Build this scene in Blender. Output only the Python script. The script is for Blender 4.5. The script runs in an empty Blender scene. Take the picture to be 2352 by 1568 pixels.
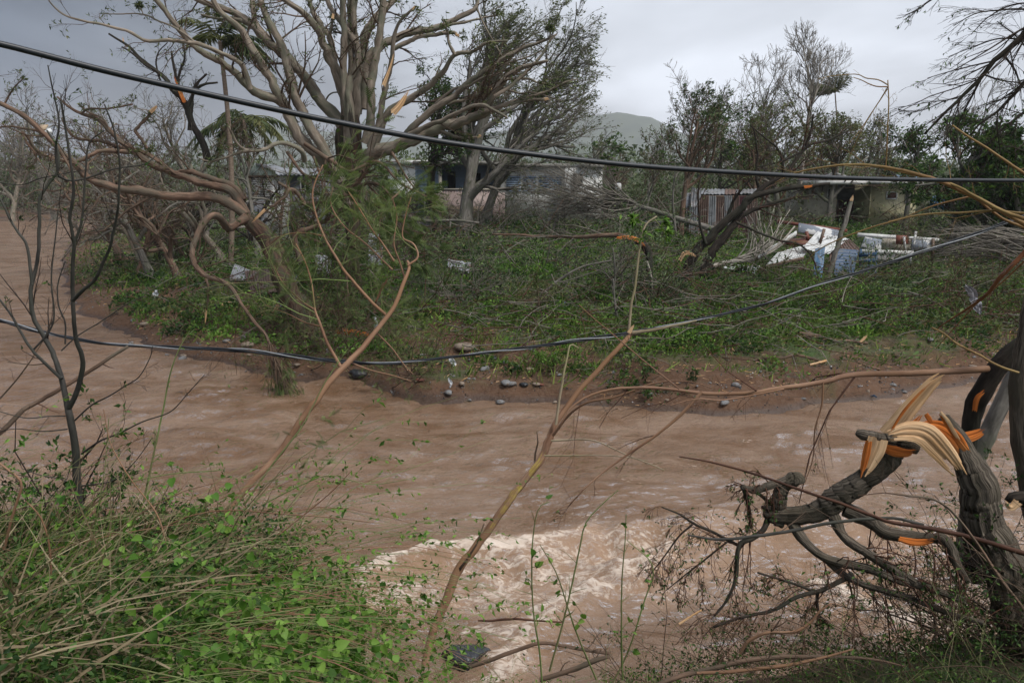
import bpy, math, random
import numpy as np
random.seed(7)
RG = np.random.default_rng(11)
S = bpy.context.scene
COL = S.collection
rad = math.radians

# ------------------------------------------------------------------ camera, sky, sun, exposure
CAM_H = 5.2
FPX = 1829.0            # focal length in units of a 2352 wide frame (28 mm lens)
PITCH = math.atan((784 - 410) / FPX)
cam = bpy.data.cameras.new('camera')
cam.lens = 28.0
cam.sensor_width = 36.0
cam.clip_start = 0.05
cam.clip_end = 20000
cam_o = bpy.data.objects.new('camera', cam)
COL.objects.link(cam_o)
cam_o.location = (0, 0, CAM_H)
cam_o.rotation_euler = (math.pi / 2 - PITCH, 0, 0)
S.camera = cam_o

S.view_settings.view_transform = 'Standard'
S.view_settings.look = 'None'
S.view_settings.gamma = 1
S.view_settings.use_curve_mapping = False
S.view_settings.exposure = 1.0
S.render.engine = 'CYCLES'
S.cycles.use_denoising = True
try:
    S.cycles.denoiser = 'OPENIMAGEDENOISE'
    S.cycles.denoising_prefilter = 'ACCURATE'
except Exception:
    pass
S.cycles.max_bounces = 6
S.cycles.diffuse_bounces = 2
S.cycles.glossy_bounces = 2
S.cycles.transmission_bounces = 3
S.cycles.transparent_max_bounces = 8
S.cycles.volume_bounces = 0
S.cycles.use_adaptive_sampling = True
S.cycles.adaptive_threshold = 0.01

SUN_EL, SUN_AZ = 58, 130      # high, behind the camera to the right, veiled by cloud
W = bpy.data.worlds.new('World')
S.world = W
W.use_nodes = True


class NT:
    """tiny node helper"""
    def __init__(s, tree):
        s.t = tree
        s.n = tree.nodes
        s.l = tree.links

    def add(s, typ, _in=None, **props):
        nd = s.n.new(typ)
        for k, v in props.items():
            setattr(nd, k, v)
        if _in:
            for k, v in _in.items():
                sock = nd.inputs[k]
                if hasattr(v, 'is_linked') or isinstance(v, bpy.types.NodeSocket):
                    s.l.new(v, sock)
                else:
                    sock.default_value = v
        return nd

    def math(s, op, a, b=0.0, c=0.0, clamp=False):
        return s.add('ShaderNodeMath', {0: a, 1: b, 2: c}, operation=op, use_clamp=clamp).outputs[0]

    def mix(s, f, a, b, blend='MIX'):
        nd = s.n.new('ShaderNodeMix')
        nd.data_type = 'RGBA'
        nd.blend_type = blend
        for i, v in ((0, f), (6, a), (7, b)):
            if isinstance(v, bpy.types.NodeSocket):
                s.l.new(v, nd.inputs[i])
            else:
                if i > 0 and len(v) == 3:
                    v = (*v, 1)
                nd.inputs[i].default_value = v
        return nd.outputs[2]

    def ramp(s, f, stops, interp='LINEAR'):
        nd = s.n.new('ShaderNodeValToRGB')
        nd.color_ramp.interpolation = interp
        e = nd.color_ramp.elements
        while len(e) < len(stops):
            e.new(0.5)
        for el, (p, c) in zip(e, stops):
            el.position = p
            if not hasattr(c, '__len__'):
                c = (c, c, c)
            el.color = (*c, 1)
        s.l.new(f, nd.inputs[0])
        return nd.outputs[0]

    def noise(s, vec, scale, detail=4, rough=.55, dist=0.0, out=0):
        return s.add('ShaderNodeTexNoise', {'Vector': vec, 'Scale': scale, 'Detail': detail,
                                            'Roughness': rough, 'Distortion': dist}).outputs[out]

    def mapping(s, vec, scale=(1, 1, 1), loc=(0, 0, 0), rot=(0, 0, 0)):
        return s.add('ShaderNodeMapping', {'Vector': vec, 'Scale': scale, 'Location': loc, 'Rotation': rot}).outputs[0]


w = NT(W.node_tree)
w.n.clear()
wo = w.add('ShaderNodeOutputWorld')
sky = w.add('ShaderNodeTexSky', sky_type='NISHITA', sun_disc=False)
sky.sun_elevation = rad(SUN_EL)
sky.sun_rotation = rad(SUN_AZ)
sky.air_density = 1.5
sky.dust_density = 4.0
bg1 = w.add('ShaderNodeBackground', {'Color': sky.outputs[0], 'Strength': 0.06})
tc = w.add('ShaderNodeTexCoord').outputs['Generated']
sx = w.add('ShaderNodeSeparateXYZ', {0: tc})
# cloud deck: project the direction on a flat layer so that the clouds shrink towards the horizon
zc = w.math('MAXIMUM', sx.outputs[2], 0.0)
den = w.math('ADD', zc, 0.16)
u = w.math('DIVIDE', sx.outputs[0], den)
v = w.math('DIVIDE', sx.outputs[1], den)
uv = w.add('ShaderNodeCombineXYZ', {0: u, 1: v, 2: 0.0}).outputs[0]
n1 = w.noise(w.mapping(uv, (0.55, 0.42, 1), (3.1, 1.7, 0)), 1.0, 5, .52, .3)
n2 = w.noise(w.mapping(uv, (1.6, 1.0, 1), (1.3, 5.2, 0)), 1.0, 4, .5, .2)
# a storm front to the left (towards -X), brighter cloud to the right and behind
az = w.math('ADD', sx.outputs[0], w.math('MULTIPLY', w.math('SUBTRACT', n1, .5), .55))
az = w.math('ADD', az, w.math('MULTIPLY', sx.outputs[2], .45))
front = w.add('ShaderNodeMapRange', {0: az, 1: -0.52, 2: 0.20, 3: 0.0, 4: 1.0}, interpolation_type='SMOOTHSTEP').outputs[0]
base = w.mix(front, (0.046, 0.066, 0.108), (0.58, 0.615, 0.685))
cl = w.add('ShaderNodeMapRange', {0: n1, 1: .36, 2: .64, 3: 0.70, 4: 1.18}, interpolation_type='SMOOTHSTEP').outputs[0]
cl2 = w.add('ShaderNodeMapRange', {0: n2, 1: .3, 2: .7, 3: 0.93, 4: 1.07}).outputs[0]
cl = w.math('MULTIPLY', cl, cl2)
base = w.mix(1.0, base, w.add('ShaderNodeCombineXYZ', {0: cl, 1: cl, 2: cl}).outputs[0], 'MULTIPLY')
bg2 = w.add('ShaderNodeBackground', {'Color': base, 'Strength': 0.84})
mx = w.add('ShaderNodeMixShader', {0: 0.93, 1: bg1.outputs[0], 2: bg2.outputs[0]})
w.l.new(mx.outputs[0], wo.inputs[0])

sun = bpy.data.lights.new('sun', 'SUN')
sun.energy = 1.5
sun.angle = rad(14)
sun.color = (1.0, .965, .92)
sun_o = bpy.data.objects.new('sun', sun)
COL.objects.link(sun_o)
sa, se = rad(SUN_AZ), rad(SUN_EL)
sdir = np.array([math.sin(sa) * math.cos(se), math.cos(sa) * math.cos(se), math.sin(se)])   # towards the sun
from mathutils import Vector
sun_o.rotation_euler = Vector(-sdir).to_track_quat('-Z', 'Y').to_euler()

# ------------------------------------------------------------------ pixel <-> place (measuring the photograph)
cp, sp = math.cos(PITCH), math.sin(PITCH)


def ray(px, py):
    u = (px - 1176) / FPX
    v = (py - 784) / FPX
    return np.array([u, cp - v * sp, -sp - v * cp])


def P(px, py, Y):
    """the place seen at (px, py), Y metres ahead"""
    r = ray(px, py)
    return np.array([0, 0, CAM_H]) + r * (Y / r[1])


def PW(px, py, z=0.0):
    r = ray(px, py)
    return np.array([0, 0, CAM_H]) + r * ((z - CAM_H) / r[2])


def RW(wpx, Y):
    return wpx * 0.5 / FPX * Y


# ------------------------------------------------------------------ noise in numpy
def _h(ix, iy, seed):
    h = (ix.astype(np.int64) * 374761393 + iy.astype(np.int64) * 668265263 + seed * 974634777) & 0x7fffffff
    h = ((h ^ (h >> 13)) * 1274126177) & 0x7fffffff
    return ((h ^ (h >> 16)) & 0xffff) / 65535.0


def vn(x, y, seed=0):
    ix, iy = np.floor(x), np.floor(y)
    fx, fy = x - ix, y - iy
    fx = fx * fx * fx * (fx * (fx * 6 - 15) + 10)
    fy = fy * fy * fy * (fy * (fy * 6 - 15) + 10)
    a, b = _h(ix, iy, seed), _h(ix + 1, iy, seed)
    c, d = _h(ix, iy + 1, seed), _h(ix + 1, iy + 1, seed)
    return (a + (b - a) * fx) * (1 - fy) + (c + (d - c) * fx) * fy


def fbm(x, y, oct=4, seed=0, g=.5):
    s, a, t = 0, 1.0, 0
    for o in range(oct):
        s = s + a * vn(x * 2 ** o + 17.3 * o, y * 2 ** o - 9.1 * o, seed + o)
        t += a
        a *= g
    return s / t


def ss(x, a=0.0, b=1.0):
    t = np.clip((x - a) / (b - a), 0, 1)
    return t * t * (3 - 2 * t)


# ------------------------------------------------------------------ river outline and terrain height
far_px = [(2352, 868), (2100, 897), (2000, 917), (1900, 930), (1800, 944), (1700, 958), (1550, 953), (1400, 942), (1250, 928),
          (1100, 918), (960, 908), (880, 898), (790, 868), (700, 872), (640, 872), (560, 842), (480, 832), (400, 822), (330, 800),
          (280, 770), (225, 738), (175, 700), (150, 660), (140, 620), (150, 580), (185, 540), (215, 515), (240, 495), (330, 486), (440, 481)]
near_w = [(-200, -5), (-80, 4), (-30, 6.2), (-12, 7.0), (-6, 7.0), (-2, 7.0), (0, 7.25), (2, 7.6), (5, 7.6), (9, 8.3), (16, 9.2), (30, 12), (80, 20), (300, 30)]
far_w = [(300, 60), (80, 36), (30, 28)] + [tuple(PW(*p)[:2]) for p in far_px]
up_w = [tuple(PW(*p)[:2]) for p in [(470, 472), (330, 474), (240, 481), (120, 489), (0, 501), (-150, 512)]] + [(-140, 84), (-240, 80)]
WATER_POLY = np.array(near_w + far_w + up_w)


def river_dist(x, y):
    """signed distance to the river outline, positive on land"""
    x = np.asarray(x, float).ravel()
    y = np.asarray(y, float).ravel()
    A = WATER_POLY
    B = np.roll(A, -1, 0)
    d = np.full(x.shape, 1e18)
    inside = np.zeros(x.shape, bool)
    for (ax, ay), (bx, by) in zip(A, B):
        ex, ey = bx - ax, by - ay
        t = np.clip(((x - ax) * ex + (y - ay) * ey) / (ex * ex + ey * ey + 1e-12), 0, 1)
        dd = (x - ax - t * ex) ** 2 + (y - ay - t * ey) ** 2
        d = np.minimum(d, dd)
        c = ((ay > y) != (by > y)) & (x < ex * (y - ay) / (ey if abs(ey) > 1e-12 else 1e-12) + ax)
        inside ^= c
    d = np.sqrt(d)
    return np.where(inside, -d, d)


def hz(x, y):
    sh = np.shape(x)
    x = np.asarray(x, float).ravel()
    y = np.asarray(y, float).ravel()
    d = river_dist(x, y) + ((fbm(x * .9, y * .9, 4, 5) - .5) * 1.1 + (fbm(x * 3.1, y * 3.1, 2, 6) - .5) * .3) * ss(np.abs(y), 5, 14)
    near = 1 - ss(y, 9, 13) * 1.0
    near = np.where((x < -40) & (y > 0), 0, near)
    land = np.maximum(d, 0)
    farh = .32 * ss(land, 0, .7) + .85 * ss(land, 0, 6.5) + 1.0 * ss(land, 3, 22) + .45 * ss(land, 20, 70)
    farh += (fbm(x * .25, y * .25, 4, 9) - .5) * .9 * ss(land, .5, 9) + (fbm(x * 1.3, y * 1.3, 3, 2) - .5) * .35 * ss(land, .3, 3)
    # mud ledges cut by the flood on the right hand part of the far bank
    led = ss(x, 1.5, 4) * (1 - ss(x, 12.5, 14)) * (1 - ss(land, 3.3, 4.2))
    wob = (fbm(x * .5, y * .5, 3, 31) - .5) * 1.5
    l2 = np.maximum(land + wob * ss(land, .1, .8), 0)
    st = .16 * (ss(l2, .25, .36) + ss(l2, .75, .84) + ss(l2, 1.25, 1.33) + ss(l2, 1.95, 2.05)) + .05 * l2 + .10 * ss(l2, 0, .25)
    farh = farh * (1 - led) + st * led
    lf = 1 - ss(x, -1.9, -.75)
    rt = ss(x, 1.2, 4.5)
    md = np.clip(1 - lf - rt, 0, 1)
    nearh = lf * (2.2 * ss(land, 0, 1.5) + 1.05 * ss(land, 1.3, 6.5)) + rt * (1.5 * ss(land, 0, 1.6) + 2.0 * ss(land, 1.3, 6.8)) + md * (.55 * ss(land, 0, 1.2) + 2.95 * ss(land, 1.4, 6.8))
    nearh = nearh + (fbm(x * .8, y * .8, 3, 7) - .5) * .5 * ss(land, .2, 2)
    nearh = np.maximum(nearh, .02 * np.minimum(land, 1))
    hgt = np.where(d > 0, nearh * near + farh * (1 - near), 0)
    bed = -np.clip(-d * .35, 0, 1.1) - .04
    hgt = np.where(d > 0, hgt, bed)
    far = np.hypot(x, y)
    hgt = hgt + 5 * ss(far, 150, 900) * (fbm(x * .004, y * .004, 3, 4))
    return hgt.reshape(sh)


def G(px, py, lift=0.0, y0=2.0):
    """first ground point seen at (px, py)"""
    r = ray(px, py)
    Y = y0 * 1.012 ** np.arange(0, 460)
    X = r[0] / r[1] * Y
    Z = CAM_H + r[2] / r[1] * Y
    H = hz(X, Y)
    k = np.nonzero(Z <= np.maximum(H, 0) + lift)[0]
    i = k[0] if len(k) else len(Y) - 1
    return np.array([X[i], Y[i], float(max(H[i], 0))])


def GY(px, py):
    return G(px, py)[1]


# ------------------------------------------------------------------ mesh building
def mesh_obj(name, V, F, mats, parent=None, attrs=None, smooth=True, midx=None):
    """V (n,3); F: one face array or a list of them (f,k)"""
    V = np.asarray(V, np.float32).reshape(-1, 3)
    if not isinstance(F, (list, tuple)):
        F = [F]
    F = [np.asarray(f, np.int32) for f in F if len(f)]
    me = bpy.data.meshes.new(name)
    me.vertices.add(len(V))
    me.vertices.foreach_set('co', V.ravel())
    nl = sum(f.size for f in F)
    npoly = sum(len(f) for f in F)
    me.loops.add(nl)
    me.loops.foreach_set('vertex_index', np.concatenate([f.ravel() for f in F]).astype(np.int32))
    me.polygons.add(npoly)
    tot = np.concatenate([np.full(len(f), f.shape[1]) for f in F]).astype(np.int32)
    st = np.concatenate([[0], np.cumsum(tot)[:-1]]).astype(np.int32)
    me.polygons.foreach_set('loop_start', st)
    me.polygons.foreach_set('loop_total', tot)
    if smooth:
        me.polygons.foreach_set('use_smooth', np.ones(npoly, bool))
    if not isinstance(mats, (list, tuple)):
        mats = [mats]
    for m in mats:
        me.materials.append(m)
    if midx is not None:
        me.polygons.foreach_set('material_index', np.asarray(midx, np.int32))
    if attrs:
        for k, a in attrs.items():
            a = np.asarray(a, np.float32)
            if a.ndim == 2:
                at = me.attributes.new(k, 'FLOAT_VECTOR', 'POINT')
                at.data.foreach_set('vector', a.ravel())
            else:
                at = me.attributes.new(k, 'FLOAT', 'POINT')
                at.data.foreach_set('value', a)
    me.update(calc_edges=True)
    me.validate()
    o = bpy.data.objects.new(name, me)
    COL.objects.link(o)
    if parent is not None:
        o.parent = parent
        o.matrix_parent_inverse = parent.matrix_basis.inverted()
    return o


def tag(o, label=None, cat=None, group=None, kind=None):
    if label:
        o['label'] = label
    if cat:
        o['category'] = cat
    if group:
        o['group'] = group
    if kind:
        o['kind'] = kind
    return o


def thing(name, loc, label, cat, group=None, rz=0.0, rot=None):
    o = bpy.data.objects.new(name, None)
    COL.objects.link(o)
    o.empty_display_size = .2
    o.location = [float(c) for c in loc]
    o.rotation_euler = rot if rot else (0, 0, rz)
    o.rotation_mode = 'XYZ'
    bpy.context.view_layer.update() if False else None
    from mathutils import Matrix, Euler
    o.matrix_basis = Matrix.Translation(o.location) @ Euler(o.rotation_euler, 'XYZ').to_matrix().to_4x4()
    return tag(o, label, cat, group)


def nrm(a):
    return a / (np.linalg.norm(a, axis=-1, keepdims=True) + 1e-9)


def spline(pts, n):
    """Catmull-Rom through control points (k,c) -> (n,c), evenly spread"""
    p = np.asarray(pts, float)
    if len(p) == 2:
        t = np.linspace(0, 1, n)[:, None]
        return p[0] * (1 - t) + p[1] * t
    q = np.vstack([2 * p[0] - p[1], p, 2 * p[-1] - p[-2]])
    out = []
    for i in range(1, len(q) - 2):
        t = np.linspace(0, 1, 12, endpoint=False)[:, None]
        a, b, c, d = q[i - 1], q[i], q[i + 1], q[i + 2]
        out.append(.5 * (2 * b + (c - a) * t + (2 * a - 5 * b + 4 * c - d) * t * t + (3 * b - 3 * c + d - a) * t ** 3))
    out = np.vstack(out + [p[-1:]])
    s = np.concatenate([[0], np.cumsum(np.linalg.norm(np.diff(out[:, :3], axis=0), axis=1))])
    si = np.linspace(0, s[-1], n)
    return np.stack([np.interp(si, s, out[:, k]) for k in range(out.shape[1])], 1)


class Tubes:
    def __init__(s):
        s.b = []

    def add(s, Pt, R):
        """Pt (n,3) or (m,n,3); R (n,) or (m,n)"""
        Pt = np.asarray(Pt, float)
        R = np.asarray(R, float)
        if Pt.ndim == 2:
            Pt, R = Pt[None], R[None]
        if len(Pt):
            s.b.append((Pt, R))
        return s

    def arrays(s, sides, lump=0.0, furrow=0.0):
        Vs, F4, F3, TC, T = [], [], [], [], []
        off = 0
        groups = {}
        for p, r in s.b:
            groups.setdefault(p.shape[1], []).append((p, r))
        for n, lst in groups.items():
            p = np.concatenate([a for a, _ in lst])
            r = np.concatenate([b for _, b in lst])
            m = len(p)
            tg = np.gradient(p, axis=1)
            tg = nrm(tg)
            mean = nrm(p[:, -1] - p[:, 0])
            ref = np.where(np.abs(mean[:, 2:3]) < .75, np.array([[0, 0, 1.0]]), np.array([[0, 1.0, 0]]))
            a = nrm(np.cross(tg, ref[:, None, :]))
            b = np.cross(tg, a)
            th = np.arange(sides) / sides * 2 * np.pi
            c, sn = np.cos(th), np.sin(th)
            rr = r[:, :, None] * np.ones(sides)
            seg = np.linalg.norm(np.diff(p, axis=1), axis=2)
            L = np.concatenate([np.zeros((m, 1)), np.cumsum(seg, 1)], 1)
            if lump:
                ph = RG.random((m, 1, 1)) * 6.28
                Lr = (L / (r.max(1)[:, None] + 1e-6))[:, :, None]
                rr = rr * (1 + lump * (np.sin(Lr * 1.1 + ph + 2 * th) * .5 + np.sin(Lr * 2.3 - ph * 2 + 3 * th) * .3 + (RG.random(rr.shape) - .5) * .5))
            if furrow:
                Lf = L[:, :, None] / (r.max(1)[:, None, None] + 1e-6)
                q1, q2 = np.cos(th)[None, None] * 3.6, np.sin(th)[None, None] * 3.6
                rg1 = np.abs(fbm(q1 * 1.5 + Lf * .07 + 40, q2 * 1.5 - Lf * .05, 3, 71) - .5) * 2
                rg2 = np.abs(fbm(q1 * 3.1 + 9 + Lf * .14, q2 * 3.1 + Lf * .14, 2, 75) - .5) * 2
                rr = rr * (1 + furrow * (rg1 * 1.2 + rg2 * .7 - .45))
            v = p[:, :, None, :] + rr[..., None] * (a[:, :, None, :] * c[:, None] + b[:, :, None, :] * sn[:, None])
            Vs.append(v.reshape(-1, 3))
            tcv = np.stack([c * np.ones_like(rr) * r.max(1)[:, None, None], sn * np.ones_like(rr) * r.max(1)[:, None, None],
                            (L + RG.random((m, 1)) * 50)[:, :, None] * np.ones(sides)], -1)
            TC.append(tcv.reshape(-1, 3))
            T.append(np.repeat(RG.random(m), n * sides))
            base = off + (np.arange(m) * n * sides)[:, None, None] + (np.arange(n - 1) * sides)[None, :, None]
            i = np.arange(sides)[None, None, :]
            j = (np.arange(sides)[None, None, :] + 1) % sides
            F4.append(np.stack([base + i, base + j, base + sides + j, base + sides + i], -1).reshape(-1, 4))
            # end caps where the end is thick
            thick = np.nonzero(r[:, -1] > .004)[0]
            if len(thick):
                e0 = off + thick * n * sides + (n - 1) * sides
                for k in range(1, sides - 1):
                    F3.append(np.stack([e0, e0 + k, e0 + k + 1], -1))
            off += m * n * sides
        V = np.concatenate(Vs)
        return V, [np.concatenate(F4)] + ([np.concatenate(F3)] if F3 else []), np.concatenate(TC), np.concatenate(T)

    def build(s, name, mat, parent=None, sides=6, lump=0.0, furrow=0.0):
        if not s.b:
            return {}
        V, F, TC, T = s.arrays(sides, lump, furrow)
        return mesh_obj(name, V, F, mat, parent, {'tc': TC, 'tint': T})


def resample(P_, R_, n):
    out, ro = [], []
    for p, r in zip(P_, R_):
        q = spline(np.column_stack([p, r]), n)
        out.append(q[:, :3])
        ro.append(np.maximum(q[:, 3], .0005))
    return np.array(out), np.array(ro)


def sprout(Pt, R, k, L=(.3, .6), ang=(25, 65), n=6, t=(.25, 1.0), rr=.5, rtip=.25, wig=.12, bend=(0, 0, 0), rel=True, rmin=0.0, plane=None):
    """children on a batch of parent polylines (m,n0,3); returns (m*k,n,3) and radii"""
    n = {4: 2, 5: 3, 6: 3, 7: 4, 8: 4, 9: 5, 12: 8}.get(n, n)      # few segments: twigs are about a pixel wide
    wig = wig * 1.25
    m, n0 = Pt.shape[:2]
    tt = t[0] + (t[1] - t[0]) * RG.random((m, k))
    f = np.clip(tt, 0, 1) * (n0 - 1.001)
    i = f.astype(int)
    fr = (f - i)[..., None]
    mi = np.arange(m)[:, None]
    p0 = Pt[mi, i] * (1 - fr) + Pt[mi, i + 1] * fr
    r0 = R[mi, i] * (1 - fr[..., 0]) + R[mi, i + 1] * fr[..., 0]
    tg = nrm(Pt[mi, i + 1] - Pt[mi, i])
    rnd = nrm(RG.normal(size=(m, k, 3)))
    side = nrm(rnd - (rnd * tg).sum(-1, keepdims=True) * tg)
    if plane is not None:
        side = nrm(side * np.asarray(plane))
    an = np.radians(ang[0] + (ang[1] - ang[0]) * RG.random((m, k, 1)))
    d = tg * np.cos(an) + side * np.sin(an)
    plen = np.linalg.norm(np.diff(Pt, axis=1), axis=2).sum(1)[:, None] if rel else 1.0
    ln = plen * (L[0] + (L[1] - L[0]) * RG.random((m, k)))
    if rel:
        ln = ln * (1.25 - .6 * tt)
    M = m * k
    p0, r0, d, ln = p0.reshape(M, 3), r0.reshape(M), d.reshape(M, 3), ln.reshape(M)
    keep = r0 > rmin
    p0, r0, d, ln = p0[keep], r0[keep], d[keep], ln[keep]
    M = len(p0)
    pts = [p0]
    cur = d
    bend = np.asarray(bend, float)
    for s_ in range(n - 1):
        cur = nrm(cur + RG.normal(size=(M, 3)) * wig + bend / (n - 1))
        pts.append(pts[-1] + cur * (ln / (n - 1))[:, None])
    out = np.stack(pts, 1)
    ra = r0[:, None] * rr * np.linspace(1, rtip, n)[None]
    return out, ra


# leaf templates: x along the leaf, y across, z normal
def T_leaf(wd=.45, fold=.12, droop=.1):
    V = np.array([[0, 0, 0], [.45, wd * .5, fold], [1, 0, -droop], [.45, -wd * .5, fold]], float)
    return V, np.array([[0, 2, 1], [0, 3, 2]])


def T_heart():
    V = np.array([[0, 0, 0], [-.06, .22, .05], [.2, .42, .09], [.55, .33, .05], [1, 0, -.14], [.55, -.33, .05], [.2, -.42, .09], [-.06, -.22, .05], [.4, 0, -.03]], float)
    F = [[8, 0, 1], [8, 1, 2], [8, 2, 3], [8, 3, 4], [8, 4, 5], [8, 5, 6], [8, 6, 7], [8, 7, 0]]
    return V, np.array(F)[:, ::-1]


def T_feather(n=9, w=.3, lw=.035, arch=.18, ang=.35):
    """a pinnate frond with narrow leaflets"""
    V, F = [], []
    for i in range(n):
        x = .1 + .9 * i / (n - 1)
        z = -arch * x * x
        l = w * (math.sin(math.pi * (.15 + .8 * i / (n - 1))) * .8 + .2)
        for s in (-1, 1):
            b = len(V)
            V += [[x - lw, 0, z], [x + lw, 0, z], [x + l * ang + lw * .3, s * l, z - l * .25]]
            F.append([b, b + 1, b + 2] if s > 0 else [b + 1, b, b + 2])
    b = len(V)
    V += [[0, .008, 0], [0, -.008, 0], [1, 0, -arch]]
    F.append([b, b + 1, b + 2])
    return np.array(V, float), np.array(F)


def T_blade(n=3, w=.03, arch=.35):
    V, F = [], []
    for i in range(n + 1):
        x = i / n
        ww = w * (1 - x ** 1.5)
        V += [[x, ww, -arch * x * x], [x, -ww, -arch * x * x]]
    V = V[:-1]
    for i in range(n - 1):
        F += [[2 * i, 2 * i + 1, 2 * i + 3], [2 * i, 2 * i + 3, 2 * i + 2]]
    i = n - 1
    F.append([2 * i, 2 * i + 1, 2 * i + 2])
    return np.array(V, float), np.array(F)


def stamp(tmpl, pos, d, size, nrmv=None, roll=True, wscale=None):
    """arrays of many copies of a template"""
    TV, TF = tmpl
    N = len(pos)
    d = nrm(np.asarray(d, float))
    if nrmv is None:
        nrmv = RG.normal(size=(N, 3)) + np.array([0, 0, 1.1])
    s = nrm(np.cross(nrmv, d))
    z = np.cross(d, s)
    size = np.broadcast_to(np.asarray(size, float), (N,))
    ws = np.ones(N) if wscale is None else wscale
    V = (pos[:, None, :] + size[:, None, None] * (TV[None, :, 0:1] * d[:, None, :] + (TV[None, :, 1:2] * ws[:, None, None]) * s[:, None, :]
                                                  + TV[None, :, 2:3] * z[:, None, :]))
    F = TF[None] + (np.arange(N) * len(TV))[:, None, None]
    return V.reshape(-1, 3), F.reshape(-1, TF.shape[1])


class Leaves:
    def __init__(s):
        s.V, s.F, s.T, s.off = [], [], [], 0

    def add(s, tmpl, pos, d, size, tint=None, **kw):
        if len(pos) == 0:
            return s
        V, F = stamp(tmpl, pos, d, size, **kw)
        s.V.append(V)
        s.F.append(F + s.off)
        s.off += len(V)
        if tint is None:
            tint = RG.random(len(pos))
        s.T.append(np.repeat(np.clip(tint, 0, 1), len(tmpl[0])))
        return s

    def build(s, name, mat, parent=None):
        if not s.V:
            return {}
        return mesh_obj(name, np.concatenate(s.V), np.concatenate(s.F), mat, parent, {'tint': np.concatenate(s.T)}, smooth=False)


def along(Pt, k, t=(.2, 1.0), spread=0.0):
    """k points on each polyline with the tangent there"""
    m, n0 = Pt.shape[:2]
    tt = t[0] + (t[1] - t[0]) * RG.random((m, k))
    f = np.clip(tt, 0, 1) * (n0 - 1.001)
    i = f.astype(int)
    fr = (f - i)[..., None]
    mi = np.arange(m)[:, None]
    p = (Pt[mi, i] * (1 - fr) + Pt[mi, i + 1] * fr).reshape(-1, 3)
    tg = nrm(Pt[mi, i + 1] - Pt[mi, i]).reshape(-1, 3)
    if spread:
        p = p + RG.normal(size=p.shape) * spread
    return p, tg


def rdir(tg, s=.8, down=0.0):
    d = nrm(tg + RG.normal(size=tg.shape) * s)
    d[:, 2] -= down
    return nrm(d)


# ------------------------------------------------------------------ materials
def new_mat(name):
    m = bpy.data.materials.new(name)
    m.use_nodes = True
    t = NT(m.node_tree)
    t.n.clear()
    out = t.add('ShaderNodeOutputMaterial')
    return m, t, out


def attr(t, name, o='Fac'):
    return t.add('ShaderNodeAttribute', attribute_name=name).outputs[o]


def leaf_mat(name, dark, mid, light, rough=.5, trans=.3, spec=.16, dead=None):
    m, t, out = new_mat(name)
    tn = attr(t, 'tint')
    pos = t.add('ShaderNodeNewGeometry').outputs['Position']
    cl = t.noise(pos, .9, 2, .5)
    f = t.math('ADD', t.math('MULTIPLY', tn, .62), t.math('MULTIPLY', cl, .42), clamp=True)
    stops = [(.12, dark), (.5, mid), (.88, light)]
    if dead:
        stops = [(.1, dark), (.45, mid), (.8, light), (.93, dead)]
    c = t.ramp(f, stops)
    b = t.add('ShaderNodeBsdfPrincipled', {'Base Color': c, 'Roughness': rough, 'Specular IOR Level': spec})
    tr = t.add('ShaderNodeBsdfTranslucent', {'Color': t.mix(.5, c, (1.0, 1.0, .3), 'MULTIPLY')})
    mxs = t.add('ShaderNodeMixShader', {0: trans, 1: b.outputs[0], 2: tr.outputs[0]})
    t.l.new(mxs.outputs[0], out.inputs[0])
    return m


def bark_mat(name, c1, c2, c3=None, rough=.85, sc=8.0, stretch=.22, bump=.4, dist=.02, spec=.12, patch=1.2):
    m, t, out = new_mat(name)
    v = attr(t, 'tc', 'Vector')
    v1 = t.mapping(v, (1, 1, stretch))
    n1_ = t.noise(v1, sc, 6, .62, .4)
    n2_ = t.noise(t.mapping(v, (1, 1, .6)), patch, 3, .55)
    c = t.mix(t.ramp(n1_, [(.32, 0), (.66, 1)]), c1, c2)
    if c3:
        c = t.mix(t.ramp(n2_, [(.45, 0), (.62, 1)]), c, c3)
    tn = attr(t, 'tint')
    var = t.math('ADD', t.math('MULTIPLY', tn, .35), .82)
    c = t.mix(1.0, c, t.add('ShaderNodeCombineXYZ', {0: var, 1: var, 2: var}).outputs[0], 'MULTIPLY')
    bp = t.add('ShaderNodeBump', {'Height': n1_, 'Strength': bump, 'Distance': dist})
    b = t.add('ShaderNodeBsdfPrincipled', {'Base Color': c, 'Roughness': rough, 'Specular IOR Level': spec, 'Normal': bp.outputs[0]})
    t.l.new(b.outputs[0], out.inputs[0])
    return m


def noise_mat(name, c1, c2, sc=4.0, rough=.7, bump=.2, dist=.01, metal=0.0, c3=None, sc3=1.0, spec=.4, stretch=(1, 1, 1), lo=.35, hi=.65, lo3=.5, hi3=.62):
    m, t, out = new_mat(name)
    v = t.add('ShaderNodeTexCoord').outputs['Object']
    n1_ = t.noise(t.mapping(v, stretch), sc, 5, .6, .2)
    c = t.mix(t.ramp(n1_, [(lo, 0), (hi, 1)]), c1, c2)
    if c3:
        n3 = t.noise(v, sc3, 5, .65, .5)
        c = t.mix(t.ramp(n3, [(lo3, 0), (hi3, 1)]), c, c3)
    bp = t.add('ShaderNodeBump', {'Height': n1_, 'Strength': bump, 'Distance': dist})
    b = t.add('ShaderNodeBsdfPrincipled', {'Base Color': c, 'Roughness': rough, 'Metallic': metal, 'Specular IOR Level': spec, 'Normal': bp.outputs[0]})
    t.l.new(b.outputs[0], out.inputs[0])
    return m


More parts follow.
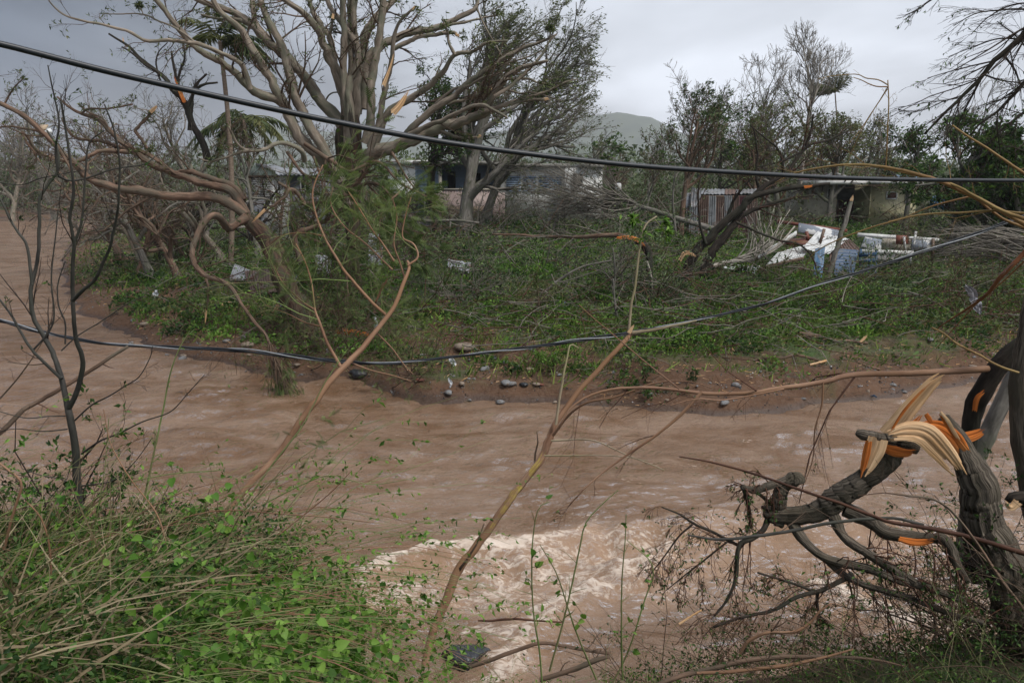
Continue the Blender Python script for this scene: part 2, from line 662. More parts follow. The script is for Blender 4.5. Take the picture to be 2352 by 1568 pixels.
M = {}
HAZE_D = 0.00026
WSCALE = 1.0
M['leaf_green'] = leaf_mat('leaf green', (.008, .020, .006), (.034, .076, .018), (.13, .215, .055), trans=.3)
M['leaf_bright'] = leaf_mat('leaf bright', (.018, .055, .008), (.085, .185, .026), (.235, .38, .075), trans=.35)
M['leaf_olive'] = leaf_mat('leaf olive', (.011, .018, .007), (.065, .092, .030), (.18, .21, .085), trans=.25, dead=(.17, .12, .06))
M['leaf_grey'] = leaf_mat('leaf grey green', (.008, .017, .007), (.050, .088, .034), (.17, .22, .10), trans=.2)
M['leaf_airy'] = leaf_mat('sparse grey green leaf', (.045, .060, .030), (.11, .135, .065), (.20, .22, .12), trans=.45)
M['leaf_far'] = leaf_mat('leaf far', (.026, .042, .018), (.070, .098, .040), (.15, .175, .080), trans=.2)
M['feather'] = leaf_mat('feathery leaf', (.024, .046, .014), (.085, .130, .038), (.19, .245, .085), trans=.4)
M['grass'] = leaf_mat('grass', (.024, .048, .009), (.105, .175, .030), (.25, .32, .075), trans=.3, dead=(.24, .19, .10))
M['straw'] = leaf_mat('straw', (.10, .075, .04), (.22, .17, .10), (.36, .30, .19), trans=.2)
M['bark_tan'] = bark_mat('tan bark', (.105, .080, .060), (.31, .26, .205), (.150, .145, .105), sc=7, stretch=.25, bump=.7, dist=.05, patch=2.6)
M['bark_red'] = bark_mat('reddish bark', (.055, .033, .023), (.220, .142, .100), (.105, .085, .062), sc=8, stretch=.22, bump=.8, dist=.05, patch=2.6)
M['bark_wet_red'] = bark_mat('wet red brown bark', (.030, .018, .013), (.125, .078, .054), (.055, .055, .035), sc=8, stretch=.22, bump=.8, dist=.05, patch=2.6)
M['bark_dark'] = bark_mat('dark wet bark', (.010, .008, .007), (.060, .048, .038), (.035, .036, .026), sc=16, stretch=.2, bump=.9, dist=.03)
M['bark_rough'] = bark_mat('furrowed bark', (.012, .009, .007), (.215, .180, .140), (.085, .072, .052), sc=52, stretch=.10, bump=1.0, dist=.03, patch=5)
M['bark_grey'] = bark_mat('grey bark', (.065, .058, .050), (.25, .23, .20), (.12, .12, .09), sc=10, stretch=.25, bump=.7, dist=.04, patch=2.5)
M['bark_pale'] = bark_mat('pale bare bark', (.27, .235, .195), (.46, .42, .36), None, sc=9, stretch=.3, bump=.2)
M['bark_sap'] = bark_mat('smooth dark sapling bark', (.020, .019, .017), (.070, .064, .056), (.048, .050, .038), sc=10, stretch=.5, bump=.2, rough=.6)
M['twig_brown'] = bark_mat('brown twig', (.055, .036, .025), (.13, .09, .062), None, sc=20, bump=.1, rough=.7)
M['twig_red'] = bark_mat('red brown twig', (.045, .020, .013), (.10, .048, .030), None, sc=20, bump=.1, rough=.6)
M['twig_grey'] = bark_mat('grey twig', (.09, .078, .064), (.20, .18, .15), None, sc=20, bump=.1, rough=.8)
M['twig_dark'] = bark_mat('dark twig', (.018, .013, .011), (.05, .036, .028), None, sc=20, bump=.1, rough=.7)
M['stem_green'] = bark_mat('green stem', (.060, .095, .025), (.19, .25, .085), (.20, .17, .09), sc=14, bump=.1, rough=.5)
M['bamboo'] = bark_mat('yellow cane', (.15, .095, .035), (.34, .24, .10), (.20, .11, .045), sc=6, stretch=.25, bump=.15, rough=.5)
M['sapling'] = bark_mat('tan sapling bark', (.12, .060, .036), (.30, .180, .115), (.20, .11, .058), sc=9, stretch=.2, bump=.2, rough=.6)
M['broken'] = bark_mat('broken pale wood', (.34, .19, .085), (.72, .50, .30), (.60, .33, .14), sc=26, stretch=.06, bump=.8, dist=.02, patch=2.5)
M['broken_orange'] = bark_mat('torn orange wood', (.22, .055, .012), (.66, .20, .042), (.64, .31, .11), sc=26, stretch=.05, bump=.8, dist=.02, patch=2.5)
# ------------------------------------------------------------------ ground: one sheet to the horizon
def axis(segs):
    out = []
    for a, b, st in segs:
        out.append(np.arange(a, b, st))
    return np.unique(np.round(np.concatenate(out), 4))


gr = 1.28 ** np.arange(0, 26)
xo = 32 + np.cumsum(gr) * .6
gx = np.unique(np.concatenate([-xo[::-1], np.arange(-32, 32.01, .36), xo]))
gy = np.concatenate([-(6 + np.cumsum(1.4 ** np.arange(0, 19)) * .6)[::-1], np.arange(-6, 1, .5), np.arange(1, 17, .22), np.arange(17, 24, .11), np.arange(24, 40, .3),
                     np.arange(40, 80, .6), 80 + np.cumsum(1.16 ** np.arange(0, 42)) * .8])
gx = gx[np.abs(gx) < 2200]
gy = gy[(gy > -380) & (gy < 2950)]
X, Y = np.meshgrid(gx, gy)
Z = hz(X, Y)
nx, ny = len(gx), len(gy)
ii = (np.arange(ny - 1)[:, None] * nx + np.arange(nx - 1)[None]).ravel()
GF = np.stack([ii, ii + 1, ii + nx + 1, ii + nx], 1)
m, t, out = new_mat('mud and weeds')
pos = t.add('ShaderNodeNewGeometry').outputs['Position']
z_ = t.add('ShaderNodeSeparateXYZ', {0: pos}).outputs[2]
big = t.noise(pos, .35, 5, .6, .3)
fine = t.noise(pos, 9, 6, .7)
mid_ = t.noise(pos, 2.2, 5, .65, .4)
mud = t.mix(mid_, (.050, .025, .014), (.135, .074, .042))
mud = t.mix(t.ramp(fine, [(.5, 0), (.8, .6)]), mud, (.17, .12, .085))
litter = t.mix(fine, (.030, .034, .016), (.085, .082, .042))
green = t.mix(fine, (.022, .045, .012), (.070, .11, .030))
veg = t.mix(t.ramp(mid_, [(.38, 0), (.6, 1)]), litter, green)
f1 = t.math('ADD', t.math('MULTIPLY', big, 1.7), t.math('MULTIPLY', z_, .33))
land_f = t.ramp(f1, [(.95, 0), (1.0, 1)])
f1n = t.add('ShaderNodeMapRange', {0: f1, 1: 1.0, 2: 1.35}, interpolation_type='SMOOTHSTEP').outputs[0]
col = t.mix(f1n, mud, veg)
wet = t.add('ShaderNodeMapRange', {0: z_, 1: .02, 2: .16, 3: 1.0, 4: 0.0}, interpolation_type='SMOOTHSTEP').outputs[0]
col = t.mix(t.math('MULTIPLY', wet, .6), col, (.038, .026, .020))
rg = t.math('SUBTRACT', .9, t.math('MULTIPLY', wet, .5))
hh = t.math('ADD', fine, t.math('MULTIPLY', mid_, 1.5))
bp = t.add('ShaderNodeBump', {'Height': hh, 'Strength': .6, 'Distance': .05})
b = t.add('ShaderNodeBsdfPrincipled', {'Base Color': col, 'Roughness': rg, 'Normal': bp.outputs[0], 'Specular IOR Level': .3})
t.l.new(b.outputs[0], out.inputs[0])
M['ground'] = m
tag(mesh_obj('ground', np.stack([X, Y, Z], -1), GF, m), kind='structure')

# ------------------------------------------------------------------ river
wx = np.concatenate([-(15 + np.cumsum(1.12 ** np.arange(0, 34)) * .25)[::-1], np.arange(-15, 16, .11), 16 + np.cumsum(1.13 ** np.arange(0, 32)) * .25])
wy = np.concatenate([np.arange(-30, 5, 2.0), np.arange(5, 6.6, .2), np.arange(6.6, 13, .055), np.arange(13, 24, .13), 24 + np.cumsum(1.035 ** np.arange(0, 105)) * .14])
X, Y = np.meshgrid(wx, wy)
nx, ny = len(wx), len(wy)


def poly_dist(x, y, pts):
    """distance to a polyline, and which side (positive = left of its direction), and t"""
    best = np.full(x.shape, 1e9)
    side = np.zeros(x.shape)
    tb = np.zeros(x.shape)
    for i in range(len(pts) - 1):
        ax, ay = pts[i]
        bx, by = pts[i + 1]
        ex, ey = bx - ax, by - ay
        tt = np.clip(((x - ax) * ex + (y - ay) * ey) / (ex * ex + ey * ey), 0, 1)
        dx, dy = x - ax - tt * ex, y - ay - tt * ey
        d = np.hypot(dx, dy)
        k = d < best
        best = np.where(k, d, best)
        side = np.where(k, np.sign(ex * dy - ey * dx), side)
        tb = np.where(k, i + tt, tb)
    return best, side, tb


crestA = [tuple(PW(*p)[:2]) for p in [(760, 1330), (850, 1300), (960, 1282), (1090, 1268), (1240, 1262), (1330, 1250), (1470, 1240), (1600, 1224), (1760, 1215), (1950, 1210), (2150, 1215), (2400, 1200)]]
crestB = [tuple(PW(*p)[:2]) for p in [(1540, 1262), (1480, 1290), (1400, 1320), (1320, 1370), (1260, 1400), (1215, 1440), (1190, 1480), (1150, 1520)]]
crestC = [tuple(PW(*p)[:2]) for p in [(1900, 1340), (1990, 1375), (2080, 1420), (2200, 1440)]]
amp = .25 + .75 * ss(-np.abs(X), -17, -8)
wgx, wgy = X * .8 + Y * .35, Y - X * .12
Zw = (fbm(wgx * .35 + fbm(X * .2, Y * .2, 2, 77) * 3, wgy * .6, 3, 3) - .5) * .30 + (fbm(wgx * 1.1 + fbm(X * .6, Y * .6, 2, 78) * 2, wgy * 2.1, 4, 8) - .5) * .17 + (fbm(wgx * 3.2, wgy * 5.5, 3, 18) - .5) * .075
turb = np.zeros_like(X)
dA, sA, tA = poly_dist(X, Y, crestA)
wobA = (fbm(X * 1.1, Y * 1.1, 3, 21) - .5) * .9
sd = dA * -sA + wobA * .5     # positive on the camera side
fallA = ss(sd, -.7, .0) * (1 - ss(sd, 1.1, 2.2)) * ss(tA, 0, .6) * (1 - .45 * ss(tA, 5.5, 8))
Zw += .17 * np.exp(-((sd + .05) / .28) ** 2) * (.6 + .8 * fbm(X * 1.4, Y * 1.4, 3, 41)) * ss(tA, .0, 1.2) - .09 * ss(sd, .1, 1.0) * (1 - ss(sd, 1.8, 3.5))
turb = np.maximum(turb, fallA)
dB, sB, tB = poly_dist(X, Y, crestB)
wobB = (fbm(X * 1.7, Y * 1.7, 3, 22) - .5) * .5
Zw += .13 * np.exp(-((dB + wobB) / .22) ** 2) * (.5 + fbm(X * 2, Y * 2, 3, 42))
turb = np.maximum(turb, np.exp(-(dB / .42) ** 2))
dC, sC, tC = poly_dist(X, Y, crestC)
turb = np.maximum(turb, .9 * np.exp(-(dC / .5) ** 2))
Zw += .08 * np.exp(-(dC / .25) ** 2)
rid = 1 - np.abs(fbm(X * 2.4 + 3, Y * 3.0, 4, 50) * 2 - 1)
Zw += turb * (rid - .6) * .26 + turb * (fbm(X * 5, Y * 5, 2, 51) - .5) * .05
# boulder pillow near the bank
bx, by = PW(1070, 1500)[:2]
db = np.hypot(X - bx, Y - by)
foam = np.zeros_like(X)
foam = np.maximum(foam, .80 * np.exp(-((sd - .02) / .15) ** 2) * ss(tA, .1, .8) * (.55 + .6 * (1 - ss(tA, 3.5, 6))))
foam = np.maximum(foam, fallA * (.28 + .36 * ss(fbm(X * .9 + 5, Y * 1.3, 3, 66), .38, .6)))
foam = np.maximum(foam, .78 * np.exp(-((dB + wobB * .5) / .26) ** 2))
foam = np.maximum(foam, .8 * np.exp(-(dC / .35) ** 2))
foam = np.maximum(foam, .75 * np.exp(-((db - .6) / .2) ** 2) * (X > bx - .1))
for px_, py_, r_ in [(1590, 1075, .35), (2010, 1140, .35), (1700, 1130, .3), (1450, 1110, .3), (1720, 1010, .3), (930, 1000, .4), (1950, 1130, .4), (1350, 1190, .5), (2050, 1110, .5)]:
    fx_, fy_ = PW(px_, py_)[:2]
    foam = np.maximum(foam, .50 * np.exp(-(((X - fx_) / (r_ * 1.8)) ** 2 + ((Y - fy_) / r_) ** 2)))
Zw = Zw * amp
near_edge = ss(-river_dist(X, Y).reshape(X.shape), 0, .8)
Zw = Zw * (.25 + .75 * near_edge)
ii = (np.arange(ny - 1)[:, None] * nx + np.arange(nx - 1)[None]).ravel()
WF = np.stack([ii, ii + 1, ii + nx + 1, ii + nx], 1)
# keep only faces on or near water
rd = river_dist(X, Y)
keep = (rd[WF].min(1) < 1.2)
WF = WF[keep]
used = np.unique(WF)
remap = np.full(nx * ny, -1)
remap[used] = np.arange(len(used))
WF = remap[WF]
Vw = np.stack([X, Y, Zw], -1).reshape(-1, 3)[used]
m, t, out = new_mat('muddy river water')
pos = t.add('ShaderNodeNewGeometry').outputs['Position']
pw = t.mapping(pos, (.75, 1.25, 1), rot=(0, 0, .25))
r1 = t.noise(pw, 2.2, 5, .58, 1.2)
r2 = t.noise(pw, 13, 4, .6, .9)
r0 = t.noise(pw, .45, 5, .62, 1.6)
fo = attr(t, 'foam')
tb_ = attr(t, 'turb')
fn = t.noise(t.mapping(pos, (.8, 1.5, 1)), 5.2, 8, .70, 1.6)
fv = t.add('ShaderNodeTexVoronoi', {'Vector': t.mix(.22, pos, t.noise(pos, 4, 4, .6, .4, out=1)), 'Scale': 9.0}, feature='DISTANCE_TO_EDGE').outputs[0]
web = t.math('SUBTRACT', 1.0, t.math('MULTIPLY', fv, 5.0), clamp=True)
fs = t.math('ADD', t.math('MULTIPLY', t.math('SUBTRACT', fn, .5), 1.9), t.math('MULTIPLY', web, .13))
fs = t.math('ADD', fs, t.math('MULTIPLY', fo, 1.0))
foamf = t.add('ShaderNodeMapRange', {0: fs, 1: .54, 2: 1.02, 3: 0, 4: 1}, interpolation_type='SMOOTHSTEP').outputs[0]
foamf = t.math('MULTIPLY', foamf, t.add('ShaderNodeMapRange', {0: fo, 1: .08, 2: .35}).outputs[0])
silt = t.mix(t.ramp(r0, [(.36, 0), (.62, 1)]), (.128, .070, .036), (.205, .136, .092))
silt = t.mix(t.math('MULTIPLY', tb_, .55), silt, (.36, .235, .15))
cf = t.mix(t.noise(pos, 9, 4, .7), (.40, .28, .19), (.76, .69, .61))
col = t.mix(foamf, silt, cf)
hh = t.math('ADD', t.math('MULTIPLY', r1, 1.0), t.math('MULTIPLY', r2, .40))
hh = t.math('ADD', hh, t.math('MULTIPLY', foamf, .35))
bp = t.add('ShaderNodeBump', {'Height': hh, 'Strength': .9, 'Distance': .16})
rg = t.math('ADD', .05, t.math('MULTIPLY', foamf, .6))
soft = t.add('ShaderNodeBump', {'Height': r1, 'Strength': .25, 'Distance': .06})
df = t.add('ShaderNodeBsdfDiffuse', {'Color': col, 'Normal': soft.outputs[0]})
gl = t.add('ShaderNodeBsdfGlossy', {'Color': (1, 1, 1, 1), 'Roughness': rg, 'Normal': bp.outputs[0]})
fr_ = t.add('ShaderNodeFresnel', {'IOR': 1.36, 'Normal': bp.outputs[0]}).outputs[0]
fr_ = t.math('MULTIPLY', fr_, t.math('SUBTRACT', 1.0, t.math('MULTIPLY', foamf, .8)))
b = t.add('ShaderNodeMixShader', {0: fr_, 1: df.outputs[0], 2: gl.outputs[0]})
t.l.new(b.outputs[0], out.inputs[0])
tag(mesh_obj('river_water', Vw, WF, m, attrs={'foam': foam.ravel()[used], 'turb': turb.ravel()[used]}), kind='structure')

# ------------------------------------------------------------------ distant hills
hill_m = noise_mat('forested hillside', (.028, .045, .024), (.060, .080, .040), sc=.03, rough=1.0, bump=.0)


def hill(name, x0, x1, Y0, depth, prof, seed):
    nxx, nyy = 120, 24
    xs = np.linspace(x0, x1, nxx)
    ys = np.linspace(0, 1, nyy)
    px = 1176 + xs / Y0 * FPX * cp
    ridge = np.interp(px, [p[0] for p in prof], [p[1] for p in prof])       # picture height above the horizon
    hh_ = ridge / FPX * Y0 * 1.02
    XX, YY = np.meshgrid(xs, ys)
    sh = np.sin(np.clip(ys, 0, 1) * math.pi) ** .9
    ZZ = hh_[None] * sh[:, None]
    ZZ = ZZ * (.86 + .28 * fbm(XX / 300 + seed, YY * 5, 5, seed)) + (fbm(XX / 110, YY * 9, 4, seed + 3) - .5) * 22 * sh[:, None]
    YYw = Y0 - depth * .5 + YY * depth
    i2 = (np.arange(nyy - 1)[:, None] * nxx + np.arange(nxx - 1)[None]).ravel()
    F = np.stack([i2, i2 + 1, i2 + nxx + 1, i2 + nxx], 1)
    tag(mesh_obj(name, np.stack([XX, YYw, ZZ - 3], -1), F, hill_m), kind='structure')


hill('hills', -2000, 2100, 2500, 700, [(-600, 250), (0, 40), (250, 45), (420, 60), (560, 105), (680, 118), (760, 100), (900, 95), (1100, 100), (1260, 118), (1330, 138), (1400, 146), (1460, 136), (1530, 104), (1650, 70), (1800, 60), (2100, 40), (2500, 60), (3200, 60)], 3)
hill('hills', -1100, 1300, 1250, 400, [(-900, 20), (0, 20), (200, 22), (420, 35), (560, 60), (680, 52), (820, 40), (1000, 40), (1230, 55), (1330, 80), (1420, 74), (1530, 34), (1700, 22), (2000, 15), (2600, 10), (3600, 10)], 8)

# the air between: one closed box of thin haze round the whole place, sky outside
hb = bpy.data.meshes.new('haze')
x0, x1, y0, y1, z0, z1 = -2300, 2300, -400, 3100, -3.6, 235
hb.from_pydata([(x0, y0, z0), (x1, y0, z0), (x1, y1, z0), (x0, y1, z0), (x0, y0, z1), (x1, y0, z1), (x1, y1, z1), (x0, y1, z1)], [],
               [(0, 3, 2, 1), (4, 5, 6, 7), (0, 1, 5, 4), (1, 2, 6, 5), (2, 3, 7, 6), (3, 0, 4, 7)])
m = bpy.data.materials.new('haze')
m.use_nodes = True
t = NT(m.node_tree)
t.n.clear()
out = t.add('ShaderNodeOutputMaterial')
pv = t.add('ShaderNodeVolumePrincipled', {'Color': (.95, .97, 1.0, 1), 'Density': HAZE_D, 'Anisotropy': 0.0})
t.l.new(pv.outputs[0], out.inputs['Volume'])
hb.materials.append(m)
ho = bpy.data.objects.new('haze', hb)
COL.objects.link(ho)
tag(ho, kind='stuff')
# ------------------------------------------------------------------ tree building
def limb(pts, Y0, Y1=None, n=None, wob=.35):
    """a limb traced from the photograph: (px, py, width) points between two depths"""
    k = len(pts)
    Y1 = Y0 if Y1 is None else Y1
    n = n or max(10, 5 * k)
    ctl = []
    for i, (px, py, wd) in enumerate(pts):
        Yi = Y0 + (Y1 - Y0) * i / max(1, k - 1)
        ctl.append(np.append(P(px, py, Yi), RW(wd * WSCALE, Yi)))
    q = spline(np.array(ctl), n)
    p, r = q[:, :3], np.maximum(q[:, 3], .002)
    L = np.linalg.norm(p[-1] - p[0])
    j = np.cumsum(RG.normal(size=(n, 3)), 0)
    j -= np.linspace(0, 1, n)[:, None] * j[-1]
    p = p + j * (r[:, None] * wob * .5) * np.sin(np.linspace(0, math.pi, n))[:, None]
    return p, r


def W2(pts, w0, w1):
    """give a list of (px, py) linearly falling widths"""
    k = len(pts)
    return [(p[0], p[1], w0 + (w1 - w0) * i / max(1, k - 1)) for i, p in enumerate(pts)]


class Ribbon:
    def __init__(s, V, F, TC, T):
        s.a = (V, F, TC, T)

    def build(s, name, mat, parent=None, sides=0):
        V, F, TC, T = s.a
        return mesh_obj(name, V, F, mat, parent, {'tc': TC, 'tint': T}, smooth=False)


def splinter(pts, wd, Y0, Y1=None, nst=9, jag=.25, thick=.35, across=None):
    """torn wood: a thick fibrous strip along a path; every fibre has its own height and a ragged end"""
    k = len(pts)
    Y1 = Y0 if Y1 is None else Y1
    ctl = np.array([P(px, py, Y0 + (Y1 - Y0) * i / max(1, k - 1)) for i, (px, py) in enumerate(pts)])
    n = 16
    c = spline(ctl, n)
    tg = nrm(np.gradient(c, axis=0))
    view = nrm(np.array([0, 0, CAM_H]) - c)
    ac = nrm(np.cross(tg, view))
    nv = np.cross(ac, tg)
    wds = np.interp(np.linspace(0, 1, n), np.linspace(0, 1, len(wd)), wd)
    hw = RW(1, 1) * wds * c[:, 1]
    m_ = nst * 3 + 1
    V, TC, T = [], [], []
    dep = np.repeat(RG.random(nst) - .5, 3)
    dep = np.append(dep, dep[-1]) + (RG.random(m_) - .5) * .3
    fib = np.repeat(1 - jag * RG.random(nst) ** 1.3, 3)
    fib = np.append(fib, fib[-1]) - (np.arange(m_) % 3 == 0) * jag * .45 * RG.random(m_)
    st0 = np.repeat(jag * .25 * RG.random(nst), 3)
    st0 = np.append(st0, st0[-1])
    tn = np.repeat(RG.random(nst), 3)
    tn = np.append(tn, tn[-1])
    L = np.linalg.norm(c[-1] - c[0])
    for side in (1, -1):
        for j in range(m_):
            o = j / (m_ - 1) * 2 - 1
            idx = np.linspace(st0[j], fib[j], n) * (n - 1)
            f = lambda a: np.stack([np.interp(idx, np.arange(n), a[:, q]) for q in range(3)], 1)
            hh_ = np.interp(idx, np.arange(n), hw)
            th = side * hw.max() * .13 * (1 - .8 * abs(o)) * np.linspace(1, .25, n)
            bow = (1 - o * o) * hw.max() * .07
            p = f(c) + f(ac) * (o * hh_)[:, None] + f(nv) * (dep[j] * thick * hw.max() * .4 + th + bow)[:, None]
            V.append(p)
            TC.append(np.stack([np.full(n, o * hw.max()), np.full(n, .1 * side), idx / n * L], 1))
            T.append(np.full(n, tn[j]))
    V = np.concatenate(V)
    F = []
    for sd_ in (0, 1):
        b0_ = sd_ * m_ * n
        for j in range(m_ - 1):
            a_ = b0_ + j * n + np.arange(n - 1)
            q = np.stack([a_, a_ + n, a_ + n + 1, a_ + 1], 1)
            F.append(q if sd_ == 0 else q[:, ::-1])
    for j in (0, m_ - 1):
        a_ = j * n + np.arange(n - 1)
        F.append(np.stack([a_, a_ + 1, a_ + 1 + m_ * n, a_ + m_ * n], 1))
    return Ribbon(V, np.concatenate(F), np.concatenate(TC), np.concatenate(T))


def stage(P_, R_, specs):
    """grow several generations; returns the list of batches"""
    out = []
    cur = resample(P_, R_, 14) if isinstance(P_, list) else (P_, R_)
    for s in specs:
        cur = sprout(cur[0], cur[1], **s)
        out.append(cur)
    return out


def traced_tree(name, label, cat, trunk, branches, bark, grow, twig_mat, leaves=None, group=None, broken=(), tw_sides=3, sides=9, lump=.05, twig_from=0.0, trunk_bark=None):
    """trunk and branches: (P, R) limbs.  grow: specs for twigs.  leaves: (material, template, size, per twig, tint spread)"""
    base = trunk[0][0][0]
    root = thing(name, base, label, cat, group)
    for i, (p, r) in enumerate(trunk):
        Tubes().add(p, r).build('trunk', trunk_bark or bark, root, sides + 5, lump, .10)
    for i, (p, r) in enumerate(branches):
        b = Tubes().add(p, r).build('branch', bark, root, sides, lump, .13)
    src = branches if branches else trunk
    if grow:
        gens = stage([b[0] for b in src], [b[1] for b in src], grow)
        T = Tubes()
        for g_ in gens:
            T.add(*g_)
        T.build('twigs', twig_mat, root, tw_sides)['kind'] = 'stuff'
        if leaves:
            mat, tmpl, size, per, kw = leaves
            Lv = Leaves()
            kw = dict(kw or {})
            down = kw.pop('down', .15)
            sd_ = kw.pop('s', .8)
            only = kw.pop('frac', 1.0)
            wind = np.array(kw.pop('wind', (.45, 0, 0)))
            src_l = gens[-1][0]
            if only < 1:
                src_l = src_l[RG.random(len(src_l)) < only]
            p, tg = along(src_l, per, (.15, 1.0))
            d = nrm(rdir(tg, sd_, down) + wind)
            Lv.add(tmpl, p, d, size * (.6 + .7 * RG.random(len(p))))
            lo = Lv.build('foliage', mat, root)
            lo['kind'] = 'stuff'
    return root


def auto_tree(name, label, base, hpx, lean=0.0, w0=16, bark='bark_grey', twig='twig_grey', leaf=None, leafn=6, leafsize=.16, tmpl=None, limbs=7, k2=5, k3=6, k4=0,
              spread=(20, 50), group=None, bend=(.25, 0, .1), Y=None, topt=.35, curve=.12, L1=(.35, .6), frac=1.0, wind=.45, seed=None, cat='tree', snap=True, llen=.45, sides=7, wig=.14):
    """a storm-stripped tree grown on a traced foot point, height (in picture units) and lean"""
    global RG
    keep = RG
    RG = np.random.default_rng(seed if seed is not None else int(base[0] * 7 + base[1]))
    if Y is None:
        g = G(*base)
    else:
        g = P(base[0], base[1], Y)
        g[2] = float(hz(np.array([g[0]]), np.array([g[1]]))[0])
    Yb = g[1]
    h = hpx / FPX * Yb
    g[2] -= .15
    n = 14
    tt = np.linspace(0, 1, n)
    ph = RG.random() * 6
    tr = g + np.stack([lean / FPX * Yb * tt ** 1.4 + np.sin(tt * 4 + ph) * h * curve * .15 * tt, np.sin(tt * 3 + ph) * h * .05, h * tt * .8], 1)
    r0 = RW(w0, Yb)
    rr = r0 * (1 - .72 * tt) * np.where(tt < .08, 1.35, 1)
    root = thing(name, g, label, cat, group)
    Tubes().add(tr, rr).build('trunk', M[bark], root, sides + 2, .06)
    P1, R1 = sprout(tr[None], rr[None], limbs, L=L1, ang=spread, n=10, t=(topt, .98), rr=.72, rtip=.3, wig=wig, bend=bend)
    for p, r in zip(P1, R1):
        Tubes().add(p, r).build('branch', M[bark], root, sides, .05)
    P2, R2 = sprout(P1, R1, k2, L=(llen * .7, llen * 1.3), ang=(20, 60), n=8, t=(.2, 1), rr=.6, rtip=.3, wig=wig, bend=bend)
    P3, R3 = sprout(P2, R2, k3 - 1, L=(.35, .75), ang=(20, 60), n=5, t=(.2, 1), rr=.6, rtip=.3, wig=wig, bend=bend)
    T = Tubes()
    mn = RW(.9, Yb)
    T.add(P2, np.maximum(R2, mn)).add(P3, np.maximum(R3, mn * .8))
    last = P3
    if k4:
        P4, R4 = sprout(P3, R3, k4, L=(.4, .8), ang=(15, 50), n=4, t=(.2, 1), rr=.6, rtip=.4, wig=wig, bend=bend)
        T.add(P4, np.maximum(R4, mn * .6))
        last = P4
    T.build('twigs', M[twig], root, 3)['kind'] = 'stuff'
    if leaf:
        src = last if frac >= 1 else last[RG.random(len(last)) < frac]
        if len(src):
            p, tg = along(src, leafn, (.3, 1.05), leafsize * .4)
            d = nrm(rdir(tg, .7, .1) + np.array([wind, 0, 0]))
            Lv = Leaves().add(tmpl or T_leaf(), p, d, leafsize * (.6 + .8 * RG.random(len(p))))
            Lv.build('foliage', M[leaf], root)['kind'] = 'stuff'
    RG = keep
    return root


LEAF = T_leaf()
LEAFN = T_leaf(.28, .06, .15)

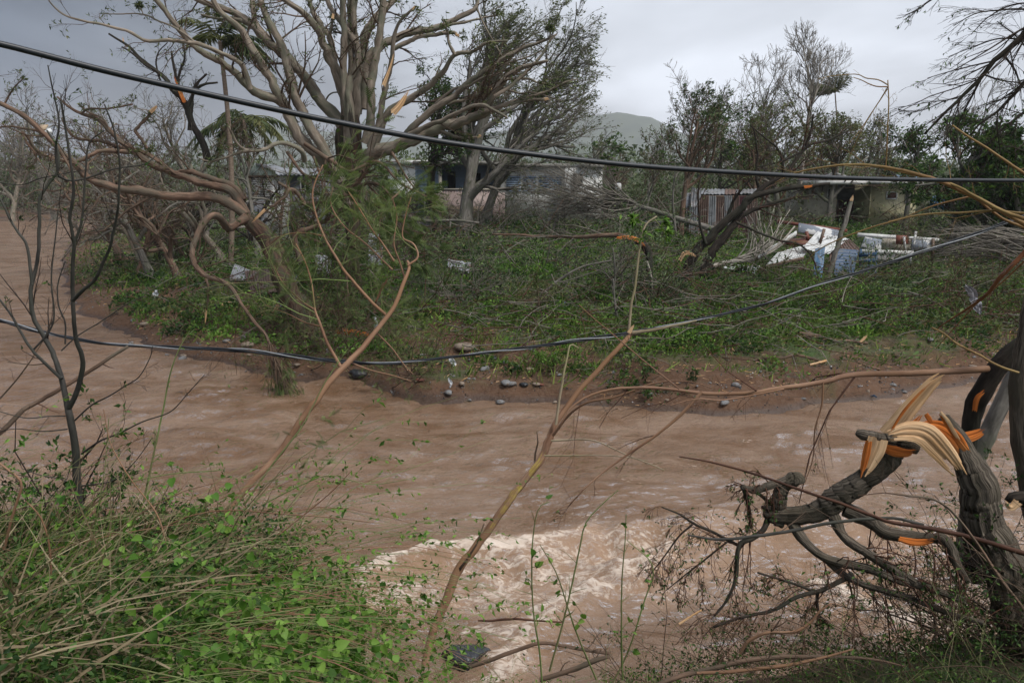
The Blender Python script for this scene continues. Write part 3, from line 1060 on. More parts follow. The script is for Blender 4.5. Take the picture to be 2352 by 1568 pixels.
# ---- the great stripped tree in the middle
YT = 27.0
WSCALE = .84
tr = [limb([(842, 790, 46), (828, 690, 38), (822, 600, 36), (820, 520, 38), (812, 430, 48), (803, 350, 64), (802, 300, 66), (804, 262, 44)], YT)]
br = [
    limb(W2([(800, 330), (799, 280), (793, 220), (787, 160), (788, 100), (789, 50), (787, 0), (785, -90)], 24, 13), YT - .5, YT - .8),
    limb(W2([(798, 300), (789, 230), (769, 170), (759, 130), (739, 86), (721, 56), (689, 24), (653, 0), (590, -50)], 32, 10), YT, YT - 1),
    limb(W2([(768, 150), (760, 105), (750, 80), (735, 62), (719, 30), (713, 16), (700, -30)], 18, 11), YT, YT + 1),
    limb(W2([(764, 108), (759, 76), (762, 58), (764, 38)], 11, 5), YT - .3),
    limb(W2([(806, 290), (805, 240), (807, 190), (826, 158), (826, 124), (807, 84), (779, 44), (759, 16), (740, -30)], 22, 11), YT - .8, YT - .3),
    limb(W2([(812, 260), (803, 180), (801, 120), (799, 60), (803, -20), (806, -80)], 18, 12), YT + .4),
    limb(W2([(815, 280), (829, 190), (835, 140), (823, 70), (819, 20), (817, -60)], 24, 14), YT + .3),
    limb(W2([(820, 260), (829, 210), (836, 140), (840, 90), (861, 52), (889, 20), (909, 0), (960, -60)], 28, 13), YT + .8, YT + 2),
    limb(W2([(838, 330), (855, 280), (865, 200), (877, 140), (883, 80), (885, 0), (886, -70)], 26, 15), YT - .4),
    limb(W2([(850, 340), (869, 285), (881, 205), (899, 142), (907, 85), (919, 50), (947, 22)], 19, 6), YT - 1, YT - 1.6),
    limb(W2([(832, 250), (852, 150), (888, 108), (930, 82), (979, 70), (1020, 60), (1062, 38), (1094, 18), (1097, -20)], 26, 9), YT + .6, YT + 2),
    limb(W2([(905, 112), (929, 100), (978, 81), (1038, 75), (1048, 79)], 13, 9), YT + 1),
    limb(W2([(1020, 60), (1072, 49), (1108, 42), (1148, 34)], 8, 3), YT + 1.5),
    limb(W2([(862, 330), (890, 262), (940, 228), (985, 196), (1013, 168), (1045, 126), (1083, 119), (1118, 98), (1167, 94)], 22, 5), YT, YT - 2),
    limb(W2([(1045, 126), (1030, 98), (1027, 77), (1017, 45)], 9, 4), YT - 1.4),
    limb(W2([(835, 370), (862, 348), (915, 332), (985, 304), (1037, 287), (1083, 269), (1118, 252), (1135, 217), (1157, 185), (1195, 157), (1230, 147), (1258, 140)], 40, 7), YT, YT - 3),
    limb(W2([(930, 325), (943, 297), (985, 255), (1041, 217), (1090, 175), (1142, 140), (1195, 112), (1230, 101), (1265, 87), (1279, 79)], 22, 4), YT - .5, YT - 2),
    limb(W2([(1262, 88), (1264, 75), (1257, 60)], 4, 3), YT - 2),
    limb(W2([(940, 310), (980, 290), (1020, 276), (1076, 248), (1110, 242), (1140, 256), (1164, 270)], 15, 6), YT - 1, YT - 3),
    limb(W2([(1105, 258), (1160, 241), (1195, 231), (1251, 229)], 14, 7), YT - 2),
    limb(W2([(1160, 238), (1213, 224), (1265, 206), (1300, 189), (1328, 182)], 8, 3), YT - 2),
    limb(W2([(1157, 182), (1209, 182), (1235, 191), (1265, 192)], 8, 4), YT - 2.4),
    limb(W2([(1135, 222), (1174, 196), (1223, 150), (1248, 122), (1262, 94), (1279, 79)], 11, 4), YT - 2.6),
    limb(W2([(1010, 300), (1031, 308), (1055, 318), (1097, 315)], 11, 6), YT - 1),
    limb(W2([(1094, 18), (1118, 70), (1142, 112), (1157, 140), (1165, 175)], 5, 2.5), YT + 1),
    limb(W2([(986, 252), (1040, 205), (1075, 195), (1110, 178), (1148, 168), (1180, 150)], 9, 4), YT - .6, YT - 2.2),
    limb(W2([(1030, 240), (1075, 225), (1115, 212), (1130, 205)], 8, 8), YT - .6),
    limb(W2([(1150, 200), (1190, 215), (1230, 214), (1290, 232)], 6, 2.5), YT - 2),
    limb(W2([(1090, 178), (1150, 150), (1200, 135), (1245, 118)], 7, 3), YT - .9),
    # left hand limbs
    limb(W2([(806, 470), (770, 400), (710, 340), (686, 301), (663, 262), (640, 215), (619, 180), (589, 128), (565, 86), (545, 58), (504, 24), (480, -20)], 33, 12), YT, YT - 1.5),
    limb(W2([(676, 285), (650, 240), (609, 220), (575, 200), (546, 165), (504, 133), (448, 101), (413, 63), (378, 21), (330, -30)], 26, 11), YT - .2, YT - 2.5),
    limb(W2([(575, 205), (562, 160), (546, 140), (490, 112), (455, 100), (392, 91), (336, 91), (301, 74), (252, 60), (196, 49), (150, 35), (119, 10), (100, -20)], 14, 3), YT - 1.4, YT - 4),
    limb(W2([(455, 103), (406, 66), (367, 49), (329, 33), (266, 33), (234, 32)], 6, 2), YT - 2.2),
    limb(W2([(329, 33), (322, 18), (312, 12)], 3, 1.5), YT - 2.2),
    limb(W2([(800, 335), (785, 283), (739, 240), (715, 200), (677, 156), (633, 110), (605, 84), (585, 64), (549, 44), (505, 22), (455, 0), (420, -20)], 34, 12), YT - .2, YT + 2),
    limb(W2([(785, 420), (735, 330), (715, 290), (689, 230), (673, 180), (657, 128), (637, 80), (615, 40), (599, 0), (590, -50)], 30, 14), YT - .6, YT + .3),
    limb(W2([(618, 92), (595, 60), (583, 20), (572, -30)], 16, 12), YT + 1),
    limb(W2([(594, 62), (540, 42), (505, 45), (462, 34)], 11, 5), YT + 1.2),
    limb(W2([(742, 244), (760, 215), (800, 212), (850, 200)], 5, 2), YT + 1),
    limb(W2([(700, 370), (690, 345), (650, 330), (600, 344), (570, 345), (545, 330), (525, 290)], 14, 6), YT - 2, YT - 4),
    limb(W2([(574, 345), (545, 352), (520, 362), (480, 370), (452, 362)], 8, 3), YT - 3.5),
]
grow = [dict(k=7, L=(.10, .34), ang=(20, 60), n=9, t=(.3, .98), rr=.34, rtip=.3, wig=.16, bend=(.3, 0, .25)),
        dict(k=6, L=(.3, .7), ang=(20, 60), n=7, t=(.2, 1), rr=.55, rtip=.3, wig=.18, bend=(.3, 0, 0)),
        dict(k=3, L=(.3, .7), ang=(20, 60), n=5, t=(.2, 1), rr=.6, rtip=.4, wig=.2, bend=(.2, 0, -.1))]
main_tree = traced_tree('stripped_tree', 'great many-stemmed tan tree stripped of leaves, tallest in the middle of the far bank', 'tree', tr, br, M['bark_tan'], grow, M['twig_brown'],
                        (M['leaf_olive'], LEAFN, .13, 3, dict(frac=.28)), lump=.13, trunk_bark=M['bark_wet_red'])
for a in ([(764, 44), (766, 30)], [(946, 24), (956, 14)], [(1046, 79), (1056, 84)], [(1248, 229), (1262, 226)], [(1096, 315), (1106, 310)], [(1128, 206), (1138, 204)]):
    splinter(a, [7, 4], YT - 1.2, nst=4).build('broken_end', M['broken'], main_tree, 4)
splinter([(815, 330), (808, 290), (803, 250), (800, 235)], [14, 12, 8], YT - 1.3, nst=7).build('torn_hollow', M['bark_dark'], main_tree, 4)
splinter([(880, 200), (898, 150), (905, 120)], [9, 5, 2], YT - 2, nst=5).build('torn_strip', M['broken'], main_tree, 4)
splinter([(900, 262), (920, 240), (940, 205)], [16, 12, 2], YT - 2, nst=7).build('torn_strip', M['broken'], main_tree, 4)

# ---- the leaning red-brown tree whose limbs reach out over the bend
YL = 24.0
tr = [limb([(800, 900, 74), (770, 810, 66), (735, 735, 62), (700, 665, 60), (663, 602, 56), (614, 542, 50), (566, 500, 42)], YL - 2.5, YL)]
br = [
    limb(W2([(580, 512), (543, 478), (490, 452), (416, 444), (341, 444), (288, 433), (228, 418), (190, 398), (165, 368), (140, 348), (100, 303), (50, 261), (0, 236), (-60, 205)], 28, 10), YL, YL - 1),
    limb(W2([(572, 505), (551, 467), (528, 437), (468, 418), (408, 400), (337, 378), (300, 343), (275, 325), (250, 296), (225, 273), (187, 261), (162, 248), (132, 223)], 26, 5), YL, YL + 1.5),
    limb(W2([(560, 460), (535, 425), (487, 406), (437, 393), (400, 396), (362, 366), (312, 343)], 17, 10), YL + .5, YL + 1),
    limb(W2([(325, 352), (290, 348), (250, 346), (220, 351), (175, 373), (140, 368), (95, 353), (75, 336), (65, 316), (50, 303)], 13, 6), YL + 1, YL - .5),
    limb(W2([(300, 345), (262, 335), (240, 327), (205, 323), (175, 318), (155, 298), (142, 271)], 12, 5), YL + 1.2),
    limb(W2([(566, 500), (545, 512), (528, 523), (519, 522), (512, 508), (502, 497), (488, 494), (474, 502), (456, 530), (444, 562), (442, 588), (452, 618), (472, 636), (500, 645), (520, 655), (536, 672), (555, 703), (585, 741), (612, 771), (622, 812), (630, 850)], 24, 6), YL - .3, YL - 5, n=52),
    limb(W2([(472, 640), (480, 660), (478, 690), (474, 712)], 8, 3), YL - 2),
    limb(W2([(700, 470), (680, 440), (664, 435), (655, 452), (633, 467), (605, 488), (581, 507)], 12, 3), YL - 2, YL - 2.5),
    limb(W2([(690, 600), (680, 540), (720, 520), (760, 500), (790, 470)], 16, 7), YL - 1),
    limb(W2([(50, 303), (65, 330), (80, 350), (82, 370), (60, 388)], 7, 4), YL),
    limb(W2([(268, 322), (300, 340), (330, 352), (365, 372)], 6, 5), YL),
    limb(W2([(187, 262), (205, 250), (250, 250), (305, 240)], 6, 4), YL + 1),
    limb(W2([(310, 300), (330, 280), (355, 252)], 9, 7), YL + 1.2),
    limb(W2([(310, 300), (330, 330), (345, 350)], 9, 7), YL + 1.2),
    limb(W2([(100, 303), (60, 296), (10, 292), (-30, 300)], 7, 4), YL),
    limb(W2([(140, 348), (165, 395), (180, 440), (190, 500)], 8, 3), YL - 1),
    limb(W2([(10, 240), (30, 205), (55, 180)], 5, 3), YL),
    limb(W2([(250, 296), (235, 270), (205, 258), (180, 240)], 6, 3), YL + 1),
]
grow = [dict(k=8, L=(.10, .34), ang=(25, 70), n=8, t=(.25, .98), rr=.38, rtip=.3, wig=.2, bend=(.1, 0, .35)),
        dict(k=5, L=(.3, .7), ang=(20, 60), n=7, t=(.2, 1), rr=.55, rtip=.3, wig=.2, bend=(.2, 0, .1)),
        dict(k=3, L=(.3, .7), ang=(20, 60), n=5, t=(.2, 1), rr=.6, rtip=.4, wig=.2)]
lean_tree = traced_tree('leaning_tree', 'leaning red-brown tree with bare limbs sweeping left over the river bend', 'tree', tr, br, M['bark_red'], grow, M['twig_brown'],
                        (M['leaf_olive'], LEAFN, .11, 3, dict(frac=.3)), lump=.15, trunk_bark=M['bark_wet_red'])
splinter([(474, 708), (472, 735), (470, 745)], [4, 4, 1], YL - 2, nst=4).build('broken_end', M['broken'], lean_tree, 4)
splinter([(610, 480), (590, 500), (578, 512)], [7, 6, 2], YL - 2.6, nst=5).build('broken_end', M['broken'], lean_tree, 4)
splinter([(345, 258), (356, 248), (362, 240)], [8, 7, 3], YL + 1, nst=4).build('broken_end', M['broken'], lean_tree, 4)
# drooping green end of the hooked limb, hanging over the water
hp, hr = sprout(*resample([limb(W2([(600, 750), (625, 800), (640, 850), (655, 900)], 6, 3), YL - 5, n=12)[0]], [np.full(12, .05)], 12), 30, L=(.35, 1.0), ang=(10, 45), n=8, rr=.3, bend=(.2, 0, -1.0), t=(.2, 1))
h2, hr2 = sprout(hp, hr, 6, L=(.2, .5), ang=(15, 50), n=5, rr=.6, bend=(0, 0, -.8))
Tubes().add(hp, np.maximum(hr, .006)).add(h2, np.maximum(hr2, .004)).build('hanging_twigs', M['twig_brown'], lean_tree, 3)['kind'] = 'stuff'
p, tg = along(h2, 3, (.1, 1), .02)
Leaves().add(T_feather(6, .35, .05), p, rdir(tg, .5, .5), .11 + .09 * RG.random(len(p))).build('hanging_foliage', M['feather'], lean_tree)['kind'] = 'stuff'

WSCALE = 1.0
# ---- twin dark curved stems on the right of the far bank
YC = GY(1600, 645)
tr = [limb(W2([(1574, 655), (1580, 630), (1591, 602), (1621, 561), (1666, 519), (1700, 489), (1715, 467), (1752, 448), (1790, 441), (1846, 429), (1906, 422)], 26, 7), YC, YC - 1),
      limb(W2([(1618, 640), (1621, 617), (1640, 572), (1677, 525), (1705, 488)], 24, 16), YC - .4)]
br = [limb(W2([(1692, 501), (1733, 482), (1790, 463), (1816, 456), (1870, 448)], 12, 4), YC),
      limb(W2([(1715, 467), (1752, 429), (1801, 400), (1851, 336), (1900, 322), (1950, 300)], 13, 3), YC),
      limb(W2([(1745, 437), (1735, 400), (1740, 350), (1730, 290)], 8, 2.5), YC + .5),
      limb(W2([(1801, 400), (1790, 350), (1760, 320), (1725, 290)], 7, 2), YC),
      limb(W2([(1851, 336), (1862, 300), (1868, 262)], 7, 4), YC),
      limb(W2([(1840, 350), (1790, 372), (1730, 385)], 6, 2), YC - .4),
      limb(W2([(1621, 560), (1608, 520), (1603, 470), (1606, 420)], 8, 3), YC - .5),
      limb(W2([(1666, 519), (1678, 480), (1700, 440), (1725, 410)], 10, 4), YC + 1),
      limb(W2([(1690, 510), (1780, 550), (1830, 560), (1865, 590), (1880, 640)], 6, 3), YC - 1)]
grow = [dict(k=7, L=(.2, .5), ang=(25, 70), n=8, t=(.2, .98), rr=.45, rtip=.3, wig=.16, bend=(.3, 0, .4)),
        dict(k=6, L=(.3, .7), ang=(20, 60), n=6, t=(.2, 1), rr=.6, rtip=.3, wig=.18, bend=(.2, 0, 0)),
        dict(k=3, L=(.3, .7), ang=(20, 60), n=4, t=(.2, 1), rr=.7, rtip=.4, wig=.2)]
cu = traced_tree('curved_tree', 'tree with two black curved stems leaning right beside the tin fence', 'tree', tr, br, M['bark_dark'], grow, M['twig_red'],
                 (M['leaf_olive'], LEAFN, .12, 3, dict(frac=.35)), lump=.05)
splinter([(1846, 430), (1862, 428), (1870, 425)], [6, 5, 3], YC - 1, nst=4).build('torn_strip', M['broken_orange'], cu, 4)
splinter([(1560, 600), (1575, 580), (1600, 590)], [8, 10, 5], YC - .6, nst=6).build('torn_strip', M['broken'], cu, 4)

# ---- broken limb bent over in the middle of the bank, orange where it tore
yb = GY(1500, 690)
bl = thing('snapped_tree', P(1497, 690, yb), 'snapped thin tree bent flat over the bank, bright orange at the bend', 'tree')
Tubes().add(*limb([(1499, 700, 9), (1500, 660, 13), (1498, 620, 14), (1492, 585, 16), (1478, 562, 17), (1460, 552, 16)], yb, yb + .3)).build('trunk', M['bark_dark'], bl, 9, .08)
b1 = limb(W2([(1470, 556), (1430, 543), (1400, 541), (1340, 545), (1290, 548), (1240, 545), (1190, 540), (1130, 538)], 14, 3), yb, yb + 2)
Tubes().add(*b1).build('branch', M['bark_red'], bl, 7, .05)
splinter([(1415, 546), (1450, 546), (1472, 556), (1482, 568)], [4, 9, 9, 4], yb - .25, nst=6).build('torn_wood', M['broken_orange'], bl, 4)
g1 = sprout(b1[0][None], b1[1][None], 12, L=(.1, .35), ang=(20, 50), n=7, rr=.4, t=(.2, 1), bend=(-.1, 0, .1))
g2 = sprout(*g1, 6, L=(.3, .7), n=5)
Tubes().add(*g1).add(*g2).build('twigs', M['twig_grey'], bl, 3)['kind'] = 'stuff'

# ---- palms
FROND = None


def palm(label, foot, crown, Y, w0, fronds, flen, wind=(.6, 0, 0), trunkmat='bark_tan', seed=3, limit=None, droop=.9, up=.5, yellow=.1):
    global RG
    keep = RG
    RG = np.random.default_rng(seed)
    a = P(foot[0], foot[1], Y)
    a[2] = float(hz(np.array([a[0]]), np.array([a[1]]))[0]) - .1
    c = P(crown[0], crown[1], Y)
    root = thing('palm_tree', a, label, 'palm tree')
    n = 16
    t_ = np.linspace(0, 1, n)[:, None]
    tr_ = a * (1 - t_) + c * t_
    tr_[:, 0] += np.sin(t_[:, 0] * math.pi) * .25
    Tubes().add(tr_, RW(w0, Y) * (1.25 - .45 * t_[:, 0])).build('trunk', M[trunkmat], root, 10, .06)
    for i in range(fronds):
        az_ = i / fronds * 6.28 * 2.4 + RG.random() * .5
        el = up + (1.15 - up) * RG.random() ** 2 - .75 * RG.random()
        d = np.array([math.cos(az_) * math.cos(el), math.sin(az_) * math.cos(el), math.sin(el)])
        d = nrm(d + np.array(wind) * .8)
        L = flen * (.75 + .4 * RG.random())
        pts = [c + np.array([0, 0, .05])]
        cur = d
        m_ = 11
        for s_ in range(m_):
            cur = nrm(cur + np.array([wind[0], wind[1], -droop * (.6 + .7 * RG.random())]) / m_ * 1.2)
            pts.append(pts[-1] + cur * L / m_)
        pts = np.array(pts)
        Lv = Leaves()
        k = 34
        pp, tg = [], []
        s = np.linspace(.12, 1, k)
        idx = s * m_
        q = np.stack([np.interp(idx, np.arange(m_ + 1), pts[:, j]) for j in range(3)], 1)
        tq = nrm(np.gradient(q, axis=0))
        sd_ = nrm(np.cross(tq, np.array([0, 0, 1.0])))
        for sg in (-1, 1):
            dd = nrm(tq * .75 + sd_ * sg * .8 + np.array([wind[0] * .4, 0, -.55]) + RG.normal(size=q.shape) * .12)
            Lv.add(T_leaf(.07, .0, .22), q, dd, flen * .27 * np.sin(np.pi * (.15 + .8 * s)) * (.8 + .4 * RG.random(k)),
                   tint=np.full(k, .3 + .4 * RG.random()) + RG.random(k) * .2 + (.3 if RG.random() < yellow else 0))
        V = np.concatenate(Lv.V)
        F = np.concatenate(Lv.F)
        Tt = np.concatenate(Lv.T)
        tb = Tubes().add(pts, RW(2.6, Y) * np.linspace(1, .3, m_ + 1))
        V2, F2, _, _ = tb.arrays(4)
        F2 = [f + len(V) for f in F2]
        mesh_obj('frond', np.concatenate([V, V2]), [F] + F2, M['palm_leaf'], root, {'tint': np.concatenate([Tt, np.full(len(V2), .85)])}, smooth=False)
    RG = keep
    return root


M['palm_leaf'] = leaf_mat('palm leaf', (.022, .038, .016), (.050, .078, .026), (.19, .19, .07), trans=.2)
M['bark_palm'] = bark_mat('palm trunk', (.13, .095, .07), (.24, .185, .14), None, sc=7, stretch=2.2, bump=.5)
palm('tall battered coconut palm standing behind the limbs of the great tree', (522, 520), (505, 95), 36, 11, 17, 2.6, (.42, .1, 0), 'bark_palm', 5, droop=1.5, up=.9)
palm('low dark palm with hanging fronds beside the tall palm trunk', (560, 470), (560, 275), 44, 9, 14, 3.3, (-.25, .1, 0), 'bark_palm', 8, droop=1.5)
palm('palm with its fronds blown flat to one side, above the right hand trees', (1918, 470), (1918, 215), 60, 3.2, 18, 2.0, (-.6, 0, .35), 'bark_palm', 12, droop=.7, up=.8)

# ---- the leafy trees behind and beside
auto_tree('leafy_tree', 'tall olive green tree with wind-torn crown behind the great tree', (1068, 488), 470, 60, 34, 'bark_grey', 'twig_grey', 'leaf_airy', 5, .14, limbs=15, k2=8, k3=7, k4=3, Y=44,
          spread=(10, 42), topt=.22, L1=(.45, .8), bend=(.35, 0, .3), seed=21, llen=.4, frac=.75)
auto_tree('leafy_tree', 'thin-leaved half of the tall tree pair, nearer the open sky', (1110, 480), 420, 150, 24, 'bark_grey', 'twig_grey', 'leaf_airy', 4, .14, limbs=13, k2=8, k3=7, k4=3, Y=47,
          spread=(10, 40), topt=.25, L1=(.45, .8), bend=(.4, 0, .3), seed=25, llen=.4, frac=.6)
auto_tree('leafy_tree', 'dark dense crown half hidden behind the stems of the great tree', (985, 470), 330, 30, 26, 'bark_dark', 'twig_dark', 'leaf_green', 7, .18, limbs=13, k2=8, k3=7, Y=46,
          spread=(15, 60), topt=.3, L1=(.4, .65), seed=33, llen=.4)
auto_tree('leafy_tree', 'slender tree with a few broad green leaves leaning into the open sky', (1265, 430), 250, 110, 9, 'bark_grey', 'twig_grey', 'leaf_green', 7, .2, limbs=6, k2=4, k3=4, Y=42, spread=(20, 60),
          topt=.45, seed=41, frac=.6, bend=(.4, 0, .1))
auto_tree('windblown_tree', 'open-crowned tree with brown stems and tufts of leaves, first right of the hill', (1560, 500), 350, 30, 15, 'bark_red', 'twig_brown', 'leaf_grey', 6, .15, limbs=11, k2=6, k3=6, k4=2, Y=41,
          spread=(12, 45), topt=.38, L1=(.35, .6), bend=(.1, 0, .5), seed=52, frac=.5)
auto_tree('windblown_tree', 'bushy green crown just right of the open-crowned tree', (1650, 490), 285, 0, 12, 'bark_grey', 'twig_grey', 'leaf_green', 7, .2, limbs=12, k2=7, k3=6, Y=52, spread=(15, 60), topt=.3, seed=61)
auto_tree('bare_tree', 'pale leafless tree with fine upright twigs against the sky', (1835, 480), 400, 10, 12, 'bark_pale', 'twig_grey', None, limbs=11, k2=7, k3=6, k4=4, Y=56, spread=(10, 38), topt=.42,
          L1=(.35, .6), bend=(0, 0, .5), seed=71)
auto_tree('windblown_tree', 'wide grey-green tree in front of the pale bare tree', (1790, 480), 230, -40, 16, 'bark_grey', 'twig_brown', 'leaf_airy', 4, .18, limbs=14, k2=7, k3=7, Y=48, spread=(20, 70), topt=.2, seed=73, frac=.7, L1=(.5, .8))
auto_tree('windblown_tree', 'rounded leafy tree below the blown palm', (1900, 475), 255, 20, 15, 'bark_grey', 'twig_brown', 'leaf_airy', 4, .18, limbs=15, k2=8, k3=7, Y=50, spread=(15, 62), topt=.28, seed=77, L1=(.4, .7))
auto_tree('windblown_tree', 'brown stripped tree with reddish broken stems left of the blown palm', (1735, 480), 245, -10, 11, 'bark_red', 'twig_brown', 'leaf_olive', 3, .16, limbs=11, k2=7, k3=6, Y=46, spread=(15, 55), topt=.3, seed=79, frac=.5)
auto_tree('leafy_tree', 'large dark leafy tree above the yellow house, its crown combed right', (2190, 500), 290, 20, 34, 'bark_grey', 'twig_brown', 'leaf_green', 8, .2, limbs=18, k2=9, k3=7, k4=2, Y=38, spread=(18, 75), topt=.25, seed=81, L1=(.5, .8), llen=.42)
auto_tree('leafy_tree', 'dark leafy tree at the right edge behind the hanging twigs', (2330, 510), 270, 30, 30, 'bark_grey', 'twig_brown', 'leaf_green', 8, .2, limbs=16, k2=8, k3=7, k4=2, Y=36, spread=(18, 75), topt=.25, seed=83, L1=(.5, .8), llen=.42)
auto_tree('leafy_tree', 'broken-topped green tree left of the large dark tree', (2085, 480), 255, 15, 14, 'bark_grey', 'twig_brown', 'leaf_green', 7, .2, limbs=10, k2=6, k3=6, Y=46, spread=(15, 60), topt=.3, seed=85)

for bx_, by_, h_, ln, w_, s_, Yq, lf_, fr_, lab in [
        (1480, 480, 200, 40, 7, 501, 58, 'leaf_airy', .5, 'small half-leafed tree left of the open-crowned tree'),
        (1610, 480, 300, -20, 9, 503, 54, None, 1, 'bare fine-twigged tree between the open-crowned tree and the bushy crown'),
        (1700, 480, 250, 30, 8, 505, 57, 'leaf_airy', .6, 'grey half-leafed tree right of the bushy green crown'),
        (1770, 480, 330, -30, 9, 507, 60, None, 1, 'tall bare tree just left of the pale leafless one'),
        (1865, 480, 200, 10, 9, 509, 58, 'leaf_airy', .4, 'thin grey tree right of the pale leafless one'),
        (1975, 480, 220, 20, 9, 511, 62, 'leaf_olive', .6, 'olive tree between the blown palm and the upright cane'),
        (2030, 480, 200, -10, 9, 513, 60, 'leaf_olive', .6, 'low olive tree behind the upright cane'),
        (1330, 470, 170, 40, 8, 515, 62, 'leaf_airy', .5, 'low thin tree in front of the misty hill'),
        (1420, 470, 130, -30, 7, 517, 64, None, 1, 'small bare broken tree in the green clearing'),
        (2280, 500, 330, -60, 16, 519, 40, None, 1, 'bare tree with snapped limbs standing in the dark crowns at the right')]:
    auto_tree('windblown_tree' if lf_ else 'bare_tree', lab, (bx_, by_), h_, ln, w_, 'bark_grey', 'twig_grey' if s_ % 4 == 3 else 'twig_brown', lf_, 4, .17, limbs=13, k2=7, k3=6, k4=3 if not lf_ else 0, Y=Yq,
              spread=(12, 50), topt=.2, seed=s_, frac=fr_, bend=(.2, 0, .35), L1=(.35, .65))

# left side: dead and broken trees in front of the storm cloud
tr = [limb(W2([(478, 372), (470, 340), (445, 290), (425, 238), (397, 210), (375, 178), (325, 140), (295, 108), (250, 78)], 17, 4), 38)]
br = [limb(W2([(425, 238), (410, 200), (398, 150), (394, 118)], 9, 4), 38), limb(W2([(430, 250), (445, 215), (470, 195), (500, 190)], 9, 4), 38),
      limb(W2([(400, 212), (370, 172), (335, 150), (300, 120), (280, 108)], 7, 3), 37), limb(W2([(436, 300), (440, 240), (447, 200), (475, 170)], 10, 4), 39),
      limb(W2([(409, 205), (412, 170), (425, 130), (420, 100)], 7, 3), 38), limb(W2([(397, 205), (372, 190), (360, 150), (365, 120), (385, 98)], 5, 2), 38)]
grow = [dict(k=6, L=(.2, .5), ang=(25, 70), n=7, t=(.2, .98), rr=.45, wig=.2, bend=(0, 0, .3)), dict(k=5, L=(.3, .7), ang=(20, 60), n=5, rr=.6, wig=.2)]
dt = traced_tree('broken_tree', 'dark splintered tree leaning left against the storm cloud, beside the tall palm', 'tree', tr, br, M['bark_dark'], grow, M['twig_dark'], (M['leaf_olive'], LEAFN, .14, 3, dict(frac=.25)))
splinter([(425, 238), (414, 212), (402, 182), (398, 172)], [8, 8, 4, 2], 37.5, nst=6).build('torn_wood', M['broken_orange'], dt, 4)
splinter([(292, 110), (284, 96), (282, 84)], [4, 3, 1], 38, nst=4).build('broken_end', M['broken'], dt, 4)
for i, (bx_, by_, h_, ln, w_, s_, Yq, lab) in enumerate([
        (360, 400, 170, -60, 15, 101, 42, 'black-trunked bare tree just left of the tall palm'),
        (300, 410, 230, -60, 10, 103, 40, 'thin bare tree with crooked twigs leaning towards the storm cloud'),
        (235, 405, 210, -50, 10, 107, 60, 'brown bare tree with broken tips over the river bend'),
        (150, 400, 150, 20, 8, 109, 118, 'small snapped tree in the tangle left of the leaning tree'),
        (95, 395, 190, -25, 9, 113, 122, 'tufted bare tree near the left edge'),
        (35, 400, 190, 25, 9, 127, 126, 'leafy-tipped bare tree at the left edge'),
        (640, 440, 260, 30, 10, 131, 44, 'thin grey tree behind the long limbs of the great tree'),
        (745, 430, 270, -10, 9, 137, 50, 'dead twiggy tree showing through the stems of the great tree'),
        (430, 470, 170, 40, 22, 139, 42, 'heavy black fallen trunk with stubs below the splintered tree'),
        (420, 440, 330, -170, 18, 141, 40, 'grey broken tree bent far left under the long bare limb'),
        (500, 440, 290, -190, 17, 143, 38, 'brown tree with splintered tips leaning left below the splintered tree'),
        (560, 450, 190, 70, 12, 145, 42, 'tangled dark tree right of the tall palm trunk'),
        (240, 410, 150, -110, 9, 147, 66, 'low crooked bare tree reaching left over the bend'),
        (690, 450, 170, 60, 11, 149, 40, 'dark twiggy tree low behind the leaning limbs'),
        (330, 440, 330, -90, 19, 151, 36, 'grey bare tree with a splayed crown crossing the long leaning limb'),
        (400, 460, 280, -150, 19, 153, 34, 'low bare tree swept left just above the upstream bend'),
        (460, 430, 340, -60, 15, 157, 50, 'fine-twigged bare tree standing between the splintered tree and the palm'),
        (590, 460, 300, -40, 14, 159, 39, 'bare grey tree rising behind the white hut'),
        (270, 430, 260, -140, 18, 163, 44, 'bare broken crown lying almost flat over the river bend'),
        (200, 430, 290, 60, 13, 167, 100, 'upright bare tree on the far left bank behind the leaning limbs'),
        (120, 430, 290, -40, 13, 169, 104, 'crooked brown bare tree left of the upright one on the far left bank'),
        (300, 440, 250, 70, 16, 173, 38, 'short stripped tree with pale snapped tips in the middle of the tangle'),
        (20, 430, 270, 40, 13, 179, 100, 'bare twiggy tree cut by the left edge')]):
    far_ = Yq > 80
    auto_tree('bare_tree', lab, (bx_, by_), h_, ln, w_, 'bark_dark' if i in (0, 8, 11) else ('bark_red' if i % 3 == 0 else ('bark_tan' if i % 3 == 1 else 'bark_grey')), 'twig_dark' if i in (0, 8, 11) else ('twig_brown' if i % 2 else 'twig_grey'), 'leaf_olive', 3, .34 if far_ else .12, limbs=11, k2=6, k3=5, k4=1, Y=Yq,
              spread=(20, 70), topt=.22, seed=s_, frac=.3, wind=.2, bend=(.1, 0, .3), L1=(.4, .75), wig=.24)
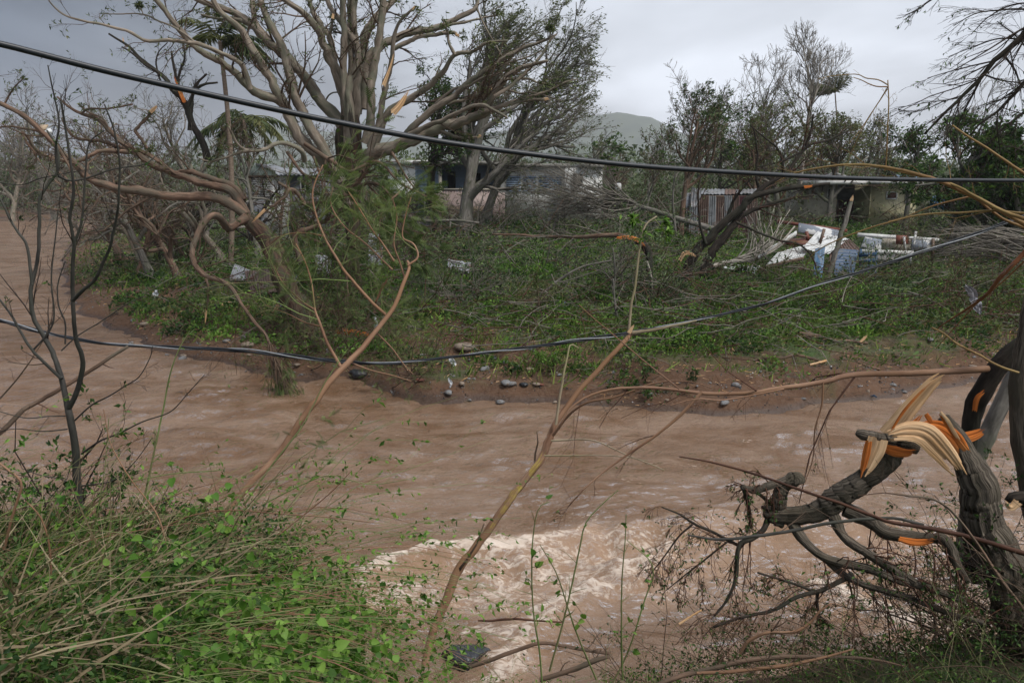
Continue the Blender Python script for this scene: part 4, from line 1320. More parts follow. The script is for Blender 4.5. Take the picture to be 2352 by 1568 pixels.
# branches torn and hanging in front of the trunks, with feathery leaves still on them
YQ = 24.5
tb = thing('torn_branches', P(840, 600, YQ), 'torn-down branches with feathery leaves hanging round the foot of the great tree', 'branches')
hang = [W2([(700, 330), (760, 372), (800, 396), (850, 372), (880, 380), (920, 420), (980, 452)], 11, 3),
        W2([(850, 372), (835, 400), (860, 440), (900, 470)], 7, 3), W2([(700, 470), (760, 462), (800, 440), (830, 410), (850, 380)], 13, 8),
        W2([(820, 430), (850, 420), (880, 432), (905, 470), (925, 520)], 9, 3), W2([(640, 420), (690, 450), (730, 500), (760, 560), (800, 590)], 7, 3),
        W2([(900, 350), (930, 400), (960, 440), (1000, 470)], 6, 2), W2([(720, 360), (740, 420), (730, 480), (700, 520)], 6, 2),
        W2([(660, 350), (700, 400), (760, 420), (820, 440)], 8, 3), W2([(860, 470), (900, 500), (940, 560), (960, 620)], 6, 2), W2([(690, 540), (740, 560), (790, 620), (800, 680)], 7, 3),
        W2([(780, 480), (760, 540), (770, 600), (750, 660)], 6, 2), W2([(920, 440), (880, 480), (870, 540), (880, 600)], 5, 2)]
hl = [limb(h_, YQ + RG.random() * 2 - 1, YQ + RG.random() * 2.5 - 2) for h_ in hang]
for p_, r_ in hl:
    Tubes().add(p_, r_).build('branch', M['bark_red'], tb, 7, .08)
gg = stage([h_[0] for h_ in hl], [h_[1] for h_ in hl], [dict(k=8, L=(.2, .5), ang=(20, 70), n=7, rr=.5, wig=.18, bend=(.4, 0, -.1), t=(.1, 1)), dict(k=6, L=(.3, .7), ang=(20, 60), n=5, rr=.6, wig=.2, bend=(.3, 0, -.2))])
T = Tubes()
for g_ in gg:
    T.add(g_[0], np.maximum(g_[1], .006))
T.build('twigs', M['twig_brown'], tb, 3)['kind'] = 'stuff'
kk = RG.random(len(gg[1][0])) < .42
p, tg = along(gg[1][0][kk], 5, (.2, 1), .06)
Leaves().add(T_feather(6, .34, .07, .2, .7), p, nrm(tg + RG.normal(size=p.shape) * .5 + np.array([.4, 0, -.1])), .22 + .14 * RG.random(len(p))).build('foliage', M['feather'], tb)['kind'] = 'stuff'
# ------------------------------------------------------------------ builders for built things
def paint(name, c, worn=None, rust=None, rough=.6, sc=3.0, metal=0.0, lo3=.55, hi3=.6, sc3=1.6, bump=.1):
    c2 = worn or tuple(x * .72 for x in c)
    M[name] = noise_mat(name, c, c2, sc=sc, rough=rough, metal=metal, c3=rust, sc3=sc3, bump=bump, lo3=lo3, hi3=hi3)
    return M[name]


paint('wall_blue', (.32, .42, .56), (.25, .34, .46))
paint('wall_cream', (.44, .40, .32), (.33, .30, .25), (.20, .17, .13), lo3=.62, hi3=.75)
paint('wall_pink', (.36, .27, .24), (.26, .20, .18))
paint('wall_white', (.72, .72, .69), (.58, .58, .55), (.22, .20, .17), lo3=.62, hi3=.75)
paint('wall_yellow', (.46, .42, .25), (.36, .33, .21), (.20, .18, .12), lo3=.62, hi3=.75)
paint('wall_grey', (.17, .18, .20), (.11, .115, .13))
paint('wall_maroon', (.085, .022, .028), (.055, .018, .022))
paint('trim_white', (.62, .62, .60), (.46, .46, .44), (.20, .17, .14), lo3=.6, hi3=.7)
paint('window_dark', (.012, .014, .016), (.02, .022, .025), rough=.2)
paint('shutter_brown', (.10, .035, .022), (.07, .03, .02))
paint('iron_black', (.015, .016, .018), (.03, .028, .026), (.08, .04, .02), rough=.5)
paint('concrete_dark', (.085, .09, .105), (.055, .058, .068))
paint('concrete', (.22, .21, .19), (.14, .135, .12), (.07, .07, .05))
paint('tin_grey', (.30, .31, .32), (.19, .195, .20), (.16, .075, .04), rough=.45, metal=.35, lo3=.56, hi3=.68)
paint('tin_rust', (.13, .080, .060), (.085, .055, .045), (.25, .24, .23), rough=.75, lo3=.58, hi3=.7)
paint('tin_white', (.60, .61, .60), (.47, .48, .47), (.20, .12, .08), rough=.5, lo3=.63, hi3=.7)
paint('tin_blue', (.035, .13, .25), (.025, .09, .17), (.12, .13, .13), rough=.5, lo3=.6, hi3=.7)
paint('blue_dark', (.022, .065, .135), (.016, .045, .095), (.06, .07, .08), rough=.5, lo3=.6, hi3=.7)
paint('flaking_white', (.56, .56, .54), (.46, .46, .45), (.16, .18, .21), rough=.7, sc3=1.3, lo3=.5, hi3=.53)
paint('wood_red', (.19, .055, .032), (.11, .04, .028))
paint('wood_brown', (.15, .095, .06), (.09, .06, .042))
paint('wood_pale', (.42, .31, .20), (.30, .22, .14))
paint('green_pale', (.42, .50, .42), (.36, .43, .37))


def hexa(name, V, mat, parent=None, bevel=.008):
    """a box from 8 corners (bottom 4, top 4) with softened edges"""
    F = np.array([(0, 3, 2, 1), (4, 5, 6, 7), (0, 1, 5, 4), (1, 2, 6, 5), (2, 3, 7, 6), (3, 0, 4, 7)])
    return mesh_obj(name, V, F, mat, parent, smooth=False)


def box(name, x0, x1, y0, y1, z0, z1, mat, parent=None, sk=0.0):
    V = [(x0, y0, z0), (x1, y0, z0), (x1, y1, z0), (x0, y1, z0), (x0 + sk, y0, z1), (x1 + sk, y0, z1), (x1 + sk, y1, z1), (x0 + sk, y1, z1)]
    return hexa(name, V, mat, parent)


def pbox(name, px0, px1, py0, py1, Y, dep, mat, parent=None, zmin=None):
    a, b = P(px0, py1, Y), P(px1, py0, Y)
    z0 = a[2] if zmin is None else zmin
    return box(name, a[0], b[0], Y, Y + dep, z0, b[2], mat, parent)


def slab(name, c4, th, mat, parent=None):
    """a plate from four corners with real thickness"""
    c = np.array(c4, float)
    n = nrm(np.cross(c[1] - c[0], c[3] - c[0]))
    return hexa(name, np.vstack([c, c + n * th]), mat, parent)


def corrugated(name, c4, mat, parent=None, pitch=.09, amp=.016, nv=8, warp=.05, th=.002, seed=1):
    """a corrugated sheet spanning four corners (ribs run from edge 0-1 to edge 3-2)"""
    c = np.array(c4, float)
    wdt = np.linalg.norm(c[1] - c[0])
    nu = int(min(140, max(12, wdt / pitch * 6)))
    u_, v_ = np.meshgrid(np.linspace(0, 1, nu), np.linspace(0, 1, nv))
    u3, v3 = u_[..., None], v_[..., None]
    Pn = (c[0] * (1 - u3) + c[1] * u3) * (1 - v3) + (c[3] * (1 - u3) + c[2] * u3) * v3
    n = nrm(np.cross(c[1] - c[0], c[3] - c[0]))
    off = amp * np.sin(u_ * wdt / pitch * 2 * np.pi) + warp * (fbm(u_ * 2.2 + seed * 3.7, v_ * 2.6 + seed, 3, seed) - .5) * 2
    Pn = Pn + n * off[..., None]
    V = np.concatenate([Pn.reshape(-1, 3), (Pn - n * th).reshape(-1, 3)])
    i2 = (np.arange(nv - 1)[:, None] * nu + np.arange(nu - 1)[None]).ravel()
    F = np.stack([i2, i2 + 1, i2 + nu + 1, i2 + nu], 1)
    return mesh_obj(name, V, np.concatenate([F, F[:, ::-1] + nu * nv]), mat, parent)


def beam(name, a, b, w_, h_, mat, parent=None):
    a, b = np.array(a, float), np.array(b, float)
    t_ = nrm(b - a)
    s = nrm(np.cross(t_, np.array([0, 0, 1.0]) if abs(t_[2]) < .9 else np.array([0, 1.0, 0])))
    n = np.cross(s, t_)
    V = [a - s * w_ / 2 - n * h_ / 2, a + s * w_ / 2 - n * h_ / 2, b + s * w_ / 2 - n * h_ / 2, b - s * w_ / 2 - n * h_ / 2,
         a - s * w_ / 2 + n * h_ / 2, a + s * w_ / 2 + n * h_ / 2, b + s * w_ / 2 + n * h_ / 2, b - s * w_ / 2 + n * h_ / 2]
    return hexa(name, V, mat, parent)


def share(o, name, parent, dx=0.0, dy=0.0, dz=0.0):
    c = o.copy()
    c.name = name
    COL.objects.link(c)
    c.parent = parent
    c.matrix_parent_inverse = parent.matrix_basis.inverted()
    c.location = (o.location.x + dx, o.location.y + dy, o.location.z + dz)
    return c


def window(root, px0, px1, py0, py1, Y, frame, pane, bars=1, name='window', sill=True):
    a, b = P(px0, py1, Y), P(px1, py0, Y)
    x0, x1, z0, z1 = a[0], b[0], a[2], b[2]
    f = .07
    V, F = [], []

    def bx(x0_, x1_, y0_, y1_, z0_, z1_):
        k = len(V)
        V.extend([(x0_, y0_, z0_), (x1_, y0_, z0_), (x1_, y1_, z0_), (x0_, y1_, z0_), (x0_, y0_, z1_), (x1_, y0_, z1_), (x1_, y1_, z1_), (x0_, y1_, z1_)])
        F.extend([[k + i for i in q] for q in [(0, 3, 2, 1), (4, 5, 6, 7), (0, 1, 5, 4), (1, 2, 6, 5), (2, 3, 7, 6), (3, 0, 4, 7)]])
    bx(x0, x0 + f, Y - .05, Y + .03, z0, z1)
    bx(x1 - f, x1, Y - .05, Y + .03, z0, z1)
    bx(x0 + f, x1 - f, Y - .05, Y + .03, z1 - f, z1)
    bx(x0 + f, x1 - f, Y - .07, Y + .03, z0, z0 + f)
    for i in range(bars):
        xm = x0 + (x1 - x0) * (i + 1) / (bars + 1)
        bx(xm - .025, xm + .025, Y - .04, Y + .02, z0 + f, z1 - f)
    w_ = mesh_obj(name, V, np.array(F), frame, root, smooth=False)
    box('pane', x0 + f, x1 - f, Y - .012, Y + .02, z0 + f, z1 - f, pane, w_)
    return w_


def louvres(root, px0, px1, py0, py1, Y, mat, n=10):
    """a louvred shutter: frame and single slats"""
    a, b = P(px0, py1, Y), P(px1, py0, Y)
    sh_ = box('shutter', a[0], b[0], Y + .03, Y + .06, a[2], b[2], M['window_dark'], root)
    h = (b[2] - a[2]) / n
    first = None
    for i in range(n):
        z = a[2] + h * i
        if first is None:
            V = [(a[0], Y - .05, z + .01), (b[0], Y - .05, z + .01), (b[0], Y + .025, z + h * .55), (a[0], Y + .025, z + h * .55),
                 (a[0], Y - .05, z + .045), (b[0], Y - .05, z + .045), (b[0], Y + .025, z + h * .55 + .03), (a[0], Y + .025, z + h * .55 + .03)]
            first = hexa('slat', V, mat, sh_)
        else:
            share(first, 'slat', sh_, dz=h * i)
    return sh_


# ---- blue house with a porch, behind the great trees
YH = 54.0
zb = float(hz(np.array([2.0]), np.array([YH]))[0]) - .3
hx = lambda px: P(px, 430, YH)[0]
bh = thing('blue_house', (hx(1075), YH, zb), 'low blue and cream house with a porch behind the great tree', 'house')
pbox('wall', 955, 1008, 377, 450, YH + .5, 5, M['wall_blue'], bh, zmin=zb)
pbox('porch_back_wall', 1008.5, 1138, 380, 450, YH + 2.2, .25, M['wall_blue'], bh, zmin=zb)
pbox('roof', 948, 1150, 370, 378, YH - .4, 7, M['concrete'], bh)
for x_ in (1008, 1072, 1138):
    pbox('porch_column', x_, x_ + 6, 378, 450, YH, .3, M['wall_cream'], bh, zmin=zb)
window(bh, 1080, 1104, 398, 426, YH + 2.19, M['iron_black'], M['window_dark'], 3, 'barred_window')
pbox('door', 1028, 1046, 394, 440, YH + 2.1, .09, M['window_dark'], bh, zmin=zb)
pbox('porch_rail', 1014, 1138, 433, 437, YH, .18, M['wall_cream'], bh)
a = P(1016, 450, YH)
bal = None
for i in range(34):
    x_ = hx(1016 + i * 3.55)
    if bal is None:
        bal = box('baluster', x_, x_ + .06, YH + .03, YH + .13, zb, P(0, 437, YH)[2], M['wall_pink'], bh)
        bx0 = x_
    else:
        share(bal, 'baluster', bh, dx=x_ - bx0)
pbox('front_wall', 985, 1160, 443, 470, YH - 1.2, .25, M['wall_pink'], bh, zmin=zb)
# blue slatted lines on the left wall
fs_ = None
for i in range(9):
    z = P(0, 424 - i * 4.6, YH)[2]
    if fs_ is None:
        fs_ = box('board', hx(956), hx(1000), YH + .42, YH + .52, z, z + .10, M['wall_blue'], bh)
        z00 = z
    else:
        share(fs_, 'board', bh, dz=z - z00)

ah = thing('white_house', (hx(1265), YH, zb), 'long white house with blue louvres, mostly hidden by fallen grey branches', 'house')
pbox('wall', 1141, 1300, 384, 452, YH + .8, 5, M['wall_white'], ah, zmin=zb)
pbox('side_wall', 1301, 1384, 386, 450, YH - 1.2, 6, M['wall_white'], ah, zmin=zb)
pbox('roof', 1136, 1310, 376, 383.5, YH + .3, 6.3, M['concrete'], ah)
pbox('parapet', 1330, 1388, 377, 385.5, YH - 1.5, 6.6, M['concrete'], ah)
for x0_, x1_ in ((1163, 1196), (1202, 1232), (1238, 1290)):
    louvres(ah, x0_, x1_, 404, 440, YH + .74, M['wall_blue'], 9)
window(ah, 1312, 1340, 398, 432, YH - 1.21, M['trim_white'], M['window_dark'], 1)
for x_ in (1147, 1153):
    pbox('vent', x_, x_ + 2, 400, 412, YH + .76, .05, M['window_dark'], ah)

# distant white building left of the blue house
wb = thing('white_building', (hx(935), YH + 10, zb), 'small white flat-roofed building left of the blue house', 'building')
pbox('wall', 892, 955, 378, 440, YH + 10, 4, M['wall_white'], wb, zmin=zb)
pbox('roof', 886, 1000, 368, 377, YH + 9.5, 5, M['trim_white'], wb)
window(wb, 905, 930, 388, 410, YH + 9.99, M['trim_white'], M['window_dark'], 2)

# gate with pillars and steps
YG = 47.0
zg = float(hz(np.array([-5.0]), np.array([YG]))[0])
gt = thing('garden_gate', (P(940, 487, YG)[0], YG, zg), 'black iron double gate between two cream pillars above dark steps', 'gate')
zt = P(0, 487, YG)[2]
for x0_, x1_ in ((897, 905), (974, 983)):
    pbox('pillar', x0_, x1_, 446, 490, YG, .35, M['wall_cream'], gt, zmin=zg - .2)
    pbox('pillar_cap', x0_ - 2, x1_ + 2, 443, 446.5, YG - .06, .47, M['wall_cream'], gt)
for a_, b_ in ((906, 938.5), (940, 973)):
    lf = pbox('gate_leaf', a_, b_, 452, 454, YG + .12, .05, M['iron_black'], gt)
    pbox('rail', a_, b_, 482, 484, YG + .12, .05, M['iron_black'], lf)
    pbox('rail', a_, b_, 466, 467.5, YG + .12, .05, M['iron_black'], lf)
    b0 = None
    for i in range(11):
        px_ = a_ + 1 + (b_ - a_ - 2) * i / 10
        if b0 is None:
            b0 = pbox('bar', px_ - .7, px_ + .7, 447, 485, YG + .1, .03, M['iron_black'], lf)
            pb = px_
        else:
            share(b0, 'bar', lf, dx=(px_ - pb) / FPX * YG)
pbox('step', 893, 982, 487.5, 494, YG - .5, .85, M['concrete_dark'], gt)
pbox('step', 887, 988, 494.2, 500, YG - .95, 1.3, M['concrete_dark'], gt)
pbox('step', 880, 990, 500.2, 507, YG - 1.4, 1.75, M['concrete_dark'], gt, zmin=zg - .5)

pf = thing('picket_fence', (P(1050, 495, YG + .5)[0], YG + .5, zg), 'weathered wooden picket fence right of the iron gate', 'fence')
pbox('rail', 990, 1135, 480, 482, YG + .62, .05, M['wood_brown'], pf)
pbox('rail', 990, 1135, 491, 493, YG + .62, .05, M['wood_brown'], pf)
b0 = None
for i in range(44):
    px_ = 991 + i * 3.25
    if b0 is None:
        b0 = pbox('picket', px_, px_ + 1.6, 474, 499, YG + .56, .03, M['wood_pale'], pf)
        pb = px_
    else:
        share(b0, 'picket', pf, dx=(px_ - pb) / FPX * YG, dz=.06 * (RG.random() - .5))

# ---- white louvred kiosk and grey building on the left
YK = 44.0
zk = float(hz(np.array([-13.5]), np.array([YK]))[0]) - .3
kx = P(598, 430, YK)
ks = thing('kiosk', (kx[0], YK + 1, zk), 'small white louvred hut with a pale green gable among the branches', 'hut')
a, b = P(566, 460, YK), P(632, 404, YK)
box('wall', a[0], b[0], YK + .06, YK + 2.6, zk, b[2], M['wall_white'], ks)
gz0, gz1 = P(0, 403, YK)[2], P(0, 380, YK)[2]
g0, g1 = P(568, 403, YK)[0], P(637, 403, YK)[0]
mesh_obj('gable', [(g0, YK - .1, gz0), (g1, YK - .1, gz0), (g0 * .62 + g1 * .38 + .22, YK - .1, gz1), (g0 * .75 + g1 * .25, YK - .1, gz1 - .02),
                   (g0, YK + .1, gz0), (g1, YK + .1, gz0), (g0 * .62 + g1 * .38 + .22, YK + .1, gz1), (g0 * .75 + g1 * .25, YK + .1, gz1 - .02)],
         np.array([(0, 1, 2, 3), (7, 6, 5, 4), (0, 4, 5, 1), (1, 5, 6, 2), (2, 6, 7, 3), (3, 7, 4, 0)]), M['green_pale'], ks, smooth=False)
slab('roof', [(g0 * .65 + g1 * .35, YK - .3, gz1 + .03), (g1 + .5, YK - .3, gz0 + .05), (g1 + .5, YK + 3, gz0 + .05), (g0 * .65 + g1 * .35, YK + 3, gz1 + .03)], .06, M['tin_grey'], ks)
pbox('beam', 565, 640, 403.2, 408, YK - .12, .2, M['wood_brown'], ks)
louvres(ks, 574, 596, 410, 452, YK, M['trim_white'], 11)
louvres(ks, 599, 624, 410, 452, YK, M['trim_white'], 11)
gb = thing('grey_building', (P(690, 440, YK + 3)[0], YK + 3, zk), 'low grey building with a tin roof right of the white hut', 'building')
pbox('wall', 640, 728, 402, 470, YK + 3, 4, M['wall_grey'], gb, zmin=zk)
c = [P(634, 402, YK + 2.7), P(740, 404, YK + 2.7), P(735, 388, YK + 7), P(630, 384, YK + 7)]
corrugated('roof', c, M['tin_grey'], gb, pitch=.25, amp=.03)
window(gb, 690, 712, 414, 440, YK + 2.99, M['trim_white'], M['window_dark'], 1)
pbox('lattice_fence', 566, 610, 462, 486, YK - 2, .08, M['wall_grey'], gb, zmin=zk)

# ---- yellow house
YY_ = 50.0
zy = float(hz(np.array([24.0]), np.array([YY_]))[0]) - .4
yh = thing('yellow_house', (P(2050, 450, YY_)[0], YY_, zy), 'pale yellow one-storey house with a flat white-edged roof and louvred door', 'house')
pbox('wall', 2000, 2108, 423, 480, YY_, 5, M['wall_yellow'], yh, zmin=zy)
pbox('roof', 1996, 2122, 416, 422.5, YY_ - .6, 6.4, M['trim_white'], yh)
slab('roof_sheet', [P(2040, 416, YY_ - .4), P(2118, 416, YY_ - .4), P(2108, 405, YY_ + 3), P(2060, 403, YY_ + 3)], .05, M['tin_blue'], yh)
window(yh, 2034, 2061, 440, 458, YY_ - .01, M['trim_white'], M['shutter_brown'], 0)
louvres(yh, 2077, 2091, 436, 466, YY_ - .01, M['trim_white'], 9)
pbox('corner_post', 1997, 2003, 423, 480, YY_ - .2, .19, M['wall_yellow'], yh, zmin=zy)
mh = thing('maroon_house', (P(1930, 450, YY_)[0], YY_, zy), 'cream and maroon house with an open carport, joined left of the yellow house', 'house')
pbox('wall', 1925, 1995, 424, 458, YY_ + 2.6, .3, M['wall_grey'], mh)
pbox('lower_wall', 1925, 1995, 458.3, 480, YY_ + 2.5, .3, M['wall_maroon'], mh, zmin=zy)
pbox('side_wall', 1852, 1924, 424, 480, YY_ + .8, 4, M['wall_cream'], mh, zmin=zy)
pbox('fascia', 1846, 1994.5, 415, 424, YY_ - .4, .25, M['trim_white'], mh)
pbox('roof', 1846, 1994.5, 413, 415.6, YY_ - .1, 6, M['concrete'], mh)
za, zc_ = P(0, 415, YY_ + 1)[2], P(0, 399, YY_ + 1)[2]
xa, xb, xm = P(1895, 400, YY_)[0], P(1985, 400, YY_)[0], P(1928, 400, YY_)[0]
mesh_obj('gable', [(xa, YY_ + 1, za), (xb, YY_ + 1, za), (xm, YY_ + 1, zc_), (xa, YY_ + 5, za), (xb, YY_ + 5, za), (xm, YY_ + 5, zc_)],
         [np.array([(0, 1, 2), (5, 4, 3)]), np.array([(0, 2, 5, 3), (2, 1, 4, 5)])], M['wall_maroon'], mh, smooth=False)
beam('gable_trim', (xa - .2, YY_ + .9, za - .02), (xm, YY_ + .9, zc_ + .04), .12, .14, M['trim_white'], mh)
beam('gable_trim', (xm, YY_ + .9, zc_ + .04), (xb + .2, YY_ + .9, za - .02), .12, .14, M['trim_white'], mh)
louvres(mh, 1857, 1880, 430, 456, YY_ + .79, M['trim_white'], 8)
window(mh, 1898, 1918, 432, 456, YY_ + .79, M['trim_white'], M['window_dark'], 1)

sh_ = thing('tin_roof_sheet', P(2332, 424, 46), 'white tin roof sheet showing through the trees at the right edge', 'roof sheet')
corrugated('sheet', [P(2300, 432, 45), P(2350, 424, 45), P(2350, 416, 48), P(2310, 424, 48)], M['tin_white'], sh_, pitch=.2)
pbox('post', 2330, 2334, 426, 445, 46.5, .15, M['wood_brown'], sh_, zmin=P(0, 475, 46)[2])
cart = thing('blue_cart', P(2158, 475, 46), 'small blue box trailer tipped right of the yellow house', 'trailer')
slab('body', [P(2132, 476, 45.5), P(2172, 484, 45.5), P(2175, 476, 47), P(2136, 468, 47)], .5, M['tin_blue'], cart)
slab('lid', [P(2130, 464, 45.4), P(2175, 473, 45.4), P(2178, 468, 47), P(2134, 460, 47)], .05, M['trim_white'], cart)
tk = thing('water_tank', P(1420, 437, 60), 'white plastic tank in the green clearing right of the white house', 'tank')
Tubes().add(np.array([P(1420, 438, 60), P(1420, 436, 60), P(1420, 423, 60), P(1420, 421, 60)]), RW(14, 60) * np.array([.9, 1, 1, .75])).build('body', M['trim_white'], tk, 16)
Tubes().add(np.array([P(1420, 421, 60), P(1420, 419, 60)]), RW(6, 60) * np.ones(2)).build('cap', M['concrete_dark'], tk, 12)

# ---- low concrete wall and corrugated tin fence
YF = 42.0
zf = float(hz(np.array([14.0]), np.array([YF]))[0]) - .3
cw = thing('block_wall', (P(1535, 480, YF)[0], YF + 1, zf), 'low mossy concrete wall between the fallen tree and the tin fence', 'wall')
b0 = None
for r_ in range(4):
    for c_ in range(12):
        x_ = P(1484, 480, YF)[0] + c_ * .21 * 1.02 * 1.02 + (.1 if r_ % 2 else 0)
        z = zf + r_ * .325
        if b0 is None:
            b0 = box('block', x_, x_ + .205, YF + 1, YF + 1.18, z, z + .31, M['concrete'], cw)
            x00, z00 = x_, z
        else:
            share(b0, 'block', cw, dx=x_ - x00, dy=.02 * (RG.random() - .5), dz=z - z00)
tf = thing('tin_fence', (P(1650, 515, YF)[0], YF, zf), 'fence of upright corrugated tin sheets, some grey and some rusty', 'fence')
xs_ = [1583, 1604, 1626, 1643, 1662, 1680, 1696, 1716, 1738]
tops = [449, 451, 450, 453, 449, 452, 450, 454]
mats_ = ['tin_grey', 'tin_rust', 'tin_grey', 'tin_rust', 'tin_grey', 'tin_rust', 'wall_maroon', 'tin_rust']
for i in range(8):
    a_, b_ = xs_[i], xs_[i + 1] + 1.5
    yy = YF + (.03 if i % 2 else 0)
    c = [P(a_, 520, yy), P(b_, 520, yy), P(b_ + 1, tops[i], yy - .1), P(a_ + 1, tops[i], yy)]
    c[0][2] = c[1][2] = zf
    corrugated('tin_sheet', c, M[mats_[i]], tf, pitch=.11, amp=.016, warp=.03, seed=i)
beam('rail', P(1583, 451, YF + .2), P(1740, 452, YF + .2), .08, .1, M['wood_brown'], tf)
rs = thing('shed_roof', (P(1665, 440, YF + 2)[0], YF + 2, zf), 'low shed with a peeled-back tin roof behind the tin fence', 'shed')
for i in range(6):
    a_ = 1588 + i * 25
    corrugated('roof_sheet', [P(a_, 447 - i * .3, YF + .5), P(a_ + 26, 446 - i * .3, YF + .5), P(a_ + 28, 434, YF + 4), P(a_ + 3, 434, YF + 4)], M['tin_grey' if i != 3 else 'tin_rust'], rs, pitch=.2, amp=.025, seed=i + 9)
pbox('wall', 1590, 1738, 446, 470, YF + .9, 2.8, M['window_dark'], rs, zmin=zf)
corrugated('loose_sheet', [P(1586, 476, YF - .4), P(1604, 474, YF - .4), P(1612, 436, YF - .2), P(1588, 430, YF - .2)], M['tin_grey'], rs, pitch=.12, amp=.02, warp=.12, seed=4)

# ------------------------------------------------------------------ the collapsed shack
YS = 31.0
zs = lambda px, py: G(px, py)
sk = thing('collapsed_shack', P(1900, 620, YS), 'collapsed wooden shack: white fascia boards, red beams and rafters in a heap', 'wrecked shack')


def Q(px, py, dy=0.0):
    return P(px, py, YS + dy)


slab('wall_panel', [Q(1832, 534, .4), Q(1934, 552, .6), Q(1934, 532, 1), Q(1834, 514, .8)], .05, M['flaking_white'], sk)
beam('ridge_beam', Q(1785, 509, 1.2), Q(1945, 530, 1.0), .10, .13, M['wood_red'], sk)
beam('rafter', Q(1820, 538, .2), Q(1885, 550, .3), .09, .09, M['wood_brown'], sk)
beam('rafter', Q(1893, 526, .1), Q(1882, 562, .0), .09, .09, M['wood_brown'], sk)
beam('rafter', Q(1852, 532, .3), Q(1856, 552, .2), .12, .09, M['wood_red'], sk)
slab('red_boards', [Q(1800, 562, 0), Q(1866, 564, 0), Q(1900, 545, .5), Q(1812, 552, .5)], .06, M['wood_red'], sk)
beam('fascia_board', Q(1741, 592, -1.5), Q(1829, 535, .2), .05, .16, M['trim_white'], sk)
corrugated('roof_sheet', [Q(1840, 572, -.6), Q(1905, 583, -.4), Q(1950, 548, .7), Q(1878, 531, .5)], M['tin_white'], sk, pitch=.13, amp=.02, warp=.06, seed=2)
corrugated('roof_sheet', [Q(1905, 600, -.5), Q(1980, 575, -.3), Q(1950, 548, .6), Q(1905, 560, .4)], M['tin_rust'], sk, pitch=.13, amp=.02, warp=.06, seed=6)
beam('fascia_board', Q(1970, 539, .4), Q(2062, 545, .8), .05, .15, M['trim_white'], sk)
beam('fascia_board', Q(2062, 545, .8), Q(2156, 551, .9), .05, .13, M['trim_white'], sk)
slab('wall_panel', [Q(1974, 572, .1), Q(2022, 575, .1), Q(2024, 551, .3), Q(1986, 545, .3)], .05, M['flaking_white'], sk)
slab('wall_panel', [Q(2092, 574, .3), Q(2137, 576, .3), Q(2137, 553, .4), Q(2094, 551, .4)], .05, M['flaking_white'], sk)
slab('wall_panel', [Q(2024, 572, .9), Q(2090, 574, .9), Q(2090, 550, 1), Q(2026, 548, 1)], .05, M['wall_cream'], sk)
slab('door', [Q(2057, 561, .5), Q(2085, 562, .5), Q(2085, 541, .55), Q(2058, 540, .55)], .05, M['wood_red'], sk)
beam('post', Q(2079, 575, .3), Q(2076, 543, .4), .07, .07, M['trim_white'], sk)
beam('post', Q(2094, 580, .3), Q(2104, 532, .4), .07, .07, M['trim_white'], sk)
beam('post', Q(2141, 600, .3), Q(2143, 548, .3), .09, .09, M['wood_brown'], sk)
beam('floor_beam', Q(1972, 577, -.1), Q(2096, 581, .2), .12, .16, M['trim_white'], sk)
beam('post', Q(2090, 608, .1), Q(2092, 580, .1), .06, .06, M['trim_white'], sk)
slab('step', [Q(1999, 603, .2), Q(2075, 605, .2), Q(2075, 590, .9), Q(2001, 588, .9)], .08, M['concrete'], sk)

wr = thing('roof_panel', G(1800, 612), 'white ribbed roof panel sloping off the left of the wrecked shack', 'roof panel')
corrugated('sheet', [Q(1757, 611, -1.2), Q(1845, 590, -.6), Q(1872, 556, -.1), Q(1786, 580, -.7)], M['tin_white'], wr, pitch=.15, amp=.014, warp=.06, seed=3)
beam('edge', Q(1757, 613, -1.25), Q(1846, 593, -.65), .05, .12, M['wood_brown'], wr)
gsh = thing('roof_panel', G(1700, 628), 'white sheet lying flat in the grass near the black stems', 'roof panel')
c = [G(1655, 630), G(1735, 640), G(1745, 622), G(1668, 617)]
for q in c:
    q[2] += .18
corrugated('sheet', c, M['tin_white'], gsh, pitch=.2, amp=.012, warp=.1, seed=5)
bs = thing('blue_sheet', G(1875, 650), 'bright blue sheet standing on end in front of the wrecked shack', 'blue sheet')
corrugated('sheet', [Q(1868, 642, -2.6), Q(1886, 650, -2.5), Q(1895, 565, -1.6), Q(1872, 572, -1.7)], M['tin_blue'], bs, pitch=.3, amp=.008, warp=.03, seed=8)
bd = thing('blue_shutter', G(1945, 640), 'dark blue ribbed shutter leaning in the leaves under the wreck', 'shutter')
corrugated('sheet', [Q(1958, 640, -1.9), Q(1972, 574, -.8), Q(1922, 570, -.8), Q(1915, 640, -2)], M['blue_dark'], bd, pitch=.16, amp=.010, warp=.03, seed=12)
bd2 = thing('blue_crate', G(1985, 622), 'dark blue slatted crate half buried right of the blue shutter', 'crate')
for i in range(4):
    slab('slat', [Q(1972, 632 - i * 14, -1.6 + i * .1), Q(2012, 630 - i * 14, -1.5 + i * .1), Q(2013, 621 - i * 14, -1.5 + i * .1), Q(1973, 623 - i * 14, -1.6 + i * .1)], .05, M['blue_dark'], bd2)
beam('post', Q(1974, 636, -1.5), Q(1977, 572, -1.2), .07, .06, M['blue_dark'], bd2)
beam('post', Q(2010, 634, -1.4), Q(2013, 574, -1.1), .07, .06, M['blue_dark'], bd2)
st = thing('broken_stake', G(1903, 640), 'pale broken pole standing in front of the wrecked shack, tip snapped', 'pole')
Tubes().add(*limb([(1901, 640, 12), (1912, 600, 12), (1930, 540, 11), (1946, 490, 10), (1957, 455, 8)], YS - 3, YS - 2.4)).build('pole', M['bark_grey'], st, 9, .05)
splinter([(1955, 462), (1959, 450), (1960, 446)], [8, 5, 1], YS - 2.5, nst=5).build('broken_end', M['broken'], st, 4)

